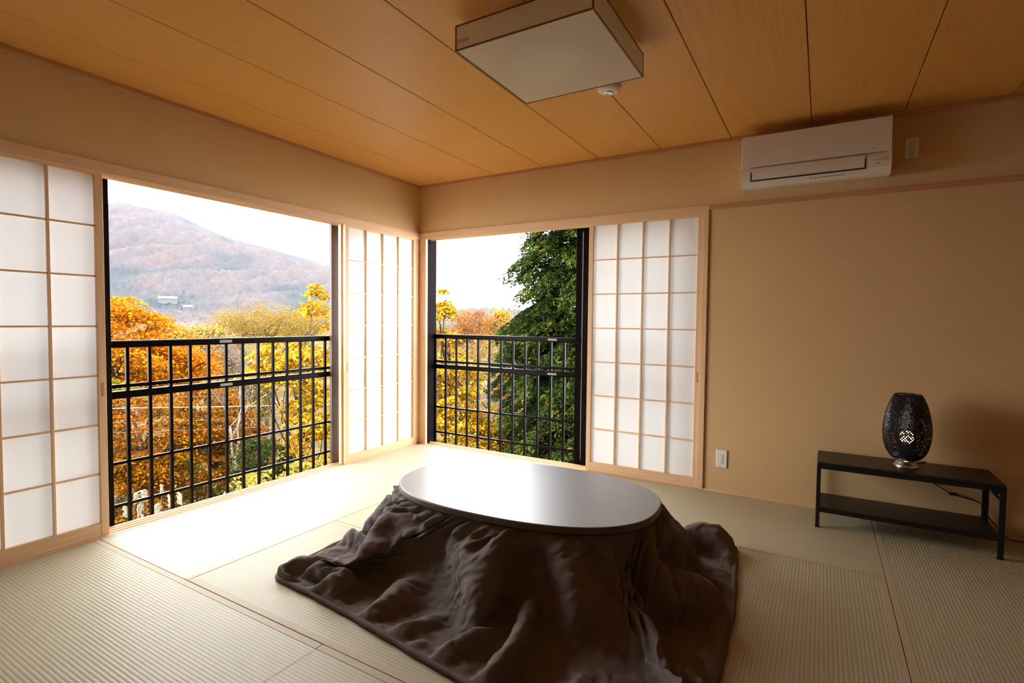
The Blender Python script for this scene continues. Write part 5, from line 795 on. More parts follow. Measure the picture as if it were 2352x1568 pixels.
 -10,-4,3,-2,20,4,-17,5,-1,1,-2,1,-12,-4,6,3,7,3,-6,2,4,-1,-5,8,6,-3,0,-3,-11,-1,0,7,5,-3,-1,-2,-1,-1,5,10,3,3,-2,-5,-1,-22,-3,5,1,13,0,-2,4,-6,-15,9,10,1,0,-7,0,6,-1,7,-6,-13,4,3,0,3,-7,2,-3,2,8,-3,0,-1,-1,2,-1,7,-4,9,-4,6,-2,-9,-9,-10,-1,7,2,12,0,-5,5,-6,-9,17,2,-7,5,-6,3,1,-2,1,1,-12,-7,4,1,1,10,2,2,-7,-2,5,0,4,2,-4,-5,8,-1,12,-12,-12,-13,1,6,2,-1,15,0,-3,5,-4,-1,0,7,-5,5,-2,-7,-7,3,2,9,2,-4,6,-8,2,-3,-4,4,-5,6,1,-10,0,3,9,5,-14,15,-5,-5,2,1,-1,-4,8,1,1,-6,-8,
 -15,0,1,2,8,8,-12,9,-1,-3,0,5,-4,-19,5,-2,9,8,3,-7,3,2,-2,-2,0,-4,17,-15,-9,2,10,4,-2,3,0,-6,-2,-10,2,0,4,4,1,-4,9,1,-6,-10,-3,4,12,12,-2,-8,-6,-5,6,1,8,-3,-6,2,3,1,-4,-4,-2,3,4,5,-7,-6,-1,3,7,0,2,-2,-1,-4,2,9,-9,6,9,-9,-14,-12,-2,6,-6,2,6,6,13,6,-8,2,-10,0,11,-4,7,-9,2,2,0,-2,-2,-8,-8,2,2,6,-1,11,1,-1,-6,0,6,0,-5,1,-1,2,15,-14,-5,-13,-2,9,-5,2,1,-4,9,11,10,-9,-2,-7,5,3,0,-2,2,-17,-1,7,13,3,-11,9,-5,1,1,-8,1,1,5,4,-11,-7,-5,10,0,7,2,1,-3,-5,7,-1,0,6,-5,1,-14,-2,
 -24,5,2,8,-4,1,17,-8,7,-16,11,3,0,-6,-16,7,-2,9,8,-8,5,5,-11,-8,4,14,-18,-9,1,8,19,-3,-8,4,4,3,-22,0,-6,-1,1,4,3,12,-1,11,-15,-13,5,2,9,-3,1,13,0,-18,0,18,-7,4,-13,2,11,-10,11,1,-22,4,17,-1,2,-19,-5,16,5,4,-12,12,0,-17,13,-5,9,-14,-2,-4,6,5,5,-5,2,-10,-5,-1,8,8,4,0,-2,-15,6,15,-9,2,-8,14,0,-14,-1,13,-9,-13,11,4,-10,14,2,3,-13,-4,17,-2,-5,-9,11,2,-11,-8,-8,0,13,-8,-5,0,3,4,1,10,0,9,-1,-10,2,12,-11,8,1,-2,-19,-1,4,7,9,-7,11,-7,5,-10,-5,17,0,-6,5,-22,-2,1,18,5,-14,11,-1,-6,7,1,3,-10,5,-17,-3,-2,
)
QN, QT = 180, 28
def quilt_points():
    """the draped sheet: rings from the table edge (row 0) down to the hem (last row)"""
    e = np.array(QUILT, dtype=np.int64).reshape(3, QT + 1, QN).transpose(1, 2, 0)
    return np.cumsum(np.cumsum(e, 0), 1) * 0.001

def make_quilt():
    g = quilt_points()
    # deepen the folds: push every point away from the locally smoothed sheet
    sm = np.zeros_like(g)
    wsum = 0.0
    for a in range(-9, 10):
        w_ = math.exp(-(a / 5.0) ** 2)
        sm += np.roll(g, a, 1) * w_
        wsum += w_
    sm /= wsum
    ramp = np.minimum(np.arange(QT + 1) / 5.0, (QT - np.arange(QT + 1)) / 4.0).clip(0, 1)[:, None, None]
    g = g + (g - sm) * ramp * np.array([1.25, 1.25, 1.1])
    g[:, :, 2] = np.maximum(g[:, :, 2], 0.012)
    c = np.array([TC[0], TC[1]])
    d = g[:, :, :2] - c
    d /= np.maximum(np.linalg.norm(d, axis=2, keepdims=True), 1e-6)
    # gathered band under the table edge and the seam below it; small puckers along the hem
    ks = np.arange(QN)
    rng = np.random.default_rng(4)
    def curve(lo, hi, m):
        s = np.zeros(QN)
        for _ in range(m):
            f = rng.integers(lo, hi)
            s += np.sin(2 * np.pi * f * ks / QN + rng.random() * 6.28) * rng.uniform(0.4, 1)
        return s / math.sqrt(m)
    puck, puck2, puck3 = curve(28, 66, 7), curve(35, 80, 6), curve(18, 60, 8)
    for j in range(QT + 1):
        t = j / QT
        band = math.exp(-((t - 0.085) / 0.055) ** 2)
        seam = math.exp(-((t - 0.165) / 0.022) ** 2)
        hemw = math.exp(-((t - 0.93) / 0.06) ** 2)
        off = 0.0105 * band * puck - 0.0085 * seam * (1 + 0.3 * puck2) + 0.008 * math.exp(-((t - 0.09) / 0.05) ** 2)
        g[j, :, :2] += d[j] * off[:, None]
        g[j, :, 2] += 0.008 * hemw * (puck3 + 1.0) + 0.003 * band * puck2
    # finer rows and columns (cubic in between), so the cloth can crease
    def finer(m, axis, wrap, k):
        n_ = m.shape[axis]
        cnt = n_ * k if wrap else (n_ - 1) * k + 1
        s = np.arange(cnt) / k
        i0 = np.floor(s).astype(int)
        f = s - i0
        def at_(o): return np.take(m, (i0 + o) % n_ if wrap else np.clip(i0 + o, 0, n_ - 1), axis)
        sh_ = [1, 1, 1]
        sh_[axis] = -1
        f = f.reshape(sh_)
        p0_, p1_, p2_, p3_ = at_(-1), at_(0), at_(1), at_(2)
        return p1_ + 0.5 * f * (p2_ - p0_ + f * (2 * p0_ - 5 * p1_ + 4 * p2_ - p3_ + f * (3 * (p1_ - p2_) + p3_ - p0_)))
    g = finer(finer(g, 1, True, 3), 0, False, 3)
    g[:, :, 2] = np.maximum(g[:, :, 2], 0.012)
    nj, nk = g.shape[:2]
    du = np.roll(g, -1, 1) - np.roll(g, 1, 1)
    dv = np.empty_like(g)
    dv[1:-1] = g[2:] - g[:-2]
    dv[0], dv[-1] = g[1] - g[0], g[-1] - g[-2]
    nr_ = np.cross(du, dv)
    nr_ /= np.maximum(np.linalg.norm(nr_, axis=2, keepdims=True), 1e-9)
    if nr_[nj // 2, :, 2].mean() < 0:
        nr_ = -nr_
    N_ = mnoise.noise
    for j in range(nj):
        t = j / (nj - 1)
        fade = min(1.0, j / 9, (nj - 1 - j) / 4)
        low = min(1.0, max(0.0, (t - 0.35) / 0.3))
        for k in range(nk):
            p = Vector(g[j, k])
            w_ = Vector((N_(p * 5.0), N_(p * 5.0 + Vector((9, 2, 4))), N_(p * 5.0 + Vector((3, 8, 1))))) * 0.055
            q = p + w_
            a = (0.30 - abs(N_(q * 10.0))) * 0.0075 * (0.4 + 0.6 * low)
            a += (0.28 - abs(N_(q * 21.0 + Vector((5, 1, 2))))) * 0.0125 * (0.40 + 0.65 * low)
            a += (0.25 - abs(N_(q * 43.0))) * 0.0062
            g[j, k] += nr_[j, k] * (a * fade)
    g[:, :, 2] = np.maximum(g[:, :, 2], 0.011)
    return g

g = make_quilt()
QT, QN = g.shape[0] - 1, g.shape[1]
qo = (2.2, -1.75, 0.0)
vs = [tuple(p) for p in g.reshape(-1, 3)]
# carry the sheet in under the tabletop so it is held between frame and top
row = []
for k in range(QN):
    p = g[0, k]
    row.append((TC[0] + (p[0] - TC[0]) * 0.7, TC[1] + (p[1] - TC[1]) * 0.7, 0.3475))
base = len(vs)
vs += row
fs = [(j * QN + i, (j + 1) * QN + i, (j + 1) * QN + (i + 1) % QN, j * QN + (i + 1) % QN) for j in range(QT) for i in range(QN)]
fs += [(base + i, i, (i + 1) % QN, base + (i + 1) % QN) for i in range(QN)]
me = bpy.data.meshes.new('quilt')
me.from_pydata([(x - qo[0], y - qo[1], z - qo[2]) for x, y, z in vs], [], fs)
me.polygons.foreach_set('use_smooth', [True] * len(fs))
bm = bmesh.new(); bm.from_mesh(me); bmesh.ops.recalc_face_normals(bm, faces=bm.faces[:])
bm.to_mesh(me); bm.free()
quilt = link('quilt', me, M['quilt'], None, qo)
tag(quilt, 'dark taupe quilt draped from under the oval tabletop to the mats', 'quilt')
ss = quilt.modifiers.new('smooth', 'SUBSURF')
ss.levels = ss.render_levels = 1
# thick piped hem lying on the mats
hem = [Vector(p) for p in g[QT]]
hem = [Vector((p.x, p.y, 0.0125 + 0.0035 * math.sin(k * 0.123) * math.sin(k * 0.037))) for k, p in enumerate(hem)]
mb = MB()
nh, nr = len(hem), 8
vs, fs = [], []
for k, p in enumerate(hem):
    dd = (hem[(k + 1) % nh] - hem[k - 1]).normalized()
    a = dd.cross(Vector((0, 0, 1))).normalized()
    r_ = 0.0118 + 0.0013 * math.sin(k * 0.3) + 0.001 * math.sin(k * 0.57)
    for q in range(nr):
        t = 2 * math.pi * q / nr
        vs.append(p + a * (math.cos(t) * r_ * 1.15) + Vector((0, 0, 1)) * (math.sin(t) * r_))
for k in range(nh):
    for q in range(nr):
        fs.append((k * nr + q, k * nr + (q + 1) % nr, ((k + 1) % nh) * nr + (q + 1) % nr, ((k + 1) % nh) * nr + q))
hm = build(mb.add(vs, fs, True), 'hem', M['piping'], quilt)
hm['label'] = 'thick rounded hem of the quilt, slightly redder brown'

# ------------------------------------------------------------------ black shelf bench by the right wall
bx0, bx1, by0, by1, bz = 3.495, 4.368, -0.385, -0.035, 0.405
sh = thing('low_shelf', 'low black two-tier shelf bench against the plain wall', 'shelf', ((bx0 + bx1) / 2, (by0 + by1) / 2, 0))
build(MB().box((bx0 + 0.003, by0 + 0.003, bz - 0.014), (bx1 - 0.003, by1 - 0.003, bz), 0.002), 'top_board', M['black_board'], sh)
mb = MB()
for (a, b) in (((bx0, by0), (bx1, by0 + 0.012)), ((bx0, by1 - 0.012), (bx1, by1)), ((bx0, by0 + 0.012), (bx0 + 0.012, by1 - 0.012)), ((bx1 - 0.012, by0 + 0.012), (bx1, by1 - 0.012))):
    mb.box((a[0], a[1], bz - 0.040), (b[0], b[1], bz - 0.0145), 0.0015)
build(mb, 'apron', M['black_steel'], sh)
build(MB().box((bx0 + 0.014, by0 + 0.012, 0.108), (bx1 - 0.012, by1 - 0.012, 0.124), 0.002), 'lower_board', M['black_board'], sh)
mb = MB()
mb.box((bx0 + 0.014, by0 + 0.004, 0.096), (bx1 - 0.012, by0 + 0.012, 0.122), 0.001).box((bx0 + 0.014, by1 - 0.012, 0.096), (bx1 - 0.012, by1 - 0.004, 0.122), 0.001)
build(mb, 'lower_apron', M['black_steel'], sh)
for (lx, ly, sx, sy) in ((bx0, by0, 1, 1), (bx1, by0, -1, 1), (bx0, by1, 1, -1), (bx1, by1, -1, -1)):
    # angle-section legs: two flanges at right angles
    w = 0.028 if sx < 0 else 0.022
    lg = MB().box((lx, ly, 0.002), (lx + sx * w, ly + sy * 0.004, bz - 0.041), 0.001).box((lx, ly + sy * 0.004, 0.002), (lx + sx * 0.004, ly + sy * w, bz - 0.041), 0.001)
    lo = build(lg, 'leg', M['black_steel'], sh)
    build(MB().box((lx - sx * 0.001, ly - sy * 0.001, 0.0), (lx + sx * (w + 0.001), ly + sy * (w + 0.001), 0.004), 0.001), 'foot', M['black_steel'], lo)
    if sx > 0:
        continue
    gz = bz - 0.040
    tri = [(lx + sx * 0.006, gz), (lx + sx * 0.062, gz), (lx + sx * 0.058, gz - 0.012), (lx + sx * 0.020, gz - 0.058), (lx + sx * 0.006, gz - 0.064)]
    yb = ly + sy * 0.005
    gus = MB().prism(tri, 'y', yb, yb + sy * 0.003)
    gb = build(gus, 'corner_bracket', M['black_steel'], sh)
    sc_ = MB().lathe([(0.0045, 0), (0.0045, 0.002), (0.002, 0.003)], (0, 0, 0), 10)
    # screw head facing the room
    sv = [(lx + sx * 0.030 + x, yb - abs(z) - 0.0005 if sy > 0 else yb + z, gz - 0.018 + y) for x, y, z in sc_.v]
    so = MB(); so.add(sv, sc_.f)
    build(so, 'screw', M['screw'], gb)

# ------------------------------------------------------------------ woven lamp on the bench
LX, LY, LZ = 3.951, -0.215, bz
lamp = thing('table_lamp', 'lit black woven egg-shaped lamp on the low black shelf', 'lamp', (LX, LY, LZ))
build(MB().lathe([(0.062, 0.0), (0.0625, 0.004), (0.060, 0.012), (0.052, 0.022), (0.044, 0.030), (0.0435, 0.036)], (LX, LY, LZ), 48), 'base', M['chrome'], lamp)
prof = [(0.036, 0.038), (0.058, 0.046), (0.080, 0.064), (0.098, 0.094), (0.111, 0.135), (0.1175, 0.185), (0.1185, 0.225), (0.114, 0.275), (0.104, 0.330), (0.090, 0.380), (0.074, 0.418), (0.066, 0.432)]
zz = np.array([p[1] for p in prof]); rr = np.array([p[0] for p in prof])
def prof_r(z):
    # smooth profile by local cubic of the control points
    i = min(max(int(np.searchsorted(zz, z)) - 1, 0), len(zz) - 2)
    t = (z - zz[i]) / (zz[i + 1] - zz[i])
    m0 = (rr[min(i + 1, len(rr) - 1)] - rr[max(i - 1, 0)]) / (zz[min(i + 1, len(zz) - 1)] - zz[max(i - 1, 0)]) * (zz[i + 1] - zz[i])
    m1 = (rr[min(i + 2, len(rr) - 1)] - rr[i]) / (zz[min(i + 2, len(zz) - 1)] - zz[i]) * (zz[i + 1] - zz[i])
    return (2 * t**3 - 3 * t**2 + 1) * rr[i] + (t**3 - 2 * t**2 + t) * m0 + (-2 * t**3 + 3 * t**2) * rr[i + 1] + (t**3 - t**2) * m1
def woven_shade():
    """open weave: every cell is a raised cane loop round a small hole, rows offset by half a cell"""
    NA, NZ = 54, 46
    z0, z1 = 0.040, 0.430
    rng = np.random.default_rng(9)
    vs, fs = [], []
    def P(a, z, dr=0.0):
        r = prof_r(min(max(z, z0), z1)) + dr
        return (LX + r * math.cos(a), LY + r * math.sin(a), LZ + z)
    for j in range(NZ):
        za, zb = z0 + (z1 - z0) * j / NZ, z0 + (z1 - z0) * (j + 1) / NZ
        zm = (za + zb) / 2
        for i in range(NA):
            sh_ = 0.5 * (j % 2)
            a0, a1 = 2 * math.pi * (i + sh_) / NA, 2 * math.pi * (i + 1 + sh_) / NA
            am = (a0 + a1) / 2
            q_ = rng.random()
            hole = 0.04 if q_ < 0.30 else (0.12 + 0.12 * q_)
            if z0 + 0.055 > zm: hole *= 0.5
            k = len(vs)
            ha, hz = (a1 - a0) * hole, (zb - za) * hole * 1.25
            vs += [P(a0, za, -0.0008), P(a1, za, -0.0008), P(a1, zb, -0.0008), P(a0, zb, -0.0008)]
            vs += [P(am - ha, zm - hz, 0.0016), P(am + ha, zm - hz, 0.0016), P(am + ha, zm + hz, 0.0016), P(am - ha, zm + hz, 0.0016)]
            fs += [(k, k + 1, k + 5, k + 4), (k + 1, k + 2, k + 6, k + 5), (k + 2, k + 3, k + 7, k + 6), (k + 3, k, k + 4, k + 7)]
    me = bpy.data.meshes.new('shade')
    me.from_pydata([(x - LX, y - LY, z - LZ) for x, y, z in vs], [], fs)
    o = link('shade', me, M['black_cane'], lamp)
    so = o.modifiers.new('thick', 'SOLIDIFY')
    so.thickness = 0.0016
    so.offset = 0
    build(MB().tube([(LX + 0.0665 * math.cos(t), LY + 0.0665 * math.sin(t), LZ + 0.432) for t in np.linspace(0, 2 * math.pi, 41)], 0.0026, 6), 'shade_rim', M['black_cane'], lamp)
woven_shade()
build(MB().lathe([(0.013, 0.036), (0.015, 0.10), (0.0165, 0.135), (0.0145, 0.138)], (LX, LY, LZ), 20), 'lamp_holder', M['black_steel'], lamp)
b_ = build(MB().lathe([(0.012, 0.136), (0.022, 0.142), (0.032, 0.156), (0.036, 0.174), (0.032, 0.194), (0.020, 0.208), (0.004, 0.214)], (LX, LY, LZ), 20), 'bulb', M['bulb'], lamp)
b_['label'] = 'glowing warm bulb inside the woven shade'
cd = [(LX + 0.05, LY + 0.03, bz + 0.004), (4.02, -0.10, bz + 0.004), (4.06, -0.045, bz + 0.004), (4.075, -0.022, bz - 0.01), (4.085, -0.014, bz - 0.09), (4.105, -0.012, 0.287), (4.15, -0.012, 0.258), (4.212, -0.012, 0.226), (4.27, -0.012, 0.213), (4.335, -0.012, 0.195), (4.365, -0.014, 0.150), (4.39, -0.016, 0.105), (4.425, -0.017, 0.060), (4.455, -0.022, 0.022), (4.49, -0.028, 0.0065), (4.53, -0.022, 0.0065), (4.57, -0.030, 0.0065), (4.70, -0.035, 0.0065), (4.95, -0.030, 0.0065)]
def smooth_path(p, m=5):
    p = [Vector(q) for q in p]
    out = []
    for i in range(len(p) - 1):
        a, b, c, d = p[max(i - 1, 0)], p[i], p[i + 1], p[min(i + 2, len(p) - 1)]
        for s in range(m):
            t = s / m
            out.append(0.5 * ((2 * b) + (c - a) * t + (2 * a - 5 * b + 4 * c - d) * t * t + (3 * b - a - 3 * c + d) * t ** 3))
    return out + [p[-1]]
co = build(MB().tube(smooth_path(cd), 0.0032, 8), 'cord', M['cord'], lamp)
build(MB().box((4.190, -0.021, 0.219), (4.232, -0.006, 0.234), 0.003), 'cord_switch', M['cord'], co)

# ------------------------------------------------------------------ wall outlets
def outlet(x0, x1, z0, z1, label):
    t = thing('wall_outlet', label, 'outlet', ((x0 + x1) / 2, 0, (z0 + z1) / 2))
    build(MB().box((x0, -0.009, z0), (x1, 0.0, z1), 0.003), 'plate', M['white_plastic'], t)
    xc, zc = (x0 + x1) / 2, (z0 + z1) / 2
    for k in (-1, 0, 1):
        s_ = build(MB().box((xc - 0.0115, -0.0115, zc + k * 0.024 - 0.0105), (xc + 0.0115, -0.009, zc + k * 0.024 + 0.0105), 0.001), 'socket', M['white_plastic'], t)
        for q in (-1, 1):
            build(MB().box((xc + q * 0.0055 - 0.001, -0.0119, zc + k * 0.024 - 0.004), (xc + q * 0.0055 + 0.001, -0.0113, zc + k * 0.024 + 0.004)), 'slot', M['ac_mark'], s_)
    return t
outlet(2.849, 2.925, 0.187, 0.316, 'white power outlet low on the wall beside the paper screen')
outlet(3.908, 3.980, 2.281, 2.409, 'white power outlet high on the wall beside the air conditioner')

# ------------------------------------------------------------------ air conditioner
ax0, ax1 = 2.995, 3.828
ac = thing('air_conditioner', 'white wall air conditioner under the ceiling on the plain wall', 'air conditioner', ((ax0 + ax1) / 2, 0, 2.165))
pts = [(0.0, 2.500), (-0.190, 2.500), (-0.200, 2.496), (-0.202, 2.285), (-0.206, 2.270), (-0.207, 2.240), (-0.200, 2.205), (-0.185, 2.180), (-0.160, 2.168), (-0.120, 2.166), (0.0, 2.185)]
build(MB().prism(pts, 'x', ax0, ax1), 'body', M['ac_white'], ac)
build(MB().box((ax0 + 0.001, -0.2125, 2.294), (ax1 - 0.001, -0.200, 2.4985), 0.004), 'front_panel', M['ac_white'], ac)
# dark slot behind the flap and the flap itself
build(MB().prism([(-0.2085, 2.262), (-0.2090, 2.240), (-0.2025, 2.203), (-0.1995, 2.200), (-0.2040, 2.240), (-0.2050, 2.262)], 'x', 3.052, 3.700), 'outlet_slot', M['ac_dark'], ac)
build(MB().prism([(-0.2065, 2.286), (-0.2110, 2.282), (-0.2125, 2.262), (-0.2120, 2.240), (-0.2065, 2.209), (-0.2040, 2.212), (-0.2085, 2.242), (-0.2085, 2.284)], 'x', 3.062, 3.692), 'louver', M['ac_white'], ac)
build(MB().box((3.05, -0.2105, 2.2875), (3.79, -0.2055, 2.2925), 0.001), 'panel_gap', M['ac_mark'], ac)
pm_ = MB()
for (x, z, w, h_) in ((3.742, 2.248, 0.030, 0.003), (3.742, 2.2415, 0.028, 0.002), (3.787, 2.250, 0.010, 0.006), (3.801, 2.250, 0.010, 0.006), (3.752, 2.2255, 0.018, 0.0025), (3.752, 2.2205, 0.014, 0.0025), (3.746, 2.233, 0.006, 0.002)):
    pm_.box((x, -0.2076, z), (x + w, -0.2055, z + h_))
build(pm_, 'control_print', M['ac_mark'], ac)
build(MB().box((3.775, -0.2080, 2.2405), (3.812, -0.2055, 2.2445), 0.0005), 'badge', M['ac_metal'], ac)
pm_ = MB()
for k in range(9):
    pm_.box((3.40 + k * 0.022, -0.1905 + 0.0006 * (k % 2), 2.1815), (3.40 + k * 0.022 + 0.016, -0.1835, 2.1855))
build(pm_, 'lower_print', M['ac_mark'], ac)
build(MB().tube(smooth_path([(3.944, -0.012, 2.300), (3.942, -0.022, 2.285), (3.935, -0.014, 2.265), (3.915, -0.010, 2.240), (3.875, -0.010, 2.222), (3.83, -0.012, 2.218), (3.80, -0.02, 2.215)]), 0.0035, 8), 'cord', M['white_cord'], ac)
build(MB().box((3.932, -0.030, 2.296), (3.956, -0.0125, 2.322), 0.003), 'plug', M['white_cord'], ac)

# ------------------------------------------------------------------ square paper ceiling lamp, smoke detector
cx0, cx1, cy0, cy1, cz0, cz1 = 2.072, 2.719, -2.198, -1.555, 2.430, 2.540
cl = thing('ceiling_lamp', 'unlit square paper ceiling lamp with thin dark wooden edges', 'lamp', ((cx0 + cx1) / 2, (cy0 + cy1) / 2, cz0))
e = 0.006
mb = MB()
for z in ((cz0, cz0 + e), (cz1 - e, cz1)):
    mb.box((cx0, cy0, z[0]), (cx1, cy0 + e, z[1])).box((cx0, cy1 - e, z[0]), (cx1, cy1, z[1])).box((cx0, cy0 + e, z[0]), (cx0 + e, cy1 - e, z[1])).box((cx1 - e, cy0 + e, z[0]), (cx1, cy1 - e, z[1]))
for x in (cx0, cx1 - e):
    for y in (cy0, cy1 - e):
        mb.box((x, y, cz0 + e), (x + e, y + e, cz1 - e))
build(mb, 'shade_frame', M['lamp_wood'], cl)
for (xa, ya, xb, yb_) in ((cx0 + e, cy0 + 0.002, cx1 - e, cy0 + 0.002), (cx0 + e, cy1 - 0.002, cx1 - e, cy1 - 0.002), (cx0 + 0.002, cy0 + e, cx0 + 0.002, cy1 - e), (cx1 - 0.002, cy0 + e, cx1 - 0.002, cy1 - e)):
    build(MB().add([(xa, ya, cz0 + e), (xb, yb_, cz0 + e), (xb, yb_, cz1 - e), (xa, ya, cz1 - e)], [(0, 1, 2, 3)]), 'side_paper', M['lamp_side'], cl)
build(MB().add([(cx0 + e, cy0 + e, cz0 + 0.002), (cx1 - e, cy0 + e, cz0 + 0.002), (cx1 - e, cy1 - e, cz0 + 0.002), (cx0 + e, cy1 - e, cz0 + 0.002)], [(0, 1, 2, 3)]), 'bottom_paper', M['lamp_paper'], cl)
mc = ((cx0 + cx1) / 2, (cy0 + cy1) / 2)
build(MB().lathe([(0.19, 0.0), (0.20, 0.02), (0.20, 0.085), (0.17, 0.105)], (mc[0], mc[1], 2.470), 40), 'ceiling_mount', M['white_plastic'], cl)
build(MB().box((mc[0] - 0.30, mc[1] - 0.02, 2.530), (mc[0] + 0.30, mc[1] + 0.02, 2.536)).box((mc[0] - 0.02, mc[1] - 0.30, 2.530), (mc[0] + 0.02, mc[1] + 0.30, 2.536)), 'cross_bar', M['lamp_wood'], cl)
sm = MB()
for k in range(5):
    sm.box((cx0 + 0.012 + k * 0.0125, cy0 - 0.0003, 2.462), (cx0 + 0.0205 + k * 0.0125, cy0 + 0.0012, 2.468))
    sm.box((cx0 + 0.014 + k * 0.0115, cy0 - 0.0003, 2.472), (cx0 + 0.0205 + k * 0.0115, cy0 + 0.0012, 2.4765))
    if k % 2 == 0:
        sm.box((cx0 + 0.014 + k * 0.0125, cy0 - 0.0003, 2.450), (cx0 + 0.018 + k * 0.0125, cy0 + 0.0012, 2.456))
build(sm, 'faint_stamp', M['lamp_stamp'], cl)
sd = thing('smoke_detector', 'round white smoke detector on the ceiling behind the square lamp', 'smoke detector', (2.425, -1.235, H - 0.045))
build(MB().lathe([(0.030, 0.006), (0.050, 0.010), (0.062, 0.022), (0.062, 0.045)], (2.425, -1.235, H - 0.045), 40), 'body', M['white_plastic'], sd)
build(MB().lathe([(0.020, 0.0), (0.028, 0.003), (0.028, 0.012)], (2.425, -1.235, H - 0.047), 28), 'sensor_cap', M['ac_metal'], sd)

# ------------------------------------------------------------------ the land outside
DV = np.array([math.cos(R(150)), math.sin(R(150))])      # down the valley towards the mountain
RV = np.array([DV[1], -DV[0]])
EYE = 1.25

def ridge_slope(th):
    return np.interp(th, [100, 121, 128, 133, 136, 139.5, 142.7, 145.9, 148.8, 151.3, 153, 155.3, 156.8, 157.9, 163, 175],
                     [0.0, 0.0, 0.004, 0.045, 0.070, 0.093, 0.1073, 0.1226, 0.1331, 0.1504, 0.1645, 0.1697, 0.1727, 0.1699, 0.176, 0.17])

def ground_h(u, v):
    """height of the land: drops away from the house, flat valley, far slope up to the ridge"""
    u, v = np.asarray(u, float), np.asarray(v, float)
    base = np.interp(v, [0, 4, 45, 120, 320, 560, 760], [-3.3, -3.4, -9.5, -13, -12, -3.5, 17.0])
    th = 150 - np.degrees(np.arctan2(u, np.maximum(v, 1)))
    Rg = EYE + ridge_slope(th) * 1500 / np.cos(np.radians(th - 150))
    t = np.clip((v - 700) / 800, 0, 1)
    far = np.clip((v - 1500) / 500, 0, 1)
    m = 13.0 + np.maximum(Rg - 13.0, 0) * (t ** 0.92)
    env = 4 * t * (1 - t)
    ph = (v - 1.55 * u) / 170.0 + 0.35 * np.sin(u / 90.0)
    spur = (np.abs((ph % 1.0) - 0.5) * 2 - 0.5) * 30 * env
    ph2 = (v - 2.3 * u) / 61.0 + 0.5 * np.sin(v / 70.0)
    spur2 = (np.abs((ph2 % 1.0) - 0.5) * 2 - 0.5) * 8 * env
    h = np.where(v > 700, m + spur + spur2, base)
    return h - far * 80, ph, ph2, t

def uv_of(x, y):
    return x * RV[0] + y * RV[1], x * DV[0] + y * DV[1]

def gz(x, y):
    u, v = uv_of(x, y)
    return float(ground_h(u, max(v, 0))[0])

def set_tint(me, cols):
    a = me.attributes.new('tint', 'FLOAT_COLOR', 'POINT')
    c = np.ones((len(cols), 4), np.float32)
    c[:, :3] = cols
    a.data.foreach_set('color', c.ravel())

def fast_mesh(name, verts, faces_flat, per):
    me = bpy.data.meshes.new(name)
    nv, nf = len(verts), len(faces_flat) // per
    me.vertices.add(nv)
    me.vertices.foreach_set('co', np.asarray(verts, np.float32).ravel())
    me.loops.add(nf * per)
    me.loops.foreach_set('vertex_index', np.asarray(faces_flat, np.int32))
    me.polygons.add(nf)
    me.polygons.foreach_set('loop_start', np.arange(0, nf * per, per, dtype=np.int32))
    me.update(calc_edges=True)
    me.validate()
    return me

def vnoise(x, y, s, seed):
    """smooth value noise on a lattice of step s"""
    r = np.random.default_rng(seed).random((257, 257))
    xs_, ys_ = x / s, y / s
    xi, yi = np.floor(xs_).astype(int), np.floor(ys_).astype(int)
    fx, fy = xs_ - xi, ys_ - yi
    fx, fy = fx * fx * (3 - 2 * fx), fy * fy * (3 - 2 * fy)
    g = lambda a, b: r[(xi + a) % 257, (yi + b) % 257]
    return (g(0, 0) * (1 - fx) + g(1, 0) * fx) * (1 - fy) + (g(0, 1) * (1 - fx) + g(1, 1) * fx) * fy

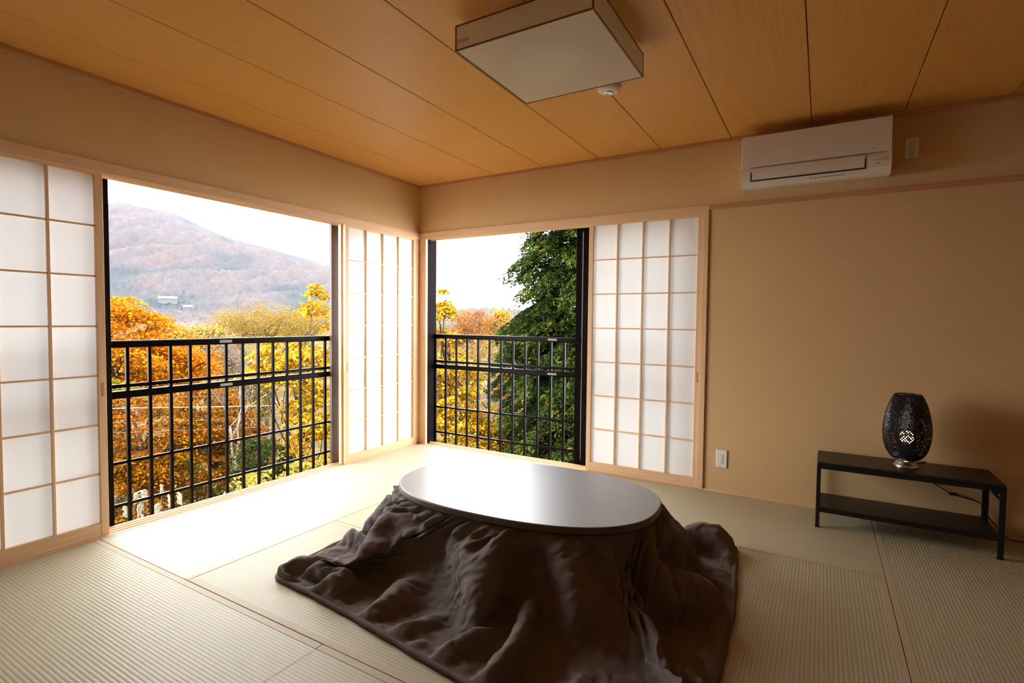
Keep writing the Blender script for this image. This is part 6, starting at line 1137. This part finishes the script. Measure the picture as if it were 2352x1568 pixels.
def terrain(name, vrows, k0, k1, pad, ncol, seed, mountain):
    rng = np.random.default_rng(seed)
    vv = np.asarray(vrows)[:, None] * np.ones((1, ncol))
    f = np.linspace(0, 1, ncol)[None, :]
    uu = (k0 * vv - pad) * (1 - f) + (k1 * vv + pad) * f
    h, ph, ph2, t = ground_h(uu, vv)
    if mountain:
        amp = np.clip((vv - 430) / 200, 0.3, 1)
        h = h + (rng.random(h.shape) - 0.4) * 4.6 * amp
        n1 = vnoise(uu + 3000, vv, 60, 1); n2 = vnoise(uu + 3000, vv, 17, 2); n3 = rng.random(h.shape)
        mauve, tan, rust = np.array([0.052, 0.046, 0.049]), np.array([0.060, 0.049, 0.047]), np.array([0.066, 0.047, 0.039])
        green, slate = np.array([0.027, 0.035, 0.039]), np.array([0.038, 0.037, 0.045])
        c = mauve + (tan - mauve) * np.clip(n2 * 1.7 - 0.4, 0, 1)[..., None]
        low = np.clip(1 - t * 2.2, 0, 1)
        c = c + (rust - c) * (np.clip(n1 * 1.8 - 0.75, 0, 1) * (0.25 + 0.5 * low))[..., None]
        gully = np.clip((0.26 - np.abs((ph % 1.0) - 0.5)) * 4, 0, 1) * np.clip(vnoise(uu + 500, vv + 900, 130, 5) * 2.4 - 0.55, 0.12, 1)
        gmask = np.clip(gully * 0.85 + np.clip(vnoise(uu + 900, vv, 85, 8) * 3 - 1.75 + 0.85 * np.clip(1 - t * 4.5, 0, 1), 0, 1) * 0.95, 0, 1)
        c = c + (green - c) * gmask[..., None]
        c = c + (slate - c) * (np.clip((0.15 - np.abs((ph2 % 1.0) - 0.5)) * 5, 0, 1) * 0.45)[..., None]
        c = c * (0.79 + 0.26 * n3[..., None])
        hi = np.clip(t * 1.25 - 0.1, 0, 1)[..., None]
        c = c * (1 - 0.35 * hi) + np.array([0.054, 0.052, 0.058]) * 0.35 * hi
    else:
        h = h + (rng.random(h.shape) - 0.5) * np.clip(vv / 50, 0.12, 2.2)
        n1 = vnoise(uu + 3000, vv, 7, 11); n3 = rng.random(h.shape)
        c = np.array([0.030, 0.022, 0.010]) + (np.array([0.075, 0.050, 0.012]) - np.array([0.030, 0.022, 0.010])) * n1[..., None]
        c = c * (0.6 + 0.8 * n3[..., None])
    x = uu * RV[0] + vv * DV[0]
    y = uu * RV[1] + vv * DV[1]
    verts = np.stack([x, y, h], -1).reshape(-1, 3)
    nr = len(vrows)
    i = np.arange(nr - 1)[:, None] * ncol + np.arange(ncol - 1)[None, :]
    faces = np.stack([i, i + 1, i + ncol + 1, i + ncol], -1).reshape(-1)
    me = fast_mesh(name, verts, faces, 4)
    set_tint(me, c.reshape(-1, 3))
    return me

def ground_mat(name, rough=0.95):
    m, nt, b = new_mat(name)
    at = nt.nodes.new('ShaderNodeAttribute')
    at.attribute_name = 'tint'
    nt.links.new(at.outputs['Color'], b.inputs['Base Color'])
    b.inputs['Roughness'].default_value = rough
    b.inputs['Specular IOR Level'].default_value = 0.05
    return m
M['land'] = ground_mat('forest_floor_and_slopes')

g1 = link('ground', terrain('ground', np.concatenate([np.linspace(-6, 60, 90), np.geomspace(61, 460, 60)]), -0.9, 1.5, 24, 150, 21, False), M['land'])
g1['kind'] = 'structure'
g2 = link('mountain', terrain('mountain', np.concatenate([np.linspace(450, 1530, 220), np.linspace(1540, 1900, 12)]), -0.42, 0.62, 0, 330, 22, True), M['land'])
g2['kind'] = 'structure'

# thin valley haze between the garden and the far slope
def haze():
    m = bpy.data.materials.new('thin_valley_haze')
    m.use_nodes = True
    nt = m.node_tree
    nt.nodes.remove(nt.nodes['Principled BSDF'])
    v = nt.nodes.new('ShaderNodeVolumeScatter')
    v.inputs['Color'].default_value = (0.86, 0.89, 1.0, 1)
    v.inputs['Density'].default_value = HAZE
    nt.links.new(v.outputs[0], nt.nodes['Material Output'].inputs['Volume'])
    mb = MB()
    cs = []
    for (u, w) in ((-300, 90), (420, 90), (1500, 2000), (-1100, 2000)):
        cs.append((u * RV[0] + w * DV[0], u * RV[1] + w * DV[1]))
    mb.add([(x, y, -60) for x, y in cs] + [(x, y, 420) for x, y in cs], [(0, 1, 2, 3), (4, 5, 6, 7), (0, 1, 5, 4), (1, 2, 6, 5), (2, 3, 7, 6), (3, 0, 4, 7)])
    o = build(mb, 'haze', m)
    tag(o, 'thin pale haze hanging in the valley before the mountain', 'haze', None, 'stuff')
HAZE = 0.000015
haze()

# ------------------------------------------------------------------ foliage
def leaf_cloud(name, cen, size, cols, mat, parent, up=0.6, asp=0.62, fold=0.10, droop=None, seed=0, label=None):
    """many small folded leaves as one mesh; nobody could count them"""
    rng = np.random.default_rng(seed + 100)
    n = len(cen)
    nrm = rng.normal(size=(n, 3))
    nrm[:, 2] = np.abs(nrm[:, 2]) * 1.0 + up
    nrm /= np.linalg.norm(nrm, axis=1, keepdims=True)
    ax = rng.normal(size=(n, 3))
    if droop is not None:
        ax = droop + 0.45 * ax
    ax -= nrm * np.sum(ax * nrm, 1, keepdims=True)
    ax /= np.maximum(np.linalg.norm(ax, axis=1, keepdims=True), 1e-6)
    bx = np.cross(nrm, ax)
    s = (np.asarray(size) * rng.uniform(0.7, 1.3, n))[:, None]
    v = np.empty((n, 4, 3))
    v[:, 0] = cen - ax * s * 0.5
    v[:, 1] = cen + bx * s * asp * 0.5 + nrm * s * fold
    v[:, 2] = cen + ax * s * 0.5
    v[:, 3] = cen - bx * s * asp * 0.5 + nrm * s * fold
    base = origin_of(parent)
    v -= np.array(base)
    k = np.arange(n)[:, None] * 4
    f = np.concatenate([k + np.array([0, 1, 2]), k + np.array([0, 2, 3])], 1).reshape(-1)
    me = fast_mesh(name, v.reshape(-1, 3), f, 3)
    set_tint(me, np.repeat(cols, 4, axis=0))
    o = link(name, me, mat, parent)
    o['kind'] = 'stuff'
    return o

def pads(rng, center, radii, npads, pad_r, flat, nleaf, shell=0.55, lower=-0.75):
    """leaf positions gathered in pads spread through an ellipsoid; returns positions, pad index, pad centres"""
    d = rng.normal(size=(npads * 3, 3))
    d /= np.linalg.norm(d, axis=1, keepdims=True)
    d = d[d[:, 2] > lower][:npads]
    r = shell + (1 - shell) * rng.random((len(d), 1)) ** 0.6
    pc = np.array(center) + d * r * np.array(radii)
    idx = rng.integers(0, len(pc), nleaf)
    pr = pad_r * rng.uniform(0.6, 1.35, len(pc))
    off = rng.normal(size=(nleaf, 3)) * 0.5
    off[:, 2] *= flat
    # pads sag at their rims
    off[:, 2] -= 0.22 * (off[:, 0] ** 2 + off[:, 1] ** 2)
    return pc[idx] + off * pr[idx][:, None], idx, pc

def tints(rng, idx, npad, palette, spread=0.16):
    pal = np.array(palette)
    w = rng.dirichlet(np.ones(len(pal)) * 0.7, npad)
    c = (w @ pal)[idx]
    k = rng.integers(0, len(pal), len(idx))
    c = c * 0.7 + pal[k] * 0.3
    return np.clip(c * rng.uniform(1 - spread * 2.2, 1 + spread * 1.6, (len(idx), 1)), 0.001, 0.9)

def limbs(rng, root, top, targets, r0, sub=3):
    """trunk from root to top, then a bent limb to each target"""
    root, top = np.array(root, float), np.array(top, float)
    tr = MB()
    pts = [root + (top - root) * t + np.array([rng.normal() * 0.08, rng.normal() * 0.08, 0]) * (0 < t < 1) for t in np.linspace(0, 1, 7)]
    tr.tube(pts, [r0 * (1 - 0.72 * t) for t in np.linspace(0, 1, 7)], 8)
    br = []
    for q in targets:
        q = np.array(q, float)
        t = float(np.clip(rng.uniform(0.35, 0.95), 0, 1))
        s = root + (top - root) * t
        L_ = np.linalg.norm(q - s)
        mid = s + (q - s) * 0.5 + np.array([0, 0, 0.10 * L_]) + rng.normal(size=3) * 0.06 * L_
        b = MB().tube([s, s + (mid - s) * 0.55 + rng.normal(size=3) * 0.03 * L_, mid, mid + (q - mid) * 0.6 + rng.normal(size=3) * 0.03 * L_, q], [r0 * 0.34, r0 * 0.27, r0 * 0.2, r0 * 0.13, r0 * 0.05], 5)
        br.append(b)
    return tr, br

def tree(name, label, cat, x, y, crowns, palette, leaf, nleaf, npads, pad_r, flat=0.35, r0=0.14, seed=1, group=None, nlimb=8, up=0.6, mat='leaf', bark='bark', asp=0.62, shell=0.5, top=None, spread=0.16, lower=-0.75):
    """crowns: list of (centre, radii, share)"""
    rng = np.random.default_rng(seed)
    z = gz(x, y) - 0.15
    t = thing(name, label, cat, (x, y, z), group)
    P, C, T = [], [], []
    for (c, rad, share) in crowns:
        p, idx, pc = pads(rng, c, rad, max(3, int(npads * share)), pad_r, flat, int(nleaf * share), shell, lower)
        P.append(p); C.append(tints(rng, idx, len(pc), palette, spread)); T += list(pc)
    P, C = np.concatenate(P), np.concatenate(C)
    gzv = z + 0.1
    P[:, 2] = np.maximum(P[:, 2], gzv)
    if top is None:
        c0 = crowns[0]
        top = (c0[0][0], c0[0][1], c0[0][2] + c0[1][2] * 0.35)
    pick = rng.permutation(len(T))[:nlimb]
    tr, br = limbs(rng, (x, y, z), top, [T[i] for i in pick], r0)
    build(tr, 'trunk', M[bark], t, fix=False)
    for b in br:
        build(b, 'branch', M[bark], t, fix=False)
    leaf_cloud('foliage', P, np.full(len(P), leaf), C, M[mat], t, up=up, asp=asp, seed=seed)
    return t

def shade_of(pal, k):
    return [tuple(c * k for c in p) for p in pal]
ORANGE = shade_of([(0.46, 0.125, 0.002), (0.50, 0.175, 0.003), (0.40, 0.075, 0.002), (0.50, 0.21, 0.004)], 0.66)
DEEP_ORANGE = shade_of([(0.36, 0.105, 0.002), (0.44, 0.165, 0.003), (0.28, 0.055, 0.002), (0.20, 0.12, 0.006)], 0.46)
YELLOW = shade_of([(0.54, 0.28, 0.004), (0.58, 0.35, 0.008), (0.48, 0.19, 0.004), (0.60, 0.43, 0.06)], 0.62)
OLIVE = shade_of([(0.26, 0.175, 0.03), (0.33, 0.21, 0.035), (0.20, 0.15, 0.035), (0.37, 0.21, 0.025)], 0.62)
RUST = shade_of([(0.28, 0.105, 0.04), (0.34, 0.14, 0.03), (0.24, 0.085, 0.05), (0.40, 0.20, 0.025)], 0.62)
GREEN = shade_of([(0.036, 0.066, 0.010), (0.060, 0.095, 0.012), (0.022, 0.040, 0.010), (0.120, 0.140, 0.020)], 0.46)
LIME = shade_of([(0.30, 0.25, 0.02), (0.38, 0.31, 0.04), (0.22, 0.20, 0.02), (0.46, 0.36, 0.08)], 0.62)

tree('maple_tree', 'tall orange maple whose crown rises above the railing in front of the mountain', 'tree', -14.7, 3.7,
     [((-14.59, 3.30, 0.25), (1.95, 1.95, 1.75), 0.66), ((-14.8, 5.15, -0.27), (1.30, 1.30, 1.05), 0.24), ((-14.3, 3.9, -1.3), (1.6, 1.6, 0.7), 0.10)],
     ORANGE, 0.100, 34000, 130, 0.52, 0.22, 0.17, 3, 'orange maples beyond the wide window', 14, spread=0.22, shell=0.45)
tree('maple_tree', 'lower orange maple behind the bars at the jamb side of the wide window', 'tree', -9.3, 1.9,
     [((-9.47, 1.60, -1.40), (1.25, 1.25, 1.05), 0.5), ((-8.52, 0.87, -2.10), (0.85, 0.85, 0.80), 0.22), ((-8.94, 2.34, -2.05), (0.98, 0.98, 0.85), 0.28)],
     DEEP_ORANGE, 0.074, 26000, 120, 0.34, 0.20, 0.10, 5, 'orange maples beyond the wide window', 16, spread=0.26)
tree('maple_tree', 'deep orange maple behind the bars in the middle of the wide window', 'tree', -9.3, 3.5,
     [((-9.12, 3.04, -1.42), (0.85, 0.85, 1.10), 0.55), ((-9.27, 3.90, -2.20), (0.80, 0.80, 1.0), 0.45)],
     DEEP_ORANGE, 0.072, 17000, 85, 0.32, 0.20, 0.09, 6, 'orange maples beyond the wide window', 12, spread=0.26)
tree('maple_tree', 'far pinkish orange maple just under the top rail, beside the pale bare tree', 'tree', -18.6, 7.7,
     [((-18.58, 7.50, -0.55), (1.25, 1.25, 1.0), 1.0)], shade_of([(0.40, 0.17, 0.03), (0.38, 0.14, 0.05), (0.42, 0.20, 0.02)], 0.66), 0.12, 6500, 45, 0.42, 0.24, 0.11, 8, 'orange maples beyond the wide window', 8)
tree('yellow_tree', 'bright yellow tree seen at the corner side of the wide window', 'tree', -4.0, 1.8,
     [((-3.95, 1.50, 0.45), (0.64, 0.64, 0.50), 0.42), ((-3.73, 1.78, 1.30), (0.30, 0.34, 0.55), 0.10), ((-3.68, 1.70, -0.45), (0.44, 0.44, 0.62), 0.40), ((-3.35, 1.75, -1.15), (0.35, 0.35, 0.35), 0.08)],
     YELLOW, 0.066, 13000, 120, 0.20, 0.32, 0.05, 11, 'yellow trees around the corner of the house', 16, shell=0.35, spread=0.24)
tree('yellow_tree', 'yellow leafy tree behind the bars at the corner side of the conifer window', 'tree', -2.2, 3.8,
     [((-2.46, 3.40, 1.20), (0.34, 0.34, 0.72), 0.14), ((-2.32, 3.66, 0.20), (0.52, 0.52, 0.66), 0.28), ((-2.10, 3.55, -0.62), (0.72, 0.66, 0.74), 0.42), ((-1.88, 4.05, -1.00), (0.45, 0.42, 0.42), 0.16)],
     YELLOW, 0.066, 16000, 140, 0.20, 0.32, 0.055, 12, 'yellow trees around the corner of the house', 16, shell=0.35, spread=0.24)
tree('willow_tree', 'hazy olive tree with dark limbs between the maple and the yellow tree', 'tree', -25.2, 15.7,
     [((-25.36, 15.71, 0.55), (3.1, 3.1, 1.35), 0.56), ((-23.27, 16.86, 0.85), (1.9, 1.9, 1.25), 0.24), ((-27.2, 14.67, 0.5), (1.3, 1.3, 1.0), 0.12), ((-24.6, 15.6, -0.9), (2.6, 2.6, 0.8), 0.08)],
     OLIVE, 0.125, 24000, 170, 0.62, 0.9, 0.17, 14, None, 22, up=0.1, asp=0.26, shell=0.3)
tree('golden_shrub', 'low golden brush over the top rail between the orange maple and the olive tree', 'shrub', -21.0, 9.0,
     [((-21.1, 9.29, 0.35), (1.5, 1.5, 0.55), 0.6), ((-20.6, 8.09, 0.0), (1.0, 1.0, 0.45), 0.4)],
     shade_of([(0.30, 0.22, 0.05), (0.26, 0.20, 0.06), (0.36, 0.22, 0.03)], 0.72), 0.13, 6500, 60, 0.42, 0.6, 0.1, 15, None, 8)
tree('russet_tree', 'russet brown tree on the skyline beside the conifer', 'tree', -12.5, 18.9,
     [((-12.47, 18.9, 0.70), (1.55, 1.55, 1.0), 0.75), ((-13.5, 17.9, 0.25), (1.1, 1.1, 0.8), 0.25)],
     RUST, 0.12, 12000, 100, 0.45, 0.6, 0.14, 16, 'skyline trees beyond the conifer window', 14, shell=0.35, asp=0.40)
tree('orange_tree', 'small golden tree on the skyline touching the conifer', 'tree', -12.2, 21.5,
     [((-12.27, 21.43, 0.85), (0.85, 0.85, 1.0), 1.0)], shade_of([(0.46, 0.25, 0.02), (0.44, 0.29, 0.04), (0.40, 0.17, 0.02)], 0.70), 0.12, 3800, 36, 0.42, 0.5, 0.10, 17, 'skyline trees beyond the conifer window', 6)
tree('brush', 'olive brown brush behind the bars below the russet tree', 'shrub', -6.3, 11.0,
     [((-6.33, 10.98, -0.10), (0.95, 0.95, 0.82), 0.6), ((-7.2, 10.3, -0.6), (0.9, 0.9, 0.8), 0.4)],
     shade_of([(0.24, 0.14, 0.05), (0.30, 0.20, 0.04), (0.20, 0.12, 0.06), (0.36, 0.25, 0.05)], 0.68), 0.085, 9000, 80, 0.30, 0.6, 0.07, 18, None, 12, asp=0.40)
tree('red_shrub', 'small red orange shrub behind the bars beside the conifer', 'shrub', -3.4, 7.6,
     [((-3.39, 7.51, -0.45), (0.36, 0.36, 0.48), 1.0)], shade_of([(0.36, 0.085, 0.025), (0.40, 0.12, 0.03), (0.32, 0.11, 0.03)], 0.66), 0.06, 2400, 26, 0.20, 0.5, 0.04, 19, None, 6)
tree('evergreen_shrub', 'dark green evergreen bush low behind the bars near the corner', 'shrub', -4.6, 1.5,
     [((-4.6, 1.45, -1.20), (0.52, 0.52, 0.50), 1.0)], shade_of(GREEN, 0.8), 0.055, 6500, 60, 0.17, 0.4, 0.04, 23, None, 8)
tree('lime_shrub', 'lime yellow shrub with large leaves just outside the wide window', 'shrub', -2.8, 0.42,
     [((-2.83, 0.29, -0.98), (0.42, 0.40, 0.27), 0.62), ((-2.73, 0.78, -0.90), (0.30, 0.28, 0.24), 0.38)],
     LIME, 0.070, 1700, 44, 0.13, 0.4, 0.03, 24, None, 12, asp=0.45)
tree('green_shrub', 'green shrub between the lower orange maples', 'shrub', -10.9, 3.1,
     [((-10.86, 2.96, -2.75), (0.85, 0.85, 0.42), 1.0)], shade_of([(0.045, 0.085, 0.010), (0.075, 0.110, 0.012), (0.03, 0.06, 0.010)], 0.8), 0.07, 5200, 50, 0.24, 0.4, 0.05, 25, None, 6)
tree('green_shrub', 'yellow green shrub behind the bars next to the jamb', 'shrub', -12.2, 2.4,
     [((-12.22, 2.37, -0.80), (0.60, 0.60, 0.40), 1.0)], shade_of([(0.19, 0.20, 0.010), (0.13, 0.15, 0.010), (0.24, 0.23, 0.015)], 0.7), 0.07, 3200, 34, 0.22, 0.35, 0.05, 26, None, 6)
tree('brush', 'grey brown thicket behind the pale bare tree', 'shrub', -18.9, 9.4,
     [((-18.88, 9.13, -0.60), (1.0, 1.0, 1.15), 1.0)], shade_of([(0.20, 0.145, 0.115), (0.26, 0.19, 0.15), (0.15, 0.10, 0.085)], 0.75), 0.16, 4200, 60, 0.40, 0.9, 0.10, 27, None, 18, up=0.0, asp=0.10)
tree('brush', 'olive thicket behind the branches of the pale bare tree', 'shrub', -14.2, 7.3,
     [((-14.25, 7.12, -1.65), (1.1, 1.1, 0.9), 1.0)], shade_of([(0.16, 0.12, 0.02), (0.12, 0.10, 0.02), (0.20, 0.12, 0.03)], 0.68), 0.09, 6500, 60, 0.36, 0.5, 0.08, 30, None, 10)
tree('brush', 'brown undergrowth at the foot of the lower orange maple', 'shrub', -8.8, 1.6,
     [((-8.77, 1.53, -3.05), (1.7, 1.7, 0.62), 0.6), ((-9.9, 3.6, -3.3), (1.7, 1.7, 0.6), 0.4)],
     shade_of([(0.12, 0.060, 0.008), (0.17, 0.080, 0.008), (0.07, 0.055, 0.010), (0.05, 0.060, 0.010)], 0.66), 0.075, 13000, 110, 0.34, 0.4, 0.05, 28, None, 6)
tree('brush', 'dark undergrowth at the foot of the conifer', 'shrub', -0.9, 3.9,
     [((-0.85, 3.95, -1.30), (0.95, 0.6, 0.48), 0.6), ((-1.6, 4.3, -1.75), (0.9, 0.6, 0.5), 0.4)],
     shade_of([(0.03, 0.045, 0.012), (0.05, 0.060, 0.012), (0.05, 0.030, 0.010)], 0.7), 0.060, 8000, 80, 0.20, 0.4, 0.05, 29, None, 6)

# conifer: drooping fans of scale leaves in tiers
def conifer():
    x, y = -0.20, 4.75
    rng = np.random.default_rng(41)
    z0 = gz(x, y) - 0.1
    t = thing('conifer', 'tall dark green conifer outside the window with the black frame', 'tree', (x, y, z0))
    ztop = 7.2
    build(MB().tube([(x, y, z0), (x + 0.03, y, 0), (x, y + 0.03, 3), (x, y, ztop)], [0.20, 0.16, 0.10, 0.02], 10), 'trunk', M['bark'], t, fix=False)
    cen, cols, dr, size = [], [], [], []
    pal = np.array(GREEN)
    zc = z0 + 0.8
    lev = 0
    while zc < ztop - 0.2:
        rad = min(1.42, 2.6 * (1 - (zc - z0) / (ztop - z0 + 1.6)) ** 1.5 + 0.12)
        nb = int(9 + rad * 7)
        bm_ = MB()
        for k in range(nb):
            a = 2 * math.pi * (k + rng.random()) / nb
            L_ = rad * rng.uniform(0.72, 1.18)
            rise = rng.uniform(-0.05, 0.28)
            d = np.array([math.cos(a), math.sin(a), 0])
            base = np.array([x, y, zc + rng.uniform(-0.14, 0.14)])
            def at_(s): return base + d * L_ * s + np.array([0, 0, rise * L_ * s - 0.42 * L_ * s ** 2.2])
            if rng.random() < 0.5:
                bm_.tube([at_(s) for s in (0, 0.3, 0.6, 0.9)], [0.02, 0.014, 0.009, 0.004], 4)
            # sprays: flat fans hanging from the outer part of the limb
            for q in range(int(9 + 14 * L_)):
                s = rng.uniform(0.22, 1.03) ** 0.7
                c = at_(s) + rng.normal(size=3) * np.array([0.07, 0.07, 0.04])
                side = rng.normal() * 0.55
                dd = d * math.cos(side) + np.array([-d[1], d[0], 0]) * math.sin(side)
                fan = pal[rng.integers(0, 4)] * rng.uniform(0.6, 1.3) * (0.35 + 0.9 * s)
                m_ = 26
                for w in range(m_):
                    f_ = w / m_
                    sp = rng.normal() * 0.42
                    dv = dd * math.cos(sp) + np.array([-dd[1], dd[0], 0]) * math.sin(sp)
                    p = c + dv * 0.21 * f_ + np.array([0, 0, 0.03 - 0.17 * f_ ** 1.6]) + rng.normal(size=3) * 0.012
                    cen.append(p); dr.append(dv + np.array([0, 0, -0.9 * f_]))
                    cols.append(fan * rng.uniform(0.75, 1.25)); size.append(0.086 if f_ > 0.3 else 0.065)
        if bm_.v:
            build(bm_, 'branch', M['bark'], t, fix=False)
        zc += rng.uniform(0.20, 0.27)
        lev += 1
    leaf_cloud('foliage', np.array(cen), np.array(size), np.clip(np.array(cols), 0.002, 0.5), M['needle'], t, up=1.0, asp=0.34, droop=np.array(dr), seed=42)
conifer()

# bare pale tree
def bare_tree():
    rng = np.random.default_rng(51)
    x, y = -7.35, 2.75
    z = gz(x, y) - 0.1
    t = thing('bare_tree', 'pale barked nearly leafless tree behind the bars of the wide window', 'tree', (x, y, z))
    segs = []
    def grow(p, d, L_, r, lvl):
        mb = MB()
        pts = [p]
        for _ in range(4):
            d = d + rng.normal(size=3) * 0.16 + np.array([0, 0, 0.05])
            d /= np.linalg.norm(d)
            pts.append(pts[-1] + d * L_ / 4)
        mb.tube(pts, [r * (1 - 0.14 * i) for i in range(5)], 6 if lvl < 2 else 4)
        segs.append((mb, lvl))
        if lvl >= 4: return
        for _ in range(3 if lvl < 3 else 2):
            nd = d + rng.normal(size=3) * 0.55 + np.array([0, 0, 0.12])
            grow(pts[-1 if rng.random() < 0.6 else 3], nd / np.linalg.norm(nd), L_ * rng.uniform(0.58, 0.78), r * 0.56, lvl + 1)
    grow(np.array([x, y, z]), np.array([-0.10, 0.02, 1.0]), 1.9, 0.062, 0)
    tw = MB()
    for mb, lvl in segs:
        if lvl == 0: build(mb, 'trunk', M['pale_bark'], t, fix=False)
        elif lvl <= 2: build(mb, 'branch', M['pale_bark'], t, fix=False)
        else: tw.add(mb.v, mb.f, True)
    o = build(tw, 'twigs', M['twig'], t, fix=False)
    o['kind'] = 'stuff'
bare_tree()

# silver grass by the jamb
def silver_grass():
    rng = np.random.default_rng(61)
    x, y = -3.45, -1.05
    z = gz(x, y)
    t = thing('silver_grass', 'clump of silvery plumed grass at the bottom jamb corner of the wide window', 'grass', (x, y, z))
    n = 2600
    a = rng.random(n) * 6.28
    h = rng.uniform(0.3, 1.95, n)
    rad = 0.18 + 0.35 * rng.random(n) * (h / 1.9)
    cen = np.stack([x + rad * np.cos(a), y + rad * np.sin(a), z + h], -1)
    dr = np.stack([0.35 * np.cos(a), 0.35 * np.sin(a), np.ones(n) * (1.2 - 0.6 * h)], -1)
    pal = np.array([(0.13, 0.13, 0.03), (0.20, 0.17, 0.05), (0.09, 0.10, 0.03), (0.24, 0.20, 0.08)])
    leaf_cloud('blades', cen, np.full(n, 0.30), pal[rng.integers(0, 4, n)] * rng.uniform(0.7, 1.2, (n, 1)), M['leaf'], t, up=0.0, asp=0.055, droop=dr, seed=62)
    heads = [(-3.55, -1.02, -0.94), (-3.42, -0.93, -0.90), (-3.36, -0.80, -0.87), (-3.47, -0.95, -1.02), (-3.35, -0.72, -1.03), (-3.30, -0.60, -1.02), (-3.42, -0.87, -1.12), (-3.50, -1.0, -1.10), (-3.56, -1.08, -1.08), (-3.25, -0.52, -1.08), (-3.02, -0.24, -1.06), (-3.44, -0.98, -1.20)]
    me0 = None
    for (px, py, pz) in heads:
        lean = rng.normal(size=2) * 0.05
        build(MB().tube([(x + rng.normal() * 0.05, y + rng.normal() * 0.05, z), ((x + px) / 2, (y + py) / 2, (z + pz) / 2 + 0.15), (px, py, pz - 0.05)], [0.005, 0.004, 0.003], 4), 'stalk', M['leaf' if False else 'twig'], t, fix=False)
        pl = MB()
        for k in range(16):
            f_ = k / 16
            p0 = Vector((px, py, pz - 0.06 + 0.13 * f_))
            dr_ = Vector((lean[0] + rng.normal() * 0.011 + 0.008, lean[1] + rng.normal() * 0.011 + 0.008, 0.045))
            pl.tube([p0, p0 + dr_ * 0.6, p0 + dr_ + Vector((0.012, 0.012, -0.008))], [0.005, 0.010, 0.003], 4)
        build(pl, 'plume', M['plume'], t, fix=False)
silver_grass()

# power lines across the slope
def wire(label, z0, z1, rad, m, off):
    p0, p1 = Vector((-12.3 + off, -5.4 - off, z0)), Vector((-2.6 + off, 9.2 - off, z1))
    pts = [p0 + (p1 - p0) * (k / 16) + Vector((0, 0, -0.10 * 4 * (k / 16) * (1 - k / 16))) for k in range(17)]
    o = build(MB().tube(pts, rad, 5), 'power_line', M[m], None, at=p0)
    tag(o, label, 'cable', 'power lines across the wide window')
wire('thickest pale power line behind the bars, crossing the orange leaves', -0.10, -0.86, 0.0095, 'wire', 0.0)
wire('thin upper power line above the thick pale one', 0.10, -0.60, 0.0035, 'wire_dark', 0.1)
wire('thin power line close below the thick pale one', -0.44, -1.12, 0.0045, 'wire_dark', -0.1)
wire('lowest thin power line across the orange leaves', -0.68, -1.33, 0.0042, 'wire_dark', -0.2)

# weathered post among the yellow leaves
pt = thing('garden_post', 'weathered lilac grey post with a cap among yellow leaves before the conifer', 'post', (-3.05, 5.95, gz(-3.05, 5.95) - 0.1))
build(MB().box((-3.10, 5.90, gz(-3.05, 5.95) - 0.1), (-3.00, 6.00, -0.98), 0.01), 'shaft', M['post_lilac'], pt)
build(MB().lathe([(0.055, 0.0), (0.075, 0.03), (0.075, 0.10), (0.11, 0.13), (0.10, 0.16), (0.05, 0.20), (0.02, 0.21)], (-3.05, 5.95, -0.98), 12, False), 'cap', M['post_lilac'], pt)

# a few houses on the far slope
def house(x, y, zc, w, d, h, rot, roofm, label):
    t = thing('house', label, 'house', (x, y, zc - 3.0), 'far houses at the foot of the mountain')
    c, s = math.cos(rot), math.sin(rot)
    def TR(p): return (x + p[0] * c - p[1] * s, y + p[0] * s + p[1] * c, zc + p[2])
    mb = MB().box((-w / 2, -d / 2, -3.0), (w / 2, d / 2, h)); mb.v = [TR(p) for p in mb.v]
    build(mb, 'walls', M['house_wall'], t)
    o_ = 0.6
    rf = MB().prism([(-d / 2 - o_, h - 0.2), (0, h + d * 0.30), (d / 2 + o_, h - 0.2), (0, h + d * 0.30 - 0.35)], 'x', -w / 2 - o_, w / 2 + o_)
    rf.v = [TR(p) for p in rf.v]
    build(rf, 'roof', M[roofm], t)
    for k in range(max(2, int(w / 3.5))):
        xx = -w / 2 + (k + 0.5) * w / max(2, int(w / 3.5))
        wn = MB().box((xx - 0.55, -d / 2 - 0.05, h * 0.40), (xx + 0.55, -d / 2 + 0.05, h * 0.72)); wn.v = [TR(p) for p in wn.v]
        build(wn, 'house_window', M['house_pane'], t)
# front (-y local) turned to the valley
rr_ = R(60)
house(-641, 316, 19.0, 18, 8, 3.6, rr_, 'house_roof', 'long pale house at the mountain foot, the biggest of those beyond the maple')
house(-606, 319, 9.5, 9, 7, 3.4, rr_ + 0.2, 'roof_pink', 'pinkish roofed house at the mountain foot')
house(-585, 300, 2.0, 11, 7, 3.2, rr_, 'house_roof', 'white house just below the pinkish roofed one')
house(-655, 290, 12.5, 7, 6, 3.0, rr_ - 0.2, 'house_roof', 'small pale house between the maple crown and the long pale house')
house(-659, 368, 20.0, 8, 6, 3.0, rr_, 'house_roof', 'small pale house above the golden brush on the mountain foot')
house(-711, 356, 28.5, 7, 6, 3.0, rr_ + 0.3, 'house_roof', 'highest small pale house on the mountain foot')
